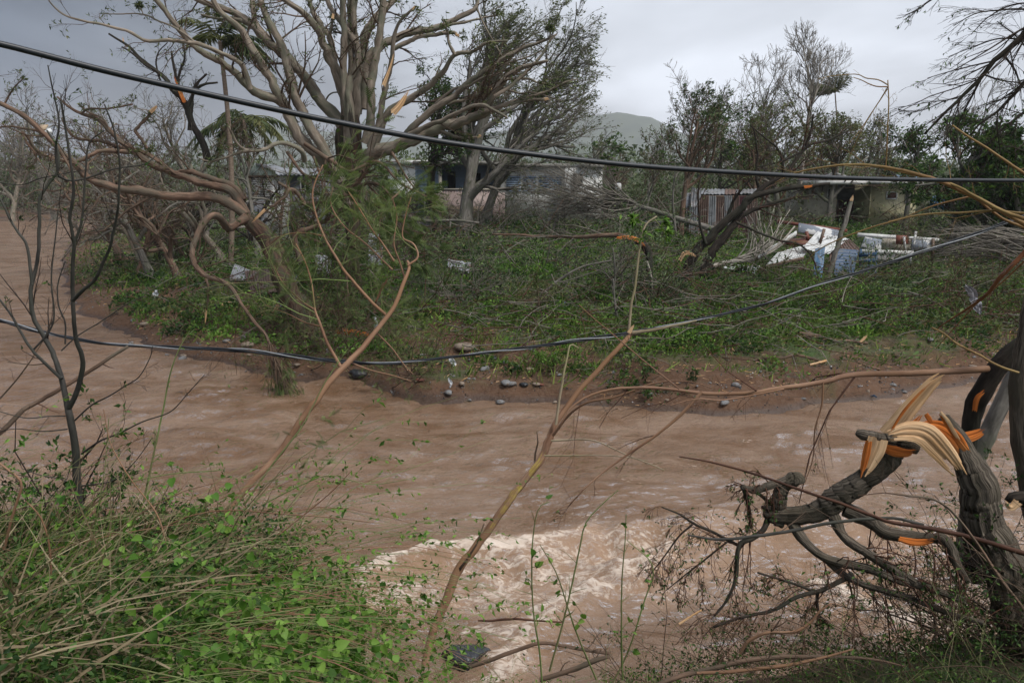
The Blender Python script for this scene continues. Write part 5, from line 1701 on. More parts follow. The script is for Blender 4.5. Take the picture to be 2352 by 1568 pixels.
# far left odds and ends
lf = thing('roof_wreck', P(105, 303, 70), 'torn white and yellow roof piece across the bend at the far left', 'roof piece')
slab('sheet', [P(98, 306, 70), P(121, 307, 70), P(118, 300, 71), P(92, 299, 71)], .2, M['tin_white'], lf)
slab('board', [P(90, 299, 70), P(104, 300, 70), P(112, 290, 70.6), P(94, 290, 70.6)], .15, M['wood_pale'], lf)
for i, (px_, py_) in enumerate([(150, 452), (128, 462), (172, 466), (105, 470)]):
    s_ = thing('debris_sheet', G(px_, py_), ['highest grey tin sheet on the far left bank', 'grey tin sheet just below the highest one on the far left bank', 'rightmost of the four grey tin sheets on the far left bank',
                                             'leftmost of the four grey tin sheets on the far left bank'][i], 'sheet')
    g_ = G(px_, py_)
    Yq = g_[1]
    corrugated('sheet', [P(px_ - 17, py_ + 3, Yq), P(px_ + 14, py_ + 5, Yq), P(px_ + 18, py_ - 1, Yq + 1.5), P(px_ - 12, py_ - 5, Yq + 1.5)], M['tin_grey'], s_, pitch=.4, amp=.04, warp=.1, seed=i)
# ------------------------------------------------------------------ debris on the far bank
def gq(px, py, lift=.06):
    g_ = G(px, py)
    g_[2] += lift
    return g_


def sheet_thing(label, cpx, mat, lift=.1, raise_=None, corr=True, name='tin_sheet', cat='tin sheet', **kw):
    cs = [gq(a, b, lift) for a, b in cpx]
    if raise_:
        for c_, r_ in zip(cs, raise_):
            c_[2] += r_
    root = thing(name, np.mean(cs, 0) - [0, 0, .05], label, cat)
    if corr:
        corrugated('sheet', cs, M[mat], root, **kw)
    else:
        slab('sheet', cs, .02, M[mat], root)
    return root


sheet_thing('pale weathered tin sheet poking from the bank below the hooked limb', [(528, 656), (566, 660), (578, 650), (542, 640)], 'tin_grey', raise_=(.2, .1, .35, .45), warp=.03, pitch=.12)
sheet_thing('broad brown-grey tin sheet under the feathery leaves', [(578, 690), (640, 688), (650, 662), (564, 664)], 'tin_rust', raise_=(.0, .1, .6, .5), warp=.05, pitch=.12)
sheet_thing('curled corrugated tin sheet right of the broad brown one', [(640, 712), (672, 706), (690, 672), (650, 672)], 'tin_grey', raise_=(0, 0, .5, .4), warp=.2, pitch=.12)
sheet_thing('blue-grey metal sheet lying in the weeds in mid bank', [(1028, 634), (1078, 641), (1084, 630), (1030, 624)], 'tin_grey', raise_=(.1, .1, .3, .35), warp=.06, pitch=.25)
sheet_thing('grey torn metal sheet hanging behind the feathery leaves', [(845, 622), (880, 626), (884, 594), (850, 586)], 'tin_grey', raise_=(.1, .1, .9, .9), warp=.15, pitch=.3)
sheet_thing('small pale blue sheet left of the weeds in mid bank', [(725, 640), (760, 645), (766, 622), (728, 620)], 'tin_grey', raise_=(.1, .1, .5, .5), warp=.1, pitch=.3)
for lab, cpx, mt in [('dark navy scrap of sheet on the mud below the right bank', [(1618, 834), (1648, 836), (1636, 824), (1622, 825)], 'blue_dark'),
                     ('small navy scrap on the upper mud bank', [(1290, 705), (1306, 708), (1304, 700), (1292, 698)], 'blue_dark')]:
    sheet_thing(lab, cpx, mt, lift=.06, corr=False, name='plastic_scrap', cat='scrap')

M['plastic'] = noise_mat('white plastic film', (.62, .64, .66), (.45, .47, .50), sc=14, rough=.35, bump=.3)
M['cloth'] = noise_mat('grey wet cloth', (.33, .33, .35), (.20, .20, .22), sc=10, rough=.9, bump=.3)


def rag(label, pts, wd, Y, mat='plastic', name='plastic_bag', cat='plastic bag', seed=0, n=14, m_=9, lift=0.0, group=None):
    """a crumpled strip of film or cloth along a traced line"""
    rg = np.random.default_rng(seed + 50)
    c = spline(np.array([P(a, b, Y) for a, b in pts]), n)
    c[:, 2] += lift
    tg = nrm(np.gradient(c, axis=0))
    sd_ = nrm(np.cross(tg, np.array([0, 1.0, 0])))
    nv = np.cross(sd_, tg)
    u_ = np.linspace(-1, 1, m_)
    wv = RW(wd, Y) * (.35 + .9 * fbm(np.linspace(0, 4, n) + seed, np.zeros(n), 2, seed)) * np.sin(np.linspace(.35, 2.8, n))
    fold = (fbm(np.arange(n)[:, None] * .5 + seed, u_[None] * 2.5, 3, seed + 5) - .5) * RW(wd, Y) * 2.2
    V = c[:, None] + sd_[:, None] * (u_[None, :] * wv[:, None])[..., None] + nv[:, None] * fold[..., None]
    V = V + rg.normal(size=V.shape) * RW(wd, Y) * .06
    i2 = (np.arange(n - 1)[:, None] * m_ + np.arange(m_ - 1)[None]).ravel()
    F = np.stack([i2, i2 + 1, i2 + m_ + 1, i2 + m_], 1)
    V = np.concatenate([V.reshape(-1, 3), V.reshape(-1, 3) + [0, -.004, -.002]])
    o = mesh_obj(name, V, np.concatenate([F, F[:, ::-1] + n * m_]), M[mat])
    o.location = (0, 0, 0)
    return tag(o, label, cat, group)


def Yg(px, py):
    return GY(px, py) - .15


rag('white plastic rag lying on the brown slope at the river bend', [(359, 666), (356, 680), (352, 692)], 13, Yg(355, 692), seed=1)
rag('white plastic scrap caught in the leaves beside the torn orange log', [(861, 728), (864, 742), (858, 760)], 10, Yg(860, 760), seed=2)
rag('white plastic bag hanging just below the lower cable', [(1032, 818), (1040, 830), (1046, 840)], 14, Yg(1040, 845), seed=3)
rag('small white plastic strip standing in the mud near the waterline', [(1030, 868), (1036, 880), (1034, 890)], 8, Yg(1034, 892), seed=4)
rag('thin white plastic ribbon draped above the dark log hollow', [(960, 815), (985, 812), (1005, 806), (1018, 800)], 5, Yg(1000, 812), seed=5, name='plastic_ribbon', cat='ribbon')
rag('grey tattered cloth snagged on twigs at the far right', [(2214, 655), (2232, 672), (2240, 695), (2247, 716)], 30, 22, 'cloth', 'rag', 'rag', seed=6)
rag('narrow tail of grey cloth below the tattered cloth at the right', [(2240, 700), (2248, 712), (2250, 722)], 12, 21.8, 'cloth', 'rag', 'rag', seed=7)
rag('small white scrap above the lower cable near the left sapling stem', [(750, 800), (753, 808), (750, 818)], 8, Yg(752, 818), seed=8)
rag('white scrap among stones left of the lower cable dip', [(415, 748), (408, 755), (402, 760)], 7, Yg(408, 760), seed=9)
rag('tiny white scrap near the middle of the bare mud slope', [(1252, 700), (1256, 706), (1255, 712)], 7, Yg(1255, 712), seed=10)
rag('white foam scrap at the waterline right of the mud point', [(1940, 900), (1950, 902), (1958, 905)], 12, Yg(1950, 906), seed=11, name='foam_scrap', cat='scrap')
rag('red plastic scrap on the waterline litter', [(1816, 885), (1822, 888), (1826, 890)], 8, Yg(1822, 890), 'wood_red', 'plastic_scrap', 'scrap', seed=12)
rag('pink rag on the right bank near the leaning trunks', [(2276, 810), (2284, 814), (2290, 818)], 12, Yg(2284, 820), 'wall_pink', 'rag', 'rag', seed=13)
rag('blue plastic scrap at the water edge on the right', [(2000, 908), (2008, 910), (2014, 912)], 8, Yg(2008, 913), 'tin_blue', 'plastic_scrap', 'scrap', seed=14)

# logs and torn wood
def log(label, pts, wd, Y0, mat='bark_dark', Y1=None, torn=None, name='fallen_log', stubs=0):
    root = thing(name, P(pts[0][0], pts[0][1], Y0), label, 'log')
    a = limb(W2(pts, *wd), Y0, Y1)
    Tubes().add(*a).build('trunk', M[mat], root, 10, .12)
    if stubs:
        s = sprout(a[0][None], a[1][None], stubs, L=(.08, .2), ang=(40, 80), n=4, rr=.5, rtip=.7)
        for sp_, sr_ in zip(*s):
            Tubes().add(sp_, sr_).build('stub', M[mat], root, 6)
    if torn:
        splinter(torn[0], torn[1], Y0 - .1, nst=7).build('torn_wood', M[torn[2]], root, 4)
    return root


y_ = Yg(825, 770)
o = thing('torn_log', P(820, 772, y_), 'torn orange-brown log lying under the left sapling', 'log')
splinter([(766, 760), (800, 762), (840, 770), (878, 782)], [13, 17, 15, 8], y_, nst=10).build('torn_wood', M['broken_orange'], o, 4)
log('dark twisted log on the right bank above the mud shelf', [(1834, 768), (1870, 770), (1910, 778), (1950, 782), (1992, 788)], (14, 6), Yg(1900, 785), 'bark_red', stubs=3, torn=([(1975, 786), (1988, 774), (1992, 768)], [5, 6, 2], 'broken'))
log('short pale-ended log behind the dark twisted log', [(1850, 765), (1875, 764), (1900, 768)], (12, 9), Yg(1880, 772), 'bark_red', torn=([(1862, 766), (1854, 764), (1848, 763)], [9, 9, 7], 'broken'))
log('long thin red-brown stick bowed across the mud shelf', [(1715, 830), (1760, 823), (1800, 822), (1830, 815), (1860, 822), (1895, 832)], (6, 7), Yg(1820, 832), 'bark_red', torn=([(1722, 828), (1710, 836), (1702, 840)], [4, 4, 2], 'broken'))
log('splintered pale stick beside the bowed stick', [(1860, 838), (1880, 832), (1898, 828)], (6, 5), Yg(1880, 840), 'broken')
log('straight brown stick lying right of the bowed stick', [(1935, 824), (1970, 834), (2020, 848)], (6, 5), Yg(1980, 842), 'bark_red')
log('weathered log stub above the bend, half under the weeds', [(465, 702), (500, 700), (545, 698)], (8, 13), Yg(510, 708), 'bark_dark', torn=([(505, 700), (530, 697), (552, 699)], [8, 11, 6], 'broken'))
log('charred black log in the weeds of the middle bank', [(975, 572), (1010, 574), (1050, 578), (1092, 582)], (20, 14), Yg(1030, 588), 'bark_dark', stubs=3)
log('grey fallen trunk below the iron gate steps', [(915, 492), (950, 500), (985, 510), (1040, 508), (1100, 512)], (12, 5), 43, 'bark_grey', 41, stubs=4)
log('long straight pole lying behind the hooked limb', [(466, 556), (520, 548), (575, 538)], (7, 5), Yg(520, 560), 'bark_grey')
log('pale snapped post stuck in the bank by the curled tin sheet', [(655, 660), (645, 690), (628, 710)], (8, 11), Yg(640, 715), 'bark_grey', torn=([(640, 698), (630, 715), (604, 733)], [9, 7, 2], 'broken'))
log('low black log under the twin curved stems', [(1530, 638), (1570, 640), (1620, 646)], (9, 12), Yg(1570, 648), 'bark_dark')
log('dead stick leaning on the weeds left of the snapped tree', [(1215, 705), (1290, 640), (1340, 612), (1405, 598)], (7, 3), Yg(1230, 705), 'bark_grey')
for i, (a, b, c_, lb) in enumerate([((1485, 600), (1495, 640), (1500, 690), 'pale bare stem right of the bent tree foot'), ((1405, 690), (1412, 620), (1408, 570), 'thin upright dead stem in mid bank'),
                                    ((1420, 742), (1412, 690), (1408, 640), 'thin crooked dead stem above the mud slope'), ((1555, 560), (1545, 470), (1552, 380), 'thin tree stem in front of the low concrete wall')]):
    t_ = thing('dead_stem', P(*a, Yg(*max((a, b, c_), key=lambda q: q[1]))), lb, 'dead stem')
    lim = limb([(a[0], a[1], 7), (b[0], b[1], 5), (c_[0], c_[1], 3)], Yg(*max((a, b, c_), key=lambda q: q[1])))
    Tubes().add(*lim).build('stem', M['bark_pale' if i == 0 else 'bark_grey'], t_, 6, .1)
    g1 = sprout(lim[0][None], lim[1][None], 9, L=(.15, .5), n=6, rr=.5)
    g2 = sprout(*g1, 4, L=(.3, .6), n=4)
    Tubes().add(*g1).add(*g2).build('twigs', M['twig_grey'], t_, 3)['kind'] = 'stuff'

# stones
M['stone_grey'] = noise_mat('grey river stone', (.11, .115, .12), (.20, .20, .20), sc=9, rough=.7, bump=.4, c3=(.10, .075, .055), sc3=5)
M['stone_brown'] = noise_mat('brown river stone', (.16, .12, .09), (.26, .21, .16), sc=9, rough=.75, bump=.4)
M['stone_black'] = noise_mat('wet black rock', (.012, .013, .015), (.035, .037, .04), sc=7, rough=.25, bump=.8, dist=.05)


def ico(sub=2):
    import bmesh
    bm = bmesh.new()
    bmesh.ops.create_icosphere(bm, subdivisions=sub, radius=1)
    V = np.array([v.co[:] for v in bm.verts])
    F = np.array([[v.index for v in f.verts] for f in bm.faces])
    bm.free()
    return V, F


ICO2, ICO3 = ico(2), ico(3)


def rock_mesh(seed, tm=ICO2, rough=.35, sq=(1, .8, .6)):
    V, F = tm
    rg = np.random.default_rng(seed)
    V = V.copy()
    for _ in range(9):
        n = nrm(rg.normal(size=3))
        dd = .62 + .3 * rg.random()
        s = V @ n
        V = V - np.maximum(s - dd, 0)[:, None] * n * .9
    V += (fbm(V[:, 0] * 3 + seed, V[:, 1] * 3 + V[:, 2] * 2, 3, seed) - .5)[:, None] * rough * V
    return V * np.array(sq), F


def rock(label, px, py, wpx, mat, seed, sq=(1, .8, .62), tm=ICO2, name='stone', cat='stone', lift=0.0, group=None, rz=0.0):
    g_ = G(px, py)
    r = RW(wpx, g_[1])
    V, F = rock_mesh(seed, tm, sq=sq)
    o = mesh_obj(name, V * r, F, M[mat])
    o.location = g_ + np.array([0, 0, r * .25 + lift])
    o.rotation_euler = (0, 0, rz)
    return tag(o, label, cat, group)


rock('large black rock at the waterline under the left sapling', 824, 872, 46, 'stone_black', 1, (1.1, .8, .55), ICO3, 'rock', 'rock')
rock('pale flat stone just above the cable at the river bend', 570, 800, 36, 'stone_brown', 2, (1, .6, .5))
rock('broad brown rounded stone above the lower cable', 1068, 808, 50, 'stone_brown', 3, (1.1, .8, .45))
rock('dark round stone left of the pebble cluster', 1132, 829, 24, 'stone_black', 4)
rock('brown egg-shaped stone in the pebble cluster', 1140, 836, 20, 'stone_brown', 5, (1, .8, .6))
rock('grey angular stone right of the brown egg-shaped one', 1158, 840, 20, 'stone_grey', 6)
rock('upright grey stone alone on the mud', 1188, 856, 19, 'stone_grey', 7, (.8, .7, .85))
rock('flattened brown stone right of the upright grey stone', 1217, 854, 24, 'stone_brown', 8, (1, .8, .5))
rock('white-crusted stone at the water edge', 1162, 904, 26, 'stone_grey', 9, (1, .8, .7))
rock('dark wet stone at the water edge right of the crusted one', 1203, 906, 26, 'stone_black', 10, (1, .8, .45))
rock('grey stone near the small plants on the mud shelf', 1408, 860, 15, 'stone_grey', 11, (.8, .7, .8))
rock('pale stone high on the mud shelf by the crossing twig', 1497, 852, 20, 'stone_grey', 12)
rock('orange broken tile at the water edge', 1240, 902, 20, 'wood_red', 13, (1, .5, .35), name='tile_fragment', cat='tile')
rock('red-brown brick piece at the water edge near the drooping leaves', 965, 895, 24, 'wood_red', 14, (1, .5, .4), name='brick_fragment', cat='brick')
rock('tan stone on the waterline litter under the long branch', 1835, 908, 16, 'stone_brown', 15)
rock('round tan disc-like stone on the litter near the white foam', 1993, 902, 13, 'stone_brown', 16, (.8, .6, .8))
rg_ = np.random.default_rng(5)
protos = [mesh_obj('stone', rock_mesh(100 + i)[0] * .5, ICO2[1], M[['stone_grey', 'stone_brown', 'stone_grey'][i % 3]]) for i in range(6)]
spots = []
while len(spots) < 80:
    px_, py_ = rg_.uniform(300, 2250), rg_.uniform(690, 935)
    g_ = G(px_, py_)
    d_ = float(river_dist([g_[0]], [g_[1]])[0])
    if d_ < -.15 or d_ > 4.5 or g_[1] < 12:
        continue
    if d_ > 1.2 and rg_.random() < .6:
        continue
    spots.append((g_, d_))
for i, (g_, d_) in enumerate(spots):
    o = protos[i % 6] if i < 6 else protos[i % 6].copy()
    if i >= 6:
        COL.objects.link(o)
    s_ = .05 + .13 * rg_.random() ** 2.2
    o.scale = (s_ * 2, s_ * 1.6, s_ * 1.5)
    o.location = g_ + np.array([0, 0, s_ * .2])
    o.rotation_euler = (0, 0, rg_.uniform(0, 6))
    tag(o, 'small river stone lying along the muddy waterline', 'stone', 'small stones along the waterline')

# ------------------------------------------------------------------ ground cover on the far side
def scatter(n, x0, x1, y0, y1, dens=None, dmin=.3, pw=1.0):
    u_ = RG.random(n) ** pw
    y = y0 + (y1 - y0) * u_
    x = (x0 + (x1 - x0) * RG.random(n))
    x = x * y / y1 if False else x
    d = river_dist(x, y)
    k = d > dmin
    x, y, d = x[k], y[k], d[k]
    if dens is not None:
        k = RG.random(len(x)) < dens(x, y, d)
        x, y, d = x[k], y[k], d[k]
    return np.stack([x, y, hz(x, y)], 1), d


def frustum_scatter(n, y0, y1, dens, dmin=.3, pad=1.06):
    """points on the ground inside (a bit beyond) the view"""
    # even in the picture: Y drawn with weight 1/Y^1.2
    u_ = RG.random(n)
    k = .9
    y = (y0 ** -k + u_ * (y1 ** -k - y0 ** -k)) ** (-1 / k)
    x = (RG.random(n) * 2 - 1) * y * .66 * pad
    d = river_dist(x, y)
    m_ = d > dmin
    x, y, d = x[m_], y[m_], d[m_]
    m_ = RG.random(len(x)) < dens(x, y, d)
    x, y, d = x[m_], y[m_], d[m_]
    return np.stack([x, y, hz(x, y)], 1), d


patch = lambda x, y, s, sd: fbm(x * s, y * s, 3, sd)
mudbank = lambda x, y, d: ss(x, 1.5, 3.5) * (1 - ss(x, 12, 14)) * (1 - ss(d, 1.9, 2.9))
slope = lambda x, y, d: ss(x, -4, -2) * (1 - ss(x, 2.2, 4)) * (1 - ss(d, 3.6, 5.2))
bendslope = lambda x, y, d: (1 - ss(x, -6, -4)) * (1 - ss(d, 1.8, 3.2))


def dens_grass(x, y, d):
    g_ = ss(patch(x, y, .45, 61), .32, .5) * ss(d, .3, 1.2)
    g_ = g_ * (1 - .93 * mudbank(x, y, d)) * (1 - .82 * slope(x, y, d)) * (1 - .72 * bendslope(x, y, d))
    return np.clip(g_, 0, 1)


UP = np.array([0, 0, 1.0])
# short bright weeds and grass
p, d = frustum_scatter(170000, 17.5, 62, lambda x, y, d: dens_grass(x, y, d) * (.25 + .75 * ss(patch(x, y, .22, 71), .42, .58)))
dist = p[:, 1]
dr = nrm(RG.normal(size=p.shape) * .6 + UP * 1.0 + np.array([.45, 0, 0]))
tuft = .6 + .9 * patch(p[:, 0], p[:, 1], .8, 77)
Leaves().add(T_blade(2, .045, .3), p - UP * .02, dr, (.12 + .28 * RG.random(len(p))) * tuft, nrmv=RG.normal(size=p.shape), wscale=.6 + dist / 40).build('grass', M['grass'])
tag(bpy.data.objects['grass'], kind='stuff')
p, d = frustum_scatter(200000, 17.5, 62, lambda x, y, d: dens_grass(x, y, d) * ss(patch(x, y, .3, 81), .40, .56))
dr = nrm(RG.normal(size=p.shape) * .9 + UP * .7 + np.array([.3, 0, 0]))
hgt = ss(patch(p[:, 0], p[:, 1], .5, 83), .4, .7)
p[:, 2] += RG.random(len(p)) * (.08 + .45 * hgt)
tag(Leaves().add(T_leaf(.5), p, dr, (.05 + .06 * RG.random(len(p))) * (.6 + p[:, 1] / 50)).build('weeds', M['leaf_bright']), kind='stuff')
# distinct clumps of broad-leaved weeds, each clump with its own green
def clumps(name, cnt, per, rad_, h_, lsz, mat, sd_, dmin=.8):
    c_, d_ = frustum_scatter(cnt, 17.8, 50, lambda x, y, d: (1 - .9 * mudbank(x, y, d)) * (1 - .7 * slope(x, y, d)) * (.3 + .7 * ss(patch(x, y, .35, sd_), .38, .55)), dmin)
    k_ = len(c_)
    rr_ = rad_ * (.5 + 1.0 * RG.random(k_))[:, None] * (.7 + c_[:, 1:2] / 60)
    an, ra = RG.random((k_, per)) * 6.283, np.sqrt(RG.random((k_, per)))
    q = np.repeat(c_[:, None], per, 1)
    q[:, :, 0] += np.cos(an) * ra * rr_
    q[:, :, 1] += np.sin(an) * ra * rr_ * .8
    q[:, :, 2] += (1 - ra ** 2) * h_ * rr_ / rad_ * (.35 + .65 * RG.random((k_, per))) + .03
    out_ = np.stack([np.cos(an) * ra, np.sin(an) * ra, .5 + 0 * ra], -1)
    dd_ = nrm(out_ + RG.normal(size=q.shape) * .45 + np.array([.3, 0, 0]))
    tn = np.clip(RG.random((k_, 1)) * .75 + RG.random((k_, per)) * .35 - .05, 0, 1)
    sz_ = lsz * (.6 + .8 * RG.random((k_, per))) * (.7 + q[:, :, 1] / 55)
    tag(Leaves().add(T_leaf(.5), q.reshape(-1, 3), dd_.reshape(-1, 3), sz_.ravel(), tint=tn.ravel()).build(name, M[mat]), kind='stuff')


clumps('weed_clumps', 1500, 46, .34, .34, .10, 'leaf_bright', 401)
clumps('weed_clumps', 1100, 50, .42, .42, .12, 'leaf_green', 403)
clumps('weed_clumps', 700, 50, .45, .50, .13, 'feather', 405, 1.5)
# darker grey-green piles of fallen foliage
p, d = frustum_scatter(120000, 18, 75, lambda x, y, d: ss(d, 2.5, 5) * ss(patch(x, y, .28, 91), .40, .56) * (1 - .8 * slope(x, y, d)))
hgt = ss(patch(p[:, 0], p[:, 1], .38, 93), .42, .68) * (.5 + p[:, 1] / 38)
p[:, 2] += RG.random(len(p)) ** .8 * (.15 + 1.0 * hgt)
dr = nrm(RG.normal(size=p.shape) * .8 + np.array([.5, 0, .15]))
tag(Leaves().add(T_leaf(.3, .05), p, dr, (.08 + .09 * RG.random(len(p))) * (.6 + p[:, 1] / 45)).build('fallen_foliage', M['leaf_grey']), kind='stuff')


def twigs_on(p, L, r, n=4, flat=.25, wind=(.6, 0, 0), wig=.25, up0=.0):
    m_ = len(p)
    d_ = RG.normal(size=(m_, 3))
    d_[:, 2] *= flat
    d_ = nrm(d_ + np.array(wind) + UP * up0)
    pts = [p]
    ln = L * (.4 + .9 * RG.random(m_))
    for s in range(n - 1):
        d_ = nrm(d_ + RG.normal(size=d_.shape) * wig * np.array([1, 1, .6]))
        pts.append(pts[-1] + d_ * (ln / (n - 1))[:, None])
    pt = np.stack(pts, 1)
    rr = (r * (.4 + .9 * RG.random(m_)))[:, None] * np.linspace(1, .3, n)
    return pt, rr


def litter(name, cnt, y0, y1, dens, L, r, mat, lift=(.02, .4), dmin=.3, **kw):
    p, d = frustum_scatter(cnt, y0, y1, dens, dmin)
    p[:, 2] = np.maximum(p[:, 2], .02)
    p[:, 2] += lift[0] + RG.random(len(p)) * (lift[1] - lift[0]) * (.5 + p[:, 1] / 40)
    pt, rr = twigs_on(p, L * (.6 + p[:, 1] / 45), r * (.5 + p[:, 1] / 40), **kw)
    tag(Tubes().add(pt, rr).build(name, M[mat], None, 3), kind='stuff')


litter('twig_litter', 6500, 17.5, 60, lambda x, y, d: .25 + .75 * ss(patch(x, y, .4, 95), .4, .6), .55, .007, 'twig_grey')
litter('twig_litter', 6500, 17.5, 60, lambda x, y, d: .25 + .75 * ss(patch(x, y, .4, 96), .4, .6), .6, .007, 'twig_brown')
litter('pale_wood_chips', 4500, 17.5, 45, lambda x, y, d: np.ones_like(x) * .8, .14, .009, 'broken', lift=(.02, .2), n=2)
litter('branch_litter', 1700, 19, 60, lambda x, y, d: ss(d, 1, 3) * .8, 1.9, .016, 'twig_grey', lift=(.1, .9), n=6)
litter('branch_litter', 1500, 19, 60, lambda x, y, d: ss(d, 1, 3) * .8, 1.7, .016, 'twig_red', lift=(.1, .8), n=6)
litter('straw_litter', 9000, 17.3, 34, lambda x, y, d: np.clip(slope(x, y, d) + bendslope(x, y, d) + .25 * mudbank(x, y, d), 0, 1) * .8, .3, .004, 'straw', lift=(.01, .1), n=4)
litter('dead_leaves', 6000, 17.3, 34, lambda x, y, d: np.clip(slope(x, y, d) + bendslope(x, y, d) + .3, 0, 1) * .7, .3, .006, 'twig_red', lift=(.01, .1), n=4)

# flotsam caught along the waterline
litter('flotsam', 2600, 17, 40, lambda x, y, d: np.exp(-(d / .45) ** 2) * .9, .45, .008, 'twig_brown', lift=(.0, .12), dmin=-.35)
litter('flotsam', 900, 17, 40, lambda x, y, d: np.exp(-(d / .5) ** 2) * .8, .2, .009, 'straw', lift=(.0, .08), dmin=-.35)

# gravel: small stones past counting along the waterline
p, d = frustum_scatter(16000, 17.3, 34, lambda x, y, d: np.exp(-(d / 1.1) ** 2) * .8 + .12 * np.clip(slope(x, y, d) + bendslope(x, y, d), 0, 1), dmin=-.25)
TV = np.array([[1, 0, 0], [0, 1, 0], [-1, 0, 0], [0, -1, 0], [0, 0, .8], [.1, 0, -.5]]) * .5
TFc = np.array([[0, 1, 4], [1, 2, 4], [2, 3, 4], [3, 0, 4]])
dr = RG.normal(size=p.shape)
dr[:, 2] *= .2
tag(Leaves().add((TV, TFc), p + UP * .005, dr, .025 + .06 * RG.random(len(p)) ** 2, nrmv=RG.normal(size=p.shape) * .1 + np.array([0, 1, 0])).build('gravel', M['stone_grey']), kind='stuff')
# shingle of pale litter specks (foam bits, paper) on the right hand shelf
p, d = frustum_scatter(2600, 17.3, 30, lambda x, y, d: ss(x, 2, 6) * np.exp(-((d - 1.1) / 1.3) ** 2) * .5 + .03, dmin=-.1)
tag(Leaves().add((TV, TFc), p + UP * .01, RG.normal(size=p.shape), .014 + .03 * RG.random(len(p)) ** 2).build('litter_specks', M['plastic']), kind='stuff')

# ------------------------------------------------------------------ brush: shrubs and fallen crowns on the far bank
def shrub(label, px, py, wpx, hpx, leaf='leaf_green', twig='twig_brown', n=26, lsize=.09, per=7, seed=1, k2=6, k3=4, wind=(.5, 0, 0), name='shrub', cat='shrub', up=.7, Y=None, flat=1.0, tmpl=None, group=None, frac=1.0):
    global RG
    keep = RG
    RG = np.random.default_rng(seed)
    g_ = G(px, py) if Y is None else np.array([*P(px, py, Y)[:2], float(hz(np.array([P(px, py, Y)[0]]), np.array([Y]))[0])])
    Yb = g_[1]
    W_, H_ = wpx / FPX * Yb, hpx / FPX * Yb
    root = thing(name, g_, label, cat, group)
    base = g_ + RG.normal(size=(n, 3)) * np.array([W_ * .22, W_ * .15, 0])
    base[:, 2] = hz(base[:, 0], base[:, 1])
    d_ = nrm(RG.normal(size=(n, 3)) * np.array([.8, .6, .3]) + UP * up + np.array(wind) * .6)
    m_ = 7
    pts = [base]
    ln = H_ * (.7 + .6 * RG.random(n)) / max(.35, up) * .8
    for s in range(m_ - 1):
        d_ = nrm(d_ + RG.normal(size=d_.shape) * .16 + np.array(wind) / m_ * .8)
        pts.append(pts[-1] + d_ * (ln / (m_ - 1))[:, None])
    pt = np.stack(pts, 1)
    pt[:, :, 2] = np.maximum(pt[:, :, 2], g_[2] - .5)
    rr = np.full((n, 1), max(.012, RW(3.0, Yb))) * np.linspace(1, .3, m_)
    P2, R2 = sprout(pt, rr, k2, L=(.3, .6), n=7, rr=.6, wig=.18)
    P3, R3 = sprout(P2, R2, k3, L=(.3, .6), n=5, rr=.6, wig=.2)
    mn = RW(.8, Yb)
    Tubes().add(pt, rr).build('stems', M[twig], root, 4)['kind'] = 'stuff'
    Tubes().add(P2, np.maximum(R2, mn)).add(P3, np.maximum(R3, mn * .7)).build('twigs', M[twig], root, 3)['kind'] = 'stuff'
    src = P3 if frac >= 1 else P3[RG.random(len(P3)) < frac]
    p_, tg = along(src, per, (.1, 1), lsize * .3)
    if leaf:
        Leaves().add(tmpl or T_leaf(), p_, nrm(rdir(tg, .7, .1) + np.array(wind) * .6), lsize * (.6 + .8 * RG.random(len(p_)))).build('foliage', M[leaf], root)['kind'] = 'stuff'
    RG = keep
    return root


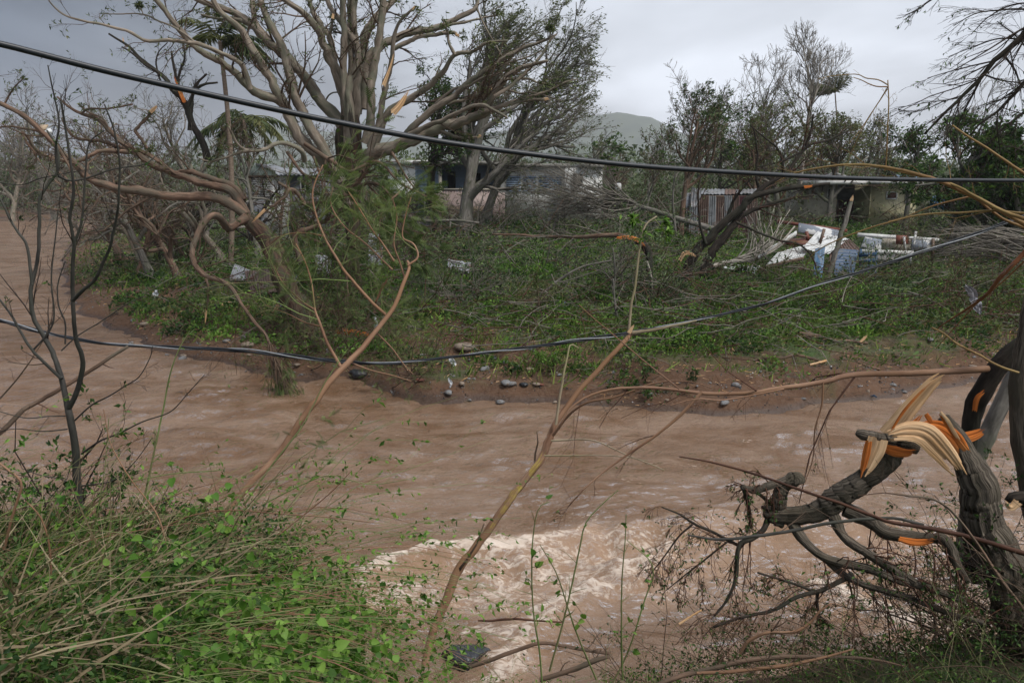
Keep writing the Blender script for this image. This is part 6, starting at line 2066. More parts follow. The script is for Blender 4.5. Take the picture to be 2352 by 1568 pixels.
FEA = T_feather(5, .34, .05)
SH = [
    ('dark green shrub in front of the white house', 1340, 505, 120, 60, 'leaf_green', 'twig_dark', 22, .10, 201, .8),
    ('dense feathery shrub between the tin fence and the wreck', 1835, 500, 170, 85, 'leaf_olive', 'twig_brown', 26, .10, 203, .7),
    ('drooping olive shrub below the yellow house', 2050, 520, 190, 36, 'leaf_olive', 'twig_grey', 26, .10, 205, .6),
    ('dark green shrub right of the yellow house', 2220, 530, 150, 60, 'leaf_green', 'twig_dark', 26, .11, 207, .7),
    ('mass of grey twigs and leaves right of the wreck', 2240, 590, 190, 80, 'leaf_grey', 'twig_grey', 26, .08, 209, .4),
    ('bush of fallen leafy branches below the picket fence', 1130, 540, 190, 65, 'leaf_olive', 'twig_grey', 26, .09, 211, .4),
    ('bush of fallen leafy branches below the white house', 1260, 545, 170, 75, 'leaf_olive', 'twig_grey', 26, .09, 213, .45),
    ('grey-green brush pile in the centre of the bank', 1290, 640, 190, 55, 'leaf_grey', 'twig_grey', 26, .07, 215, .4),
    ('grey-green brush pile right of the centre', 1430, 690, 190, 60, 'leaf_grey', 'twig_grey', 24, .07, 217, .4),
    ('bushy green branches at the foot of the snapped tree', 1520, 710, 170, 60, 'leaf_grey', 'twig_brown', 22, .07, 219, .4),
    ('feathery green shrub under the great tree, right side', 900, 620, 170, 90, 'feather', 'twig_brown', 24, .13, 221, .6),
    ('feathery green shrub under the great tree, left side', 760, 560, 150, 80, 'feather', 'twig_brown', 22, .13, 223, .7),
    ('leafy brush between the leaning trunk and the gate', 870, 540, 150, 80, 'leaf_olive', 'twig_brown', 22, .10, 225, .7),
    ('drooping green brush beside the foot of the leaning tree', 715, 770, 130, 150, 'feather', 'twig_brown', 24, .13, 227, .8),
    ('feathery brush spilling down the bank under the leaning tree', 770, 830, 170, 100, 'feather', 'twig_brown', 26, .12, 229, .6),
    ('green brush at the waterline left of the black rock', 655, 830, 110, 45, 'feather', 'twig_brown', 18, .10, 231, .4),
    ('green brush at the waterline right of the black rock', 930, 880, 110, 50, 'feather', 'twig_brown', 18, .10, 233, .4),
    ('green shrub at the near corner of the river bend', 460, 600, 140, 40, 'leaf_bright', 'twig_brown', 20, .07, 235, .8),
    ('hanging green brush over the upstream bend', 330, 530, 160, 50, 'leaf_olive', 'twig_brown', 22, .10, 237, .6),
    ('green bush behind the upstream bend, left of the hut', 470, 500, 190, 65, 'leaf_green', 'twig_brown', 24, .13, 239, .7),
    ('light green weeds bush right of the tin fence foot', 1650, 570, 120, 45, 'leaf_bright', 'twig_brown', 18, .08, 241, .9),
    ('grey-green scrub in front of the blue house', 1060, 500, 170, 40, 'leaf_airy', 'twig_grey', 24, .10, 271, .7),
    ('grey-green scrub in front of the long white house', 1240, 500, 190, 42, 'leaf_airy', 'twig_grey', 24, .10, 273, .7),
    ('light green shrub left of the tin fence', 1500, 500, 110, 55, 'leaf_green', 'twig_brown', 20, .10, 243, .8),
    ('green creeper shrub at the lower right bank', 1960, 740, 190, 60, 'leaf_bright', 'twig_brown', 22, .07, 245, .5),
    ('feathery grey-green brush at the right, below the wreck', 2060, 660, 190, 60, 'feather', 'twig_brown', 26, .10, 247, .5),
    ('leafy branches fallen across the blue shutter', 1945, 668, 150, 60, 'feather', 'twig_brown', 14, .10, 248, .7),
    ('tangled brush at the right edge above the river', 2260, 740, 190, 80, 'leaf_olive', 'twig_red', 26, .08, 249, .5),
    ('feathery green brush left of the blue sheets', 1790, 668, 190, 34, 'feather', 'twig_brown', 24, .10, 251, .5),
    ('light green creeper above the mud shelf', 1560, 780, 190, 40, 'leaf_bright', 'twig_brown', 22, .06, 253, .5),
    ('brown and green brush on the upper mud slope', 1180, 740, 170, 45, 'leaf_olive', 'twig_brown', 20, .06, 255, .4),
    ('grey brush left of the middle of the bank', 1050, 690, 170, 55, 'leaf_grey', 'twig_grey', 22, .07, 257, .4),
    ('small bright shrub near the waterline in mid picture', 1250, 860, 90, 40, 'leaf_bright', 'twig_brown', 14, .06, 259, .6),
    ('flattened leafy branches lying on the right mud ledge', 1480, 905, 160, 18, 'leaf_green', 'twig_brown', 18, .07, 261, .15),
    ('low dark bush at the left edge across the water', 60, 485, 190, 70, 'leaf_green', 'twig_brown', 24, .25, 263, .7),
    ('olive bush on the far left bank above the grey sheets', 180, 470, 170, 75, 'leaf_olive', 'twig_grey', 22, .25, 265, .7),
    ('pale olive brush on the far bank beyond the bend', 290, 470, 170, 65, 'leaf_olive', 'twig_grey', 22, .25, 267, .7),
]
for lab, px_, py_, w_, h_, lf_, tw_, n_, ls_, sd_, up_ in SH:
    shrub(lab, px_, py_, w_, h_ * 1.2, lf_, tw_, int(n_ * .75), ls_ * 1.08, 6 if lf_ != 'feather' else 3, sd_, up=up_, tmpl=FEA if lf_ == 'feather' else None, frac=.8)

# fallen grey tree with its fan of fine branches pointing up left
yf = 40.0
ft = thing('fallen_tree', P(1620, 512, yf), 'fallen grey tree whose fan of thin bare branches covers the white house', 'tree')
tr = limb(W2([(1645, 528), (1600, 518), (1540, 500), (1480, 480), (1440, 462), (1405, 440)], 14, 7), yf - 1, yf + 2)
Tubes().add(*tr).build('trunk', M['bark_grey'], ft, 9, .06)
fan = []
rgf = np.random.default_rng(3)
for i in range(46):
    a_ = rgf.uniform(0, .75)
    sx_, sy_ = 1480 - a_ * 70, 480 - a_ * 42
    ex, ey = rgf.uniform(1170, 1400), rgf.uniform(350, 500)
    mx_, my_ = (sx_ + ex) / 2, (sy_ + ey) / 2 + rgf.uniform(4, 22)
    fan.append(limb(W2([(sx_, sy_), (mx_, my_), (ex, ey)], rgf.uniform(2.5, 5), 1.2), yf + 1, yf + rgf.uniform(-1.5, 4), 10))
Tubes_ = Tubes()
for p_, r_ in fan:
    b_ = Tubes().add(p_, r_).build('branch', M['twig_grey'], ft, 4)
g1 = stage([f[0] for f in fan], [f[1] for f in fan], [dict(k=6, L=(.2, .5), ang=(8, 30), n=6, rr=.6, wig=.1), dict(k=3, L=(.3, .6), ang=(10, 35), n=4, rr=.6, wig=.12)])
T = Tubes()
for g_ in g1:
    T.add(g_[0], np.maximum(g_[1], .006))
T.build('twigs', M['twig_grey'], ft, 3)['kind'] = 'stuff'

# second fallen crown, white-grey branches left of the wreck
yf = 30.5
ft = thing('fallen_branch', G(1640, 615), 'pale grey fallen branch fanning up towards the wrecked shack', 'branch')
tr = limb(W2([(1635, 612), (1680, 600), (1740, 592), (1790, 560), (1825, 520)], 11, 3), yf - 1.5, yf)
Tubes().add(*tr).build('trunk', M['bark_pale'], ft, 8, .06)
fan = []
for i in range(22):
    a_ = rgf.uniform(0, 1)
    sx_, sy_ = 1660 + a_ * 100, 605 - a_ * 25
    ex, ey = rgf.uniform(1700, 1830), rgf.uniform(470, 560)
    fan.append(limb(W2([(sx_, sy_), ((sx_ + ex) / 2 + 14, (sy_ + ey) / 2 + 14), (ex, ey)], rgf.uniform(2.5, 5), 1.4), yf - 1, yf + rgf.uniform(-1, 1), 9))
for p_, r_ in fan:
    Tubes().add(p_, r_).build('branch', M['bark_pale'], ft, 4)
g1 = stage([f[0] for f in fan], [f[1] for f in fan], [dict(k=6, L=(.2, .5), ang=(10, 35), n=5, rr=.6, wig=.15)])
Tubes().add(g1[0][0], np.maximum(g1[0][1], .006)).build('twigs', M['twig_grey'], ft, 3)['kind'] = 'stuff'
# third: matted grey branches right of the wreck
ft = thing('fallen_branch', P(2330, 590, 29), 'matted grey fallen branches right of the wrecked shack', 'branch')
fan = []
for i in range(34):
    sx_, sy_ = rgf.uniform(2330, 2420), rgf.uniform(540, 620)
    ex, ey = rgf.uniform(2130, 2260), rgf.uniform(520, 600)
    fan.append(limb(W2([(sx_, sy_), ((sx_ + ex) / 2, (sy_ + ey) / 2 - 12), (ex, ey)], rgf.uniform(2.5, 5.5), 1.3), 28, 28 + rgf.uniform(-1.5, 1.5), 9))
for p_, r_ in fan:
    Tubes().add(p_, r_).build('branch', M['twig_grey'], ft, 4)
g1 = stage([f[0] for f in fan], [f[1] for f in fan], [dict(k=6, L=(.2, .5), ang=(10, 35), n=5, rr=.6, wig=.15)])
Tubes().add(g1[0][0], np.maximum(g1[0][1], .005)).build('twigs', M['twig_grey'], ft, 3)['kind'] = 'stuff'

# ------------------------------------------------------------------ the far scrub and woodland that reads as one mass
def far_wood(y0, y1, n, hmax, lsz, seed, mat='leaf_far', nt=3000):
    x = (RG.random(n) * 2 - 1) * .72
    u_ = RG.random(n)
    y = y0 * (y1 / y0) ** u_
    x = x * y
    d = river_dist(x, y)
    k = d > 2
    x, y = x[k], y[k]
    g_ = hz(x, y)
    hh_ = hmax * (.25 + .95 * ss(fbm(x * .12 + seed, y * .06, 4, seed), .3, .75)) * (.75 + .5 * fbm(x * .7, y * .4, 3, seed + 1))
    z = g_ + hh_ * (1 - RG.random(len(x)) ** 1.6 * .9)
    p_ = np.stack([x, y, z], 1)
    tag(Leaves().add(T_leaf(.6), p_, nrm(RG.normal(size=p_.shape) + np.array([.4, 0, .3])), lsz * (.5 + RG.random(len(x))) * y / y0,
                     tint=np.clip(.25 * RG.random(len(x)) + .8 * fbm(x * .16, y * .08, 3, seed + 7) - .05, 0, 1)).build('distant_woodland', M[mat]), kind='stuff')
    x = (RG.random(nt) * 2 - 1) * .72
    y = y0 * (y1 / y0) ** RG.random(nt)
    x = x * y
    k = river_dist(x, y) > 2
    x, y = x[k], y[k]
    b_ = np.stack([x, y, hz(x, y)], 1)
    pt, rr = twigs_on(b_, hmax * 1.15 * np.ones(len(x)), .0009 * y, n=5, flat=.5, wind=(.25, 0, 0), wig=.22, up0=1.3)
    P2, R2 = sprout(pt, rr, 4, L=(.3, .55), n=5, rr=.6, bend=(.2, 0, .2))
    tag(Tubes().add(pt, rr).add(P2, np.maximum(R2, rr.mean() * .35)).build('distant_stems', M['twig_grey'], None, 3), kind='stuff')


far_wood(60, 110, 42000, 2.6, .23, 5, nt=1000)
far_wood(110, 330, 42000, 6.5, .6, 9, nt=900)
# undergrowth between the houses and the bank
p, d = frustum_scatter(45000, 36, 62, lambda x, y, d: ss(patch(x, y, .2, 191), .35, .5))
hgt = ss(patch(p[:, 0], p[:, 1], .3, 193), .35, .7)
p[:, 2] += RG.random(len(p)) ** .8 * (.2 + .9 * hgt)
tag(Leaves().add(T_leaf(.4), p, nrm(RG.normal(size=p.shape) + np.array([.4, 0, .2])), .09 + .12 * RG.random(len(p))).build('undergrowth', M['leaf_olive']), kind='stuff')
# ------------------------------------------------------------------ cables
M['cable'] = noise_mat('black rubber cable', (.008, .010, .013), (.014, .017, .022), sc=30, rough=.42, bump=.05)
M['cable_bare'] = noise_mat('bare aluminium strand', (.30, .31, .32), (.20, .21, .22), sc=40, rough=.5, bump=.1, metal=.4)
c = limb([(-200, 58, 15.5), (0, 101, 14.5), (250, 165, 14), (500, 222, 13.5), (784, 283, 13), (1060, 333, 12.3), (1411, 376, 11.5), (1700, 397, 10.5), (2000, 411, 9.5), (2352, 415, 9), (2650, 411, 9)], 4.2, 6.6, n=60, wob=0)
cb = thing('power_cable', c[0][0], 'single thick black cable sagging right across the upper picture', 'cable')
Tubes().add(*c).build('sheath', M['cable'], cb, 12)
pts = [(-200, 690), (0, 735), (120, 768), (250, 790), (420, 798), (560, 805), (700, 822), (800, 832), (900, 833), (1020, 822), (1170, 803), (1320, 783), (1450, 764), (1600, 735), (1750, 700), (1880, 654), (2020, 610), (2170, 562), (2300, 516), (2500, 440)]
cc = limb(W2(pts, 9.5, 6.5), 8.6, 8.4, n=420, wob=0)
cb = thing('cable_bundle', cc[0][0], 'slack twisted bundle of black and silver wires hanging low over the river', 'cable')
tg = nrm(np.gradient(cc[0], axis=0))
a_ = nrm(np.cross(tg, np.array([0, 0, 1.0])))
b_ = np.cross(tg, a_)
sl = np.concatenate([[0], np.cumsum(np.linalg.norm(np.diff(cc[0], axis=0), axis=1))])
for k in range(3):
    ph = sl * 5.2 + k * 2.094 + np.sin(sl * .9) * 1.2
    off = (a_ * np.cos(ph)[:, None] + b_ * np.sin(ph)[:, None]) * (cc[1] * (.62 + .35 * np.sin(sl * 1.7 + k)))[:, None]
    Tubes().add(cc[0] + off, cc[1] * (.52 if k < 2 else .42)).build('strand', M['cable' if k < 2 else 'cable_bare'], cb, 7)

# ------------------------------------------------------------------ the shattered tree at the right
YB = 6.2
tr = [limb([(2420, 1700, 118), (2380, 1560, 108), (2345, 1420, 98), (2315, 1284, 90), (2290, 1200, 86), (2262, 1130, 82), (2240, 1085, 74), (2218, 1040, 54), (2195, 1000, 42), (2166, 958, 26)], YB - .4, YB, n=150, wob=.1)]
st_ = thing('shattered_tree', tr[0][0][0], 'shattered dark tree with bright orange torn wood where its top folded over the river', 'tree')
Tubes().add(*tr[0]).build('trunk', M['bark_rough'], st_, 64, 0, .17)
HB = [
    ([(2056, 1030, 50), (2040, 1054, 54), (1990, 1094, 54), (1930, 1134, 56), (1890, 1159, 52), (1845, 1180, 48), (1815, 1182, 44), (1775, 1180, 40), (1755, 1178, 20)], YB, YB + .35, 14),
    ([(1968, 992, 16), (1985, 998, 24), (2044, 1008, 30), (2080, 1018, 32), (2110, 1032, 26)], YB + .1, YB - .05, 12),
    ([(1788, 1180, 34), (1790, 1134, 30), (1806, 1112, 28), (1829, 1100, 30), (1834, 1112, 26)], YB + .3, YB + .2, 12),
    (W2([(1820, 1092), (1812, 1100), (1780, 1112), (1740, 1125), (1715, 1122), (1706, 1118)], 24, 13), YB + .3, YB + .1, 10),
    (W2([(1709, 1122), (1715, 1150), (1722, 1180), (1726, 1212)], 11, 8), YB + .1, YB + .1, 8),
    (W2([(1735, 1128), (1765, 1150), (1785, 1170)], 8, 9), YB + .3, YB + .3, 8),
    (W2([(1765, 1190), (1752, 1216), (1725, 1238), (1697, 1252), (1692, 1309), (1682, 1350), (1665, 1384), (1640, 1414)], 16, 5), YB + .3, YB - .2, 8),
    (W2([(1697, 1252), (1640, 1224), (1590, 1200), (1560, 1180), (1520, 1164)], 9, 3), YB + .2, YB, 7),
    (W2([(1590, 1204), (1560, 1230), (1530, 1270), (1500, 1310), (1478, 1336)], 6, 2), YB, YB, 6),
    (W2([(1670, 1244), (1610, 1290), (1560, 1330), (1530, 1355)], 5, 2), YB, YB, 6),
    (W2([(1815, 1194), (1850, 1244), (1905, 1284), (1990, 1304), (2065, 1332), (2140, 1352), (2220, 1380)], 26, 16), YB + .25, YB - .6, 10),
    (W2([(1895, 1280), (1940, 1320), (1990, 1344), (2090, 1374), (2185, 1409), (2260, 1430)], 20, 11), YB + .1, YB - .7, 10),
    (W2([(1912, 1180), (1940, 1234), (1990, 1269), (2065, 1314), (2105, 1340)], 27, 18), YB + .1, YB - .4, 10),
    (W2([(1940, 1168), (2005, 1199), (2040, 1224), (2115, 1236), (2165, 1238), (2186, 1262), (2200, 1300), (2225, 1339)], 36, 16), YB + .1, YB - .5, 12),
    (W2([(1955, 1318), (1940, 1329), (1880, 1359), (1830, 1372), (1770, 1404), (1700, 1418), (1640, 1439)], 14, 6), YB, YB - .5, 8),
    (W2([(1872, 1360), (1840, 1345), (1790, 1329), (1740, 1314)], 8, 5), YB - .1, YB - .1, 7),
    (W2([(1878, 1360), (1876, 1390), (1882, 1412), (1900, 1425)], 9, 4), YB - .1, YB - .2, 7),
]
bl = []
for pts_, y0_, y1_, sd_ in HB:
    big_ = max(q[2] for q in pts_) > 19
    p_, r_ = limb(pts_, y0_, y1_, n=90 if big_ else max(14, 4 * len(pts_)), wob=.06 if big_ else .25)
    if big_:
        r_ = r_ * (1 + .22 * (fbm(np.arange(90) * .09 + sd_ * 3, np.zeros(90), 3, sd_) - .5) * 2)
    Tubes().add(p_, r_).build('branch', M['bark_rough'] if big_ else M['bark_dark'], st_, 40 if big_ else sd_, 0 if big_ else .09, .2 if big_ else 0)
    bl.append((p_, r_))
# knot with stub ends where the limb forks
for i, (px_, py_) in enumerate([(1760, 1182), (1772, 1198), (1785, 1206), (1757, 1168)]):
    s_ = limb(W2([(px_ + 12, py_), (px_, py_ - 2), (px_ - 7, py_ - 4)], 16, 9), YB + .25, n=6)
    Tubes().add(*s_).build('stub', M['bark_dark'], st_, 8, .1)
# hanging thin brown twigs
g1 = sprout(*resample([b[0] for b in bl[3:]], [b[1] for b in bl[3:]], 14), 13, L=(.25, .55), ang=(30, 75), n=12, t=(.15, 1), rr=.3, rtip=.35, wig=.13, bend=(.05, 0, -1.25))
g1 = (g1[0], np.minimum(g1[1], .006))
g2 = sprout(*g1, 7, L=(.25, .6), ang=(20, 55), n=8, rr=.6, rtip=.4, wig=.16, bend=(.1, 0, -.7))
g3 = sprout(*g2, 4, L=(.3, .6), ang=(20, 55), n=5, rr=.7, rtip=.5, wig=.2, bend=(0, 0, -.4))
Tubes().add(g1[0], np.maximum(g1[1], .0024)).add(g2[0], np.maximum(g2[1], .0017)).add(g3[0][::2], np.maximum(g3[1][::2], .0013)).build('hanging_twigs', M['twig_red'], st_, 3)['kind'] = 'stuff'
kk = RG.random(len(g3[0])) < .12
p_, tg_ = along(g3[0][kk], 3, (.2, 1))
Leaves().add(T_leaf(.4), p_, rdir(tg_, .8, .2), .022 + .02 * RG.random(len(p_))).build('foliage', M['leaf_green'], st_)['kind'] = 'stuff'


def tearoff(name, pts, wd, Y0, Y1, mat, nst, **kw):
    return splinter(pts, wd, Y0, Y1, nst=nst, **kw).build(name, M[mat], st_, 4)


tearoff('splinter', [(2036, 1002), (2060, 975), (2085, 942), (2115, 908), (2140, 880), (2165, 862), (2178, 855)], [44, 44, 40, 35, 31, 25, 18], YB + .05, YB - .1, 'broken', 5, jag=.2, thick=.3)
tearoff('splinter', [(2046, 990), (2075, 945), (2110, 905), (2148, 868)], [5, 7, 6, 2], YB - .12, YB - .2, 'broken_orange', 4)
tearoff('splinter', [(2040, 1000), (2080, 990), (2125, 996), (2160, 1030), (2190, 1065), (2216, 1100)], [22, 48, 56, 52, 40, 26], YB - .12, YB - .22, 'broken', 8, jag=.32, thick=.45)
tearoff('splinter', [(2045, 1010), (2100, 1008), (2140, 1040), (2180, 1080), (2206, 1098)], [6, 12, 16, 12, 5], YB - .22, YB - .28, 'broken', 5, jag=.2)
tearoff('torn_flap', [(2098, 988), (2140, 984), (2176, 1002), (2206, 1045), (2230, 1100)], [22, 48, 54, 42, 14], YB - .06, YB - .16, 'broken_orange', 6, jag=.3, thick=.4)
tearoff('torn_flap', [(2018, 1004), (2010, 1030), (1996, 1062), (1982, 1096)], [44, 46, 34, 12], YB - .10, YB - .12, 'broken', 5, jag=.4)
tearoff('torn_flap', [(1996, 1010), (1990, 1040), (1982, 1075), (1976, 1098)], [14, 18, 14, 4], YB - .13, YB - .14, 'broken_orange', 5, jag=.25)
tearoff('torn_flap', [(2030, 1028), (2056, 1036), (2082, 1040), (2106, 1034)], [18, 26, 20, 6], YB - .05, YB - .1, 'broken_orange', 11, jag=.2)
tearoff('torn_flap', [(2080, 1000), (2094, 980), (2108, 962), (2118, 950)], [26, 20, 12, 4], YB, YB, 'broken_orange', 6, jag=.3)
tearoff('torn_flap', [(2206, 1006), (2225, 1003), (2245, 996), (2262, 986)], [26, 26, 22, 12], YB + .05, YB + .02, 'broken_orange', 8, jag=.2)
tearoff('split_edge', [(2160, 948), (2182, 985), (2204, 1015), (2224, 1040), (2240, 1075), (2262, 1130), (2285, 1190), (2305, 1245)], [10, 12, 13, 16, 12, 9, 6, 3], YB - .16, YB - .15, 'broken_orange', 6, jag=.1)
tearoff('split_edge', [(2158, 944), (2176, 965), (2190, 990), (2206, 1015)], [7, 9, 9, 5], YB - .18, YB - .18, 'broken', 5, jag=.2)
tearoff('split_edge', [(2126, 950), (2134, 962), (2142, 974)], [10, 12, 6], YB - .1, YB - .1, 'broken_orange', 4, jag=.3)
tearoff('split_edge', [(2205, 1095), (2222, 1130), (2240, 1175), (2256, 1230)], [8, 7, 4, 2], YB - .16, YB - .15, 'broken_orange', 3)
tearoff('torn_patch', [(2062, 1236), (2095, 1244), (2125, 1244), (2150, 1238)], [12, 18, 16, 8], YB - .32, YB - .38, 'broken_orange', 7, jag=.2)

# other trunks at the right edge
Y2 = 7.6
t1 = thing('leaning_tree', P(2232, 960, Y2), 'dark broken trunk leaning right above the torn wood', 'tree trunk')
Tubes().add(*limb([(2240, 1330, 44), (2226, 1150, 40), (2221, 1040, 38), (2228, 972, 41), (2240, 935, 44), (2254, 905, 46), (2285, 850, 44), (2315, 815, 42), (2350, 788, 40), (2420, 740, 38)], Y2, Y2 - .3, wob=.1)).build('trunk', M['bark_dark'], t1, 14, .06)
splinter([(2238, 945), (2244, 915), (2262, 895)], [10, 12, 8], Y2 - .3, nst=5).build('torn_wood', M['broken_orange'], t1, 4)
t1 = thing('leaning_tree', P(2240, 1120, Y2), 'smooth grey-brown trunk slanting up behind the shattered tree', 'tree trunk')
Tubes().add(*limb([(2215, 1300, 44), (2232, 1120, 42), (2255, 1024, 40), (2290, 945, 38), (2320, 880, 36), (2365, 780, 34)], Y2 + .2, wob=.1)).build('trunk', M['bark_grey'], t1, 14, .05)
t1 = thing('leaning_tree', P(2345, 1100, Y2 - .6), 'furrowed upright trunk cut by the right edge of the picture', 'tree trunk')
Tubes().add(*limb([(2395, 1250, 60), (2362, 1060, 56), (2350, 900, 50), (2362, 780, 46), (2380, 650, 40), (2400, 500, 36)], Y2 - .6, wob=.1)).build('trunk', M['bark_rough'], t1, 14, .05)
t1 = thing('broken_stump', P(2340, 1190, 6.6), 'jagged broken stump right of the shattered tree', 'stump')
Tubes().add(*limb([(2400, 1235, 40), (2365, 1165, 44), (2330, 1142, 30), (2312, 1150, 14)], 6.6, n=14)).build('trunk', M['bark_dark'], t1, 12, .12)
splinter([(2340, 1150), (2322, 1165), (2306, 1148)], [22, 16, 4], 6.5, nst=6).build('torn_wood', M['broken'], t1, 4)


M['straw_bark'] = bark_mat('pale tan bark', (.19, .145, .095), (.36, .30, .21), (.22, .20, .10), sc=10, stretch=.3, bump=.3)


def fork_plant(name, label, cat, limbs, bark, Y, grow=None, twig='twig_brown', leaves=None, sides=9, lump=.05, n=None, wob=.3, base=None, piece='branch', piece0='stem'):
    root = thing(name, base if base is not None else P(limbs[0][0][0][0], limbs[0][0][0][1], limbs[0][1] if len(limbs[0]) > 1 else Y), label, cat)
    ls = []
    for i, l in enumerate(limbs):
        y0_ = l[1] if len(l) > 1 else Y
        y1_ = l[2] if len(l) > 2 else y0_
        p_, r_ = limb(l[0], y0_, y1_, n=max(12, 4 * len(l[0])), wob=wob)
        bm_ = l[3] if len(l) > 3 else bark
        Tubes().add(p_, r_).build(piece0 if i == 0 else piece, M[bm_], root, sides, lump)
        ls.append((p_, r_))
    if grow:
        gens = stage([a[0] for a in ls], [a[1] for a in ls], grow)
        T_ = Tubes()
        for g_ in gens:
            T_.add(g_[0], np.maximum(g_[1], .0012))
        T_.build('twigs', M[twig], root, 3)['kind'] = 'stuff'
        if leaves:
            mat, tmpl, size, per, frac, kw = leaves
            src = gens[-1][0]
            src = src[RG.random(len(src)) < frac]
            p_, tg_ = along(src, per, (.15, 1))
            Leaves().add(tmpl, p_, nrm(rdir(tg_, kw.get('s', .7), kw.get('down', .1)) + np.array(kw.get('wind', (.4, 0, 0)))), size * (.6 + .7 * RG.random(len(p_)))).build('foliage', M[mat], root)['kind'] = 'stuff'
    return root, ls


TW = lambda k=4, L=(.15, .4), **kw: dict(dict(k=k, L=L, ang=(20, 60), n=7, t=(.2, 1), rr=.4, rtip=.4, wig=.15), **kw)
# long horizontal branch reaching left from the leaning trunk
fork_plant('reaching_branch', 'long smooth branch reaching left across the river from the leaning trunk', 'branch', [
    (W2([(2300, 845), (2190, 852), (2065, 859), (1965, 861), (1890, 876), (1790, 891), (1715, 901), (1610, 901), (1505, 891), (1405, 894), (1340, 915), (1302, 948), (1285, 985)], 17, 3), 7.4, 6.6),
    (W2([(1612, 900), (1560, 955), (1505, 999), (1405, 1069), (1350, 1115), (1305, 1163)], 9, 2.5), 6.7, 6.5),
    (W2([(1890, 878), (1888, 930), (1872, 985), (1868, 1050), (1848, 1110)], 5, 1.6), 7, 7),
    (W2([(1800, 893), (1740, 905), (1660, 918), (1600, 915), (1540, 930)], 4, 1.6), 6.9, 6.5),
    (W2([(1560, 893), (1480, 830), (1420, 780), (1362, 730), (1330, 700)], 4, 2), 6.7, 6.9)],
    'sapling', 7, [TW(7, (.12, .3), bend=(0, 0, -.6)), TW(5, (.3, .6), bend=(0, 0, -.4), n=5)], 'twig_red', ('leaf_green', T_leaf(.4), .03, 2, .08, {}))
# leaning sapling with the yellow patch
r_, ls_ = fork_plant('leaning_sapling', 'tall leaning sapling with a peeled yellow patch, broken where the lower cable crosses it', 'sapling', [
    ([(975, 1530, 20), (985, 1489, 21), (1003, 1424, 22), (1030, 1364, 23), (1062, 1299, 22), (1100, 1250, 21), (1140, 1194, 20), (1185, 1129, 19), (1235, 1064, 18), (1262, 1012, 19), (1282, 966, 15), (1325, 904, 13), (1375, 849, 12), (1430, 789, 11), (1452, 764, 9)], 7.1, 8.35, 'sapling'),
    (W2([(1266, 1012), (1300, 1010), (1335, 1008), (1375, 1014), (1440, 1044), (1500, 1068), (1527, 1080)], 5, 2), 7.8, 7.6, 'straw_bark'),
    (W2([(1250, 1046), (1310, 1046), (1380, 1045), (1440, 1050), (1490, 1058)], 4, 1.6), 7.7, 7.5, 'straw_bark'),
    (W2([(1277, 975), (1286, 915), (1296, 858), (1303, 820), (1311, 791), (1330, 800)], 7, 2.5), 7.9, 8.1, 'straw_bark'),
    (W2([(1270, 1000), (1310, 950), (1350, 925), (1420, 910), (1500, 880), (1580, 876), (1640, 892)], 7, 2), 7.8, 7.4),
    (W2([(1452, 764), (1500, 757), (1560, 746), (1600, 736)], 9, 4), 8.3, 8.3, 'straw_bark')],
    'sapling', 7.5, [TW(3, (.06, .16))], 'twig_brown', sides=12, lump=.07)
M['sap_yellow'] = noise_mat('peeled yellow bark', (.36, .27, .055), (.20, .11, .055), sc=9, rough=.6, c3=(.22, .13, .08), sc3=6, lo3=.5, hi3=.56)
p_, rr_ = ls_[0]
TWs = Tubes()
for q_ in range(9):
    i0 = 20 + int(RG.random() * 8)
    i1 = min(len(p_) - 2, i0 + 6 + int(RG.random() * 8))
    n_ = i1 - i0
    wv = np.sin(np.linspace(0, math.pi, n_))[:, None]
    off = np.array([rr_[30] * (q_ / 8 * 1.5 - .75), 0, rr_[30] * .2])
    TWs.add(p_[i0:i1] + off + np.array([0, -1, .35]) * (rr_[i0:i1, None] * .72), rr_[i0:i1] * .34 * (.15 + wv[:, 0]))
TWs.build('peeled_patch', M['sap_yellow'], r_, 6, .1)['kind'] = 'stuff'
fork_plant('green_shoot', 'slender pale shoot rising above the lower cable with a bright green tip', 'shoot', [
    (W2([(1444, 762), (1451, 700), (1460, 654), (1470, 572), (1478, 530), (1487, 512), (1508, 497)], 7, 3), 8.35, 8.6, 'straw_bark'),
    (W2([(1487, 515), (1470, 508), (1455, 506)], 3, 1.5), 8.6), (W2([(1490, 510), (1515, 505), (1535, 512)], 3, 1.5), 8.6), (W2([(1500, 500), (1520, 525), (1530, 545)], 3, 1.5), 8.6)],
    'stem_green', 8.4, [dict(k=4, L=(.15, .4), ang=(20, 60), n=5, t=(.6, 1), rr=.4)], 'stem_green', ('leaf_bright', T_leaf(.4), .075, 10, 1.0, {}))
splinter([(1444, 765), (1452, 752), (1456, 744)], [9, 7, 3], 8.3, nst=5).build('broken_end', M['broken'], bpy.data.objects['leaning_sapling'], 4)

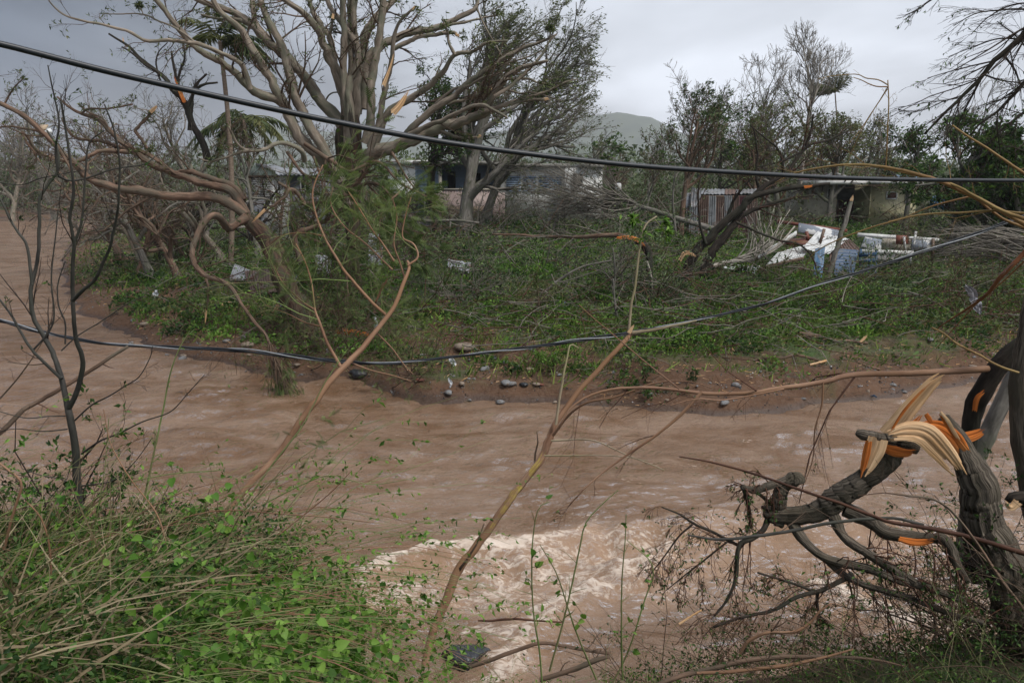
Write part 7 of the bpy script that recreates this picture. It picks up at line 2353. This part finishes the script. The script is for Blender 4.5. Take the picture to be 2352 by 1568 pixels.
# the sapling with feathery leaves, left of the centre
lm = [([(450, 1320, 18), (500, 1230, 17), (533, 1157, 17), (600, 1080, 17), (632, 1047, 17), (709, 937, 16), (750, 885, 15), (786, 843, 14), (835, 795, 13), (863, 760, 11), (902, 711, 10), (925, 655, 9), (940, 615, 7), (936, 600, 6)], 6.3, 7.6),
      (W2([(892, 728), (850, 690), (794, 624), (770, 585), (745, 543), (724, 487), (717, 445), (727, 410), (742, 379)], 8, 2.5), 7.4, 7.8),
      (W2([(783, 842), (753, 789), (738, 750), (723, 711), (716, 654), (700, 600), (680, 560)], 8, 2.5), 7, 7.6),
      (W2([(745, 543), (700, 535), (650, 540), (620, 560)], 4, 1.5), 7.7, 7.8),
      (W2([(930, 640), (918, 600), (905, 560), (912, 500), (900, 450)], 5, 2), 7.6, 7.9),
      (W2([(936, 610), (960, 590), (950, 560), (925, 545), (930, 500), (945, 450)], 5, 2), 7.5, 7.8),
      (W2([(905, 600), (880, 560), (850, 520), (820, 470), (800, 440)], 5, 2), 7.5, 7.7),
      (W2([(902, 620), (870, 590), (840, 560), (790, 520), (760, 470), (765, 430)], 5, 2), 7.5, 7.9),
      (W2([(890, 640), (860, 700), (880, 650)], 4, 2), 7.5),
      (W2([(723, 711), (690, 690), (650, 650), (630, 610)], 4, 1.5), 7.4, 7.5),
      (W2([(738, 750), (700, 740), (660, 720), (610, 700)], 4, 1.5), 7.3, 7.5),
      (W2([(863, 762), (900, 800), (930, 840), (948, 858)], 4, 2), 7.3, 7.3),
      (W2([(800, 830), (850, 850), (900, 862), (945, 875)], 4, 1.6), 7.1, 7.1)]
fr, fl = fork_plant('feathery_sapling', 'tall slanting sapling with long feathery green leaves blown to the right', 'sapling', lm, 'sapling', 7, None, sides=10)
gA = stage([a[0] for a in fl[1:11]], [a[1] for a in fl[1:11]], [dict(k=6, L=(.25, .7), ang=(15, 60), n=9, t=(.1, 1), rr=.5, rtip=.4, wig=.16, bend=(.25, 0, .1)),
                                                               dict(k=4, L=(.3, .6), ang=(15, 45), n=6, t=(.3, 1), rr=.7, rtip=.4, wig=.12, bend=(.3, 0, 0))])
T = Tubes()
for g_ in gA:
    T.add(g_[0], np.maximum(g_[1], .0022))
T.build('twigs', M['stem_green'], fr, 4)['kind'] = 'stuff'
kk = RG.random(len(gA[1][0])) < .5
p_, tg_ = along(gA[1][0][kk], 3, (.15, 1))
Leaves().add(T_feather(13, .22, .016, .22, .8), p_, nrm(tg_ * .8 + RG.normal(size=p_.shape) * .45 + np.array([.35, 0, .0])), .10 + .11 * RG.random(len(p_))).build('feather_leaves', M['feather'], fr)['kind'] = 'stuff'
# a few tufts on the lower stem, near the water
for px_, py_ in ((690, 1010), (725, 960), (650, 1090), (700, 1050)):
    b_ = P(px_, py_, 6.5)
    tw = twigs_on(np.repeat(b_[None], 4, 0), .2, .002, n=6, flat=.6, wind=(.3, 0, -.6))
    Tubes().add(*tw).build('twig', M['twig_brown'], fr, 3)
    q_, tq = along(tw[0], 3, (.5, 1))
    Leaves().add(T_feather(10, .3, .03, .2, .4), q_, nrm(tq + RG.normal(size=q_.shape) * .5), .07 + .03 * RG.random(len(q_))).build('feather_leaves', M['feather'], fr)['kind'] = 'stuff'
# bright shoot beside it
fork_plant('green_vine', 'bright green vine shoot climbing along the slanting sapling', 'vine', [
    (W2([(560, 1160), (620, 1075), (690, 985), (718, 935), (752, 870), (800, 800)], 5, 2), 6.1, 6.6)], 'stem_green', 6.2, [TW(9, (.04, .1), rr=.7)], 'stem_green', ('leaf_bright', T_leaf(.4), .035, 2, .6, {}))
fork_plant('green_vine', 'bright green vine shoot standing alone over the water at the left', 'vine', [
    (W2([(330, 1150), (358, 1020), (375, 940), (390, 860), (412, 800), (436, 760)], 5, 2), 5.4, 5.6)], 'stem_green', 5.4, [TW(9, (.05, .12), rr=.7)], 'stem_green', ('leaf_bright', T_leaf(.4), .035, 2, .6, {}))

# dark bare sapling at the left
YLs = 5.6
lm = [([(196, 1420, 27), (190, 1290, 26), (183, 1215, 25), (184, 1150, 24), (178, 1060, 22), (170, 1000, 21), (157, 940, 20)], YLs),
      (W2([(157, 945), (150, 905), (142, 868), (132, 835), (120, 806), (98, 765), (80, 735), (73, 695), (75, 655), (86, 615), (92, 570), (92, 510), (91, 460), (110, 425), (133, 390), (132, 340), (108, 300)], 17, 5), YLs, YLs + .4),
      (W2([(160, 935), (176, 900), (187, 850), (185, 815), (172, 775), (167, 695), (170, 595), (172, 555), (162, 500), (170, 430), (160, 360), (150, 290), (140, 230)], 16, 5), YLs, YLs - .3),
      (W2([(172, 556), (186, 515), (192, 470), (196, 400), (205, 330), (240, 300)], 8, 3), YLs - .1),
      (W2([(168, 690), (190, 668), (220, 642), (240, 600), (255, 562), (266, 510), (272, 470), (275, 380), (262, 300), (240, 240)], 11, 4), YLs - .2, YLs - .6),
      (W2([(142, 870), (110, 840), (75, 803), (50, 765), (30, 730), (12, 705), (-10, 675)], 10, 5), YLs, YLs + .3),
      (W2([(74, 655), (70, 610), (62, 562), (40, 530), (22, 500), (8, 470), (-10, 440)], 9, 5), YLs, YLs + .2),
      (W2([(75, 805), (110, 765), (125, 725), (118, 660), (120, 600), (128, 540), (134, 480)], 6, 3), YLs + .1),
      (W2([(172, 965), (210, 930), (250, 910), (290, 885), (320, 865), (345, 820), (350, 795)], 5, 2), YLs, YLs - .3),
      (W2([(187, 1042), (230, 1012), (275, 995), (330, 968), (392, 945), (430, 905), (470, 860)], 6, 2), YLs, YLs - .4),
      (W2([(150, 955), (110, 956), (60, 960), (0, 945), (-30, 935)], 4, 2), YLs),
      (W2([(155, 985), (100, 990), (40, 984), (0, 990)], 4, 2), YLs),
      (W2([(188, 1115), (230, 1110), (270, 1098), (310, 1060), (350, 1005)], 5, 2), YLs, YLs - .3),
      (W2([(180, 1120), (140, 1100), (90, 1090), (50, 1075)], 4, 2), YLs),
      (W2([(150, 790), (150, 740), (135, 700), (134, 650), (150, 600)], 5, 3), YLs + .1),
      (W2([(141, 805), (180, 770), (230, 740), (290, 700), (330, 680)], 4, 2), YLs - .2),
      (W2([(0, 420), (50, 425), (92, 410), (150, 398), (200, 390)], 3, 2), YLs + .2),
      (W2([(134, 405), (160, 415), (200, 410), (260, 390), (330, 378), (356, 360)], 7, 3), YLs + .2, YLs + .5),
      (W2([(133, 395), (128, 340), (136, 280), (120, 200), (110, 150)], 7, 3), YLs)]
WSCALE = .8
fork_plant('dark_sapling', 'dark smooth leafless sapling forking in front of the river bend at the left', 'sapling', lm, 'bark_sap', YLs,
           [TW(5, (.1, .28), bend=(.1, 0, .4)), TW(3, (.3, .6), n=6)], 'twig_dark', ('leaf_green', T_leaf(.45), .035, 3, .07, {}), sides=11)
WSCALE = 1.0
fork_plant('broken_limb', 'broken red-brown limb lying over the water behind the dark sapling', 'limb', [
    (W2([(-20, 1010), (20, 975), (55, 940), (80, 925), (150, 885), (225, 840), (262, 815), (295, 795)], 13, 7), 6.3, 6.8), (W2([(0, 915), (40, 870), (70, 830), (100, 780), (118, 740)], 4, 2), 6.3)],
    'bark_red', 6.5, [TW(3, (.08, .2))], 'twig_red')

# yellow canes arching in from the right
M['cane_red'] = bark_mat('red cane', (.10, .035, .018), (.24, .095, .045), (.16, .08, .03), sc=6, stretch=.25, bump=.15, rough=.5)
CN = [
    ('thick yellow cane arching down to the right edge, topmost of the three', [(2420, 545), (2352, 515), (2300, 484), (2243, 452), (2163, 416), (2091, 394), (2011, 380), (1950, 378), (1891, 384), (1831, 396), (1780, 420)], 12, 2.5, 6.5, 7.6, 'bamboo'),
    ('thinner yellow cane lying along the thick one and bending lower', [(2420, 528), (2352, 502), (2306, 486), (2251, 458), (2200, 430), (2163, 416), (2100, 402), (2031, 388)], 10, 3, 6.4, 7.2, 'bamboo'),
    ('straight yellow cane slanting down from the dark crown to the right edge', [(2187, 288), (2220, 312), (2271, 344), (2310, 370), (2352, 398), (2420, 440)], 4, 7, 6.8, 6.6, 'bamboo'),
    ('thin upright cane with a snapped-over top against the sky', [(2032, 392), (2035, 376), (2039, 280), (2041, 230), (2039, 184)], 3.6, 2.6, 7.4, 7.4, 'bamboo'),
    ('long low cane sweeping from the wreck to the right edge', [(2420, 492), (2352, 490), (2280, 484), (2211, 488), (2150, 490), (2091, 498), (2011, 520), (1931, 548), (1871, 580), (1850, 610)], 6, 2, 6.6, 7.4, 'bamboo'),
    ('bent cane above the blue trailer, ending at a knot', [(2420, 545), (2352, 522), (2300, 500), (2250, 462), (2238, 450), (2150, 470), (2080, 498), (2040, 508)], 7, 2, 6.7, 7.2, 'bamboo'),
    ('dark red cane dropping from the right edge to the weeds', [(2420, 505), (2352, 580), (2296, 636), (2275, 665), (2254, 688), (2228, 706), (2202, 722), (2170, 742), (2146, 760)], 13, 2, 6.4, 6.9, 'cane_red'),
    ('thin red cane left of the dark red cane', [(2352, 600), (2300, 650), (2240, 700), (2190, 755), (2150, 800)], 4, 1.5, 6.6, 6.9, 'cane_red'),
    ('pale snapped cane pointing at the mud shelf from the right', [(2340, 856), (2290, 838), (2250, 815), (2200, 790), (2167, 765), (2140, 752)], 6, 4, 6.6, 6.9, 'bamboo'),
]
for lab, pts_, w0_, w1_, y0_, y1_, mt in CN:
    gr_ = [TW(4, (.12, .3), bend=(-.2, 0, .1)), TW(3, (.3, .6), n=5)]
    r_, l_ = fork_plant('cane', lab, 'cane', [(W2(pts_, w0_, w1_), y0_, y1_)], mt, 7, gr_, 'twig_red' if mt == 'cane_red' else 'bamboo', ('leaf_olive', LEAFN, .04, 2, .15, {}), sides=8)
fork_plant('broken_cane', 'snapped cane top hanging left from the upright cane against the sky', 'cane', [
    (W2([(2040, 196), (2018, 184), (1990, 180), (1971, 172), (1940, 172), (1905, 176), (1880, 182)], 2.8, 1.4), 7.4, 7.5), (W2([(2040, 200), (2010, 198), (1980, 185), (1960, 178)], 3, 1.6), 7.4),
    (W2([(2039, 200), (2015, 240), (1985, 290), (1960, 340), (1940, 390)], 2, 1.2), 7.4, 7.6), (W2([(2038, 205), (2000, 262), (1975, 300), (1950, 330)], 2.5, 1.6), 7.4)], 'bamboo', 7.4, [TW(3, (.1, .25))], 'bamboo')

# thin branches hanging in from the upper right corner
YR = 7.0
lm = [(W2([(2460, -60), (2400, 10), (2352, 78), (2320, 110), (2291, 134), (2270, 160), (2251, 184), (2211, 224), (2180, 252), (2151, 280), (2123, 308)], 16, 4), YR - .2, YR),
      (W2([(2251, 184), (2235, 215), (2215, 255), (2195, 300)], 6, 2), YR), (W2([(2420, 40), (2352, 22), (2290, 24), (2240, 32), (2190, 60)], 5, 1.6), YR - .1),
      (W2([(2420, 120), (2352, 190), (2320, 225), (2291, 256), (2250, 285), (2230, 310)], 10, 3), YR), (W2([(2300, 120), (2330, 160), (2350, 200), (2400, 230)], 5, 2), YR),
      (W2([(2285, 140), (2240, 150), (2180, 165), (2130, 180)], 4, 1.3), YR), (W2([(2400, 10), (2330, 10), (2270, 40), (2230, 80)], 4, 1.5), YR), (W2([(2340, 90), (2290, 90), (2230, 110), (2180, 130)], 4, 1.5), YR),
      (W2([(2260, 172), (2300, 185), (2340, 190), (2400, 200)], 4, 2), YR), (W2([(2291, 256), (2290, 290), (2295, 330), (2298, 360)], 3, 1.5), YR), (W2([(2211, 224), (2170, 232), (2130, 250), (2090, 260)], 3, 1.2), YR),
      (W2([(2420, 130), (2370, 120), (2330, 80), (2290, 50)], 5, 2), YR), (W2([(2180, -20), (2140, 0), (2110, 22), (2080, 35)], 5, 2), YR)]
fork_plant('hanging_branches', 'dark branches with fine drooping twigs filling the upper right corner', 'branches', lm, 'bark_dark', YR,
           [dict(k=11, L=(.25, .6), ang=(10, 40), n=9, t=(.1, 1), rr=.4, rtip=.3, wig=.09, bend=(-.35, 0, -.25)), dict(k=5, L=(.25, .5), ang=(12, 35), n=6, t=(.1, 1), rr=.7, rtip=.4, wig=.1, bend=(-.2, 0, -.3))],
           'twig_dark', ('leaf_green', T_leaf(.4), .035, 2, .16, {}))
fork_plant('hanging_branches', 'lower tangle of leafy dark twigs at the right edge under the corner branches', 'branches', [
    (W2([(2420, 200), (2352, 260), (2300, 300), (2260, 340)], 8, 3), YR + .5), (W2([(2420, 300), (2352, 330), (2300, 380)], 6, 2), YR + .5), (W2([(2420, 380), (2380, 360), (2330, 340), (2290, 330)], 6, 2), YR + .4)], 'bark_dark', YR,
    [dict(k=10, L=(.3, .8), ang=(15, 50), n=8, t=(.1, 1), rr=.4, rtip=.3, wig=.12), dict(k=5, L=(.3, .6), ang=(15, 45), n=5, t=(.1, 1), rr=.7, rtip=.4, wig=.12)], 'twig_dark', ('leaf_green', T_leaf(.45), .055, 3, .5, {}))

# ------------------------------------------------------------------ near bank: wet boulder, sticks, tangle
rock('wet black boulder with the current breaking over it at the bottom', 1070, 1512, 128, 'stone_black', 77, (1.15, .8, .62), ICO3, 'boulder', 'boulder', lift=-.08)
FG = [
    ('dark thin stick jutting over the rapids above the boulder', [(1098, 1424, 4), (1130, 1425, 6), (1180, 1421, 6), (1240, 1425, 5), (1292, 1428, 4)], 6.9, 'twig_red'),
    ('red-brown branch lying from the boulder towards the right', [(1080, 1530, 10), (1150, 1508, 11), (1210, 1486, 10), (1260, 1478, 9), (1340, 1492, 8), (1400, 1500, 8)], 6.2, 'bark_red'),
    ('pale-sided broken branch across the bottom middle', [(1240, 1560, 12), (1300, 1542, 13), (1360, 1518, 13), (1400, 1506, 8)], 5.9, 'bark_red'),
    ('long smooth stick curving up from the bottom to the right tangle', [(1700, 1498, 9), (1720, 1470, 9), (1760, 1452, 8), (1820, 1448, 8), (1862, 1428, 7), (1880, 1405, 6), (1910, 1384, 5)], 5.6, 'sapling'),
    ('long red-brown branch along the bottom right', [(1440, 1600, 13), (1560, 1552, 13), (1640, 1530, 13), (1705, 1512, 13), (1790, 1502, 12), (1900, 1505, 9), (2000, 1512, 7), (2080, 1530, 4)], 5.3, 'bark_red'),
    ('brown branch below the long red-brown one', [(1600, 1545, 8), (1700, 1540, 10), (1800, 1530, 9), (1880, 1512, 7), (1960, 1490, 5)], 5.1, 'sapling'),
    ('long thin dark branch crossing above the fallen limb from left to right', [(1560, 1048, 3), (1640, 1062, 5), (1740, 1090, 6), (1840, 1125, 7), (1930, 1155, 8), (2040, 1195, 9), (2150, 1215, 11), (2250, 1240, 12), (2352, 1270, 13), (2430, 1290, 13)], 5.4, 'twig_red'),
    ('long thin branch rising from the hanging twigs to the trunk', [(1580, 1228, 4), (1650, 1238, 7), (1740, 1232, 8), (1830, 1218, 8), (1920, 1200, 8), (2000, 1192, 8), (2060, 1190, 7), (2120, 1205, 9)], 5.5, 'bark_sap'),
    ('curving brown stem passing in front of the shattered trunk', [(2352, 1400, 9), (2300, 1330, 8), (2250, 1255, 7), (2200, 1190, 6), (2150, 1150, 5), (2090, 1140, 5), (2030, 1132, 3), (1970, 1138, 2)], 5.0, 'bark_red'),
    ('pale broken stick hanging in the lower right tangle', [(1560, 1432, 6), (1590, 1412, 5), (1612, 1400, 4)], 5.6, 'broken'),
]
for lab, pts_, Yq, mt in FG:
    fork_plant('stick', lab, 'stick', [(pts_, Yq)], mt, Yq, [TW(4, (.08, .25)), TW(3, (.3, .6), n=4)], 'twig_brown', sides=9)

# lush tangle on the near bank ------------------------------------------------
NB = lambda n, x0, x1, y0, y1: (lambda x, y: np.stack([x, y, hz(x, y)], 1))(x0 + (x1 - x0) * RG.random(n), y0 + (y1 - y0) * RG.random(n))


def arch_stems(name, label, n, region, L, r, mat, wind, up, lf=None, bend=(.9, .2, -.9), sides=3, kids=3, tint=None, top=None):
    """long whip-like stems bent over by the wind, rooted on the near bank"""
    base = NB(n, *region)
    d_ = nrm(RG.normal(size=(n, 3)) * np.array([.45, .35, .25]) + UP * up + np.array(wind))
    m_ = 9
    ln = L * (.45 + .8 * RG.random(n))
    pts = [base - UP * .05]
    bb = np.array(bend) * (.5 + RG.random((n, 1)))
    for s in range(m_ - 1):
        d_ = nrm(d_ + RG.normal(size=d_.shape) * .09 + bb / (m_ - 1) * 1.5)
        pts.append(pts[-1] + d_ * (ln / (m_ - 1))[:, None])
    pt = np.stack(pts, 1)
    ground = hz(pt[:, :, 0].ravel(), pt[:, :, 1].ravel()).reshape(pt.shape[:2])
    pt[:, :, 2] = np.maximum(pt[:, :, 2], np.maximum(ground, 0) + .03)
    rr = (r * (.6 + .8 * RG.random(n)))[:, None] * np.linspace(1, .3, m_)
    root = thing(name, base.mean(0), label, 'vines' if 'vine' in name else 'plants')
    T_ = Tubes().add(pt, rr)
    T_.build('stems', M[mat], root, sides)['kind'] = 'stuff'
    P2, R2 = sprout(pt, rr, kids, L=(.12, .35), ang=(20, 60), n=7, rr=.6, wig=.15, bend=(.4, 0, -.1))
    Tubes().add(P2, np.maximum(R2, .0012)).build('side_shoots', M[mat], root, 3)['kind'] = 'stuff'
    return root, pt, P2


HEART = T_heart()
# left: brown-green whips lying over to the right
vr, pt, P2 = arch_stems('vine_tangle', 'dense tangle of green whips and heart-leaved vines heaped over the lower left bank', 620, (-5.6, -1.75, 3.0, 6.8), 1.9, .0042, 'stem_green', (.75, .1, 0), .75)
vr2, ptb, P2b = arch_stems('vine_tangle', 'brown woody whips blown flat to the right within the lower left tangle', 330, (-5.6, -1.9, 3.2, 6.6), 1.9, .0055, 'sapling', (.85, .1, 0), .6)
Lv = Leaves()
q_, tq = along(np.concatenate([P2, P2b[::2]]), 7, (.15, 1))
Lv.add(T_leaf(.5), q_, rdir(tq, .8, .1), .022 + .035 * RG.random(len(q_)))
Lv.build('small_leaves', M['leaf_bright'], vr)['kind'] = 'stuff'
# heart leaves: bottom centre-left mound
vr3, ptc, P3c = arch_stems('heart_leaf_vine', 'broad heart-shaped bright leaves spilling down beside the boulder at the bottom', 380, (-2.9, -.95, 2.9, 4.9), 1.1, .003, 'stem_green', (.5, .3, 0), .8, bend=(.8, .2, -1.1))
q_, tq = along(np.concatenate([P3c, ptc[:, 4:]]) if P3c.shape[1] == ptc[:, 4:].shape[1] else P3c, 5, (.1, 1), .02)
q2, tq2 = along(ptc, 9, (.25, 1), .03)
q_, tq = np.concatenate([q_, q2]), np.concatenate([tq, tq2])
nv = RG.normal(size=q_.shape) * .5 + np.array([-.1, -.75, .8])
dd = nrm(RG.normal(size=q_.shape) * .6 + np.array([.35, -.2, -.5]))
sz = .020 + .048 * RG.random(len(q_)) ** 1.6
# the largest, nearest leaves are parts of their own
score = sz / np.maximum(q_[:, 1], 1) + RG.random(len(q_)) * .004
order = np.argsort(-score)
big = order[:230]
rest = order[230:]
Leaves().add(HEART, q_[rest], dd[rest], sz[rest], nrmv=nv[rest]).build('small_leaves', M['leaf_vine'] if 'leaf_vine' in M else M['leaf_bright'], vr3)['kind'] = 'stuff'
lp = []
for k in range(8):
    V_, F_ = HEART
    V_ = V_.copy()
    V_[:, 2] += RG.normal(size=len(V_)) * .03
    lp.append(mesh_obj('leaf', V_ * .5, F_, M['leaf_bright'], vr3, {'tint': np.full(len(V_), .15 + .1 * k)}, smooth=False))
from mathutils import Matrix
protos_used = 0
for j, i in enumerate(big):
    d_ = nrm(dd[i])
    s_ = nrm(np.cross(nv[i], d_))
    z_2 = np.cross(d_, s_)
    o = lp[j] if j < 8 else lp[j % 8].copy()
    if j >= 8:
        COL.objects.link(o)
    mm = Matrix(((d_[0], s_[0], z_2[0], q_[i][0]), (d_[1], s_[1], z_2[1], q_[i][1]), (d_[2], s_[2], z_2[2], q_[i][2]), (0, 0, 0, 1))) @ Matrix.Scale(2 * sz[i], 4)
    o.matrix_basis = mm
# deep leafy under-layer on both halves of the near bank
for nm, lab_, reg, n_, mt, sz_, hh_ in [('bank_foliage', None, (-5.8, -.9, 2.2, 6.9), 38000, 'leaf_green', .035, .55), ('bank_foliage', None, (.6, 6.2, 2.4, 7.0), 19000, 'leaf_green', .03, .42),
                                      ('bank_foliage', None, (-1.2, 3.5, 3.4, 6.8), 9000, 'leaf_bright', .028, .25)]:
    p_ = NB(n_, *reg)
    hp_ = ss(fbm(p_[:, 0] * .9, p_[:, 1] * .9, 3, 301), .3, .65) * hh_
    edge = ss(-np.abs(p_[:, 0] - (reg[0] + reg[1]) / 2), -(reg[1] - reg[0]) / 2, -(reg[1] - reg[0]) / 2 + .8)
    p_[:, 2] += RG.random(n_) ** .6 * (hp_ * edge + .05)
    tag(Leaves().add(T_leaf(.55), p_, nrm(RG.normal(size=p_.shape) + np.array([.4, 0, -.1])), sz_ * (.6 + .9 * RG.random(n_)), nrmv=RG.normal(size=p_.shape) + np.array([0, -.4, .8])).build(nm, M[mt]), kind='stuff')
# long grass blades, lower left
p_ = NB(6500, -5.6, -2.4, 2.6, 5.9)
p_[:, 2] += RG.random(len(p_)) * .45
d_ = nrm(RG.normal(size=p_.shape) * np.array([.6, .5, .5]) + np.array([.8, .1, .45]))
tag(Leaves().add(T_blade(3, .012, .45), p_, d_, (.15 + .4 * RG.random(len(p_))), nrmv=RG.normal(size=p_.shape)).build('long_grass', M['grass']), kind='stuff')
p_ = NB(4200, -5.8, -1.9, 2.8, 6.6)
p_[:, 2] += RG.random(len(p_)) * .5
d_ = nrm(RG.normal(size=p_.shape) * np.array([.6, .5, .5]) + np.array([.8, .1, .3]))
tag(Leaves().add(T_blade(3, .010, .5), p_, d_, .3 + .5 * RG.random(len(p_)), nrmv=RG.normal(size=p_.shape)).build('dry_grass', M['straw']), kind='stuff')
# taller whips that stand out against the water on the left
for lab, pts_, Yq, wd in [
    ('pale dry whip crossing the dark sapling foot', [(385, 1260), (360, 1180), (300, 1100), (255, 1020), (238, 940)], 4.6, (4, 2)),
    ('grey-brown whip rising at the left edge', [(10, 1260), (30, 1180), (48, 1110), (20, 1080), (-20, 1050)], 4.2, (7, 5)),
    ('long brown whip arching right over the water', [(330, 1240), (420, 1190), (520, 1172), (640, 1180), (760, 1188), (860, 1200)], 5.2, (4, 2)),
    ('thin green whip reaching furthest right over the river', [(600, 1160), (700, 1110), (760, 1092), (850, 1112), (938, 1100)], 5.6, (3, 1.5)),
    ('grey whip rising to the right over the river', [(600, 1260), (700, 1180), (760, 1130), (806, 1082)], 5.4, (4, 2)),
    ('greenish whip in the lower left corner', [(-10, 1330), (90, 1250), (180, 1180), (260, 1120), (380, 1090), (500, 1080)], 4.6, (4, 2)),
    ('pale whip bent down over the left grass', [(120, 1370), (115, 1260), (95, 1190), (60, 1150)], 3.9, (6, 3)),
    ('green whip standing above the left tangle', [(200, 1350), (215, 1230), (240, 1080), (250, 960)], 4.7, (3, 1.5))]:
    fork_plant('whip', lab, 'whip', [(W2(pts_, *wd), Yq)], 'stem_green' if 'green' in lab else 'sapling', Yq, [TW(7, (.06, .2)), TW(2, (.3, .6), n=4)], 'stem_green', ('leaf_bright', T_leaf(.5), .03, 2, .5, {}))
# thin green vines standing in the bottom middle, over the rapids
for lab, pts_, Yq in [
    ('thin climbing vine with curled tip, left of the two in the bottom middle', [(1248, 1620), (1240, 1500), (1226, 1400), (1222, 1300), (1226, 1220), (1238, 1165), (1262, 1152)], 4.9),
    ('thin climbing vine reaching highest over the rapids', [(1262, 1540), (1300, 1400), (1330, 1260), (1345, 1200), (1380, 1160), (1420, 1125)], 4.9),
    ('thin upright vine right of the highest one', [(1430, 1560), (1428, 1450), (1430, 1320), (1436, 1240), (1438, 1180)], 5.1),
    ('slanting vine right of the boulder', [(1370, 1560), (1320, 1440), (1280, 1320), (1240, 1250)], 5.0),
    ('thin vine curving right near the bottom middle', [(1400, 1580), (1440, 1500), (1480, 1380), (1500, 1300), (1440, 1240)], 5.2)]:
    fork_plant('green_vine', lab, 'vine', [(W2(pts_, 5, 2), Yq)], 'stem_green', Yq, [TW(8, (.05, .14), rr=.6)], 'stem_green', ('leaf_bright', HEART, .045, 2, .55, {}))
# right: dark twiggy tangle on the near bank
arch_r, ptr, P2r = arch_stems('brush_tangle', 'dark brown twigs and green leaves heaped over the lower right bank', 330, (1.2, 6.4, 3.4, 7.2), 1.35, .0045, 'twig_brown', (-.35, .1, 0), .6, bend=(-.5, .2, -.5), kids=6)
q_, tq = along(P2r[::2], 4, (.1, 1))
Leaves().add(T_leaf(.5), q_, rdir(tq, .8, .1), .02 + .022 * RG.random(len(q_))).build('small_leaves', M['leaf_green'], arch_r)['kind'] = 'stuff'
br_, ptq, P2q = arch_stems('brush_tangle', 'paler twigs lying over the bottom middle bank beside the boulder', 150, (-.2, 3.6, 3.6, 6.9), 1.2, .0035, 'stem_green', (.2, .1, 0), .5, bend=(.3, .2, -.6), kids=5)
q_, tq = along(P2q[::2], 3, (.1, 1))
Leaves().add(T_leaf(.5), q_, rdir(tq, .8, .1), .018 + .022 * RG.random(len(q_))).build('small_leaves', M['leaf_bright'], br_)['kind'] = 'stuff'
# leafy shrub around the shattered trunk and right edge
shrub('leafy shrub with small dark leaves behind the shattered trunk', 2240, 1330, 330, 300, 'leaf_green', 'twig_brown', 30, .03, 5, 401, Y=6.8, up=.9, wind=(0, 0, 0), frac=.6)
shrub('leafy shrub at the right edge under the broken stump', 2400, 1330, 300, 420, 'leaf_green', 'twig_dark', 26, .04, 5, 403, Y=6.0, up=.9, wind=(-.1, 0, 0), frac=.7)
shrub('dark broad-leaved bush at the left edge by the water', 40, 1180, 260, 380, 'leaf_green', 'twig_dark', 22, .05, 6, 405, Y=5.6, up=.9, wind=(.1, 0, 0), frac=.6)
shrub('small bush of dark leaves round the foot of the dark sapling', 210, 1250, 240, 230, 'leaf_green', 'twig_dark', 20, .045, 5, 407, Y=5.5, up=.8, wind=(.1, 0, 0), frac=.5)
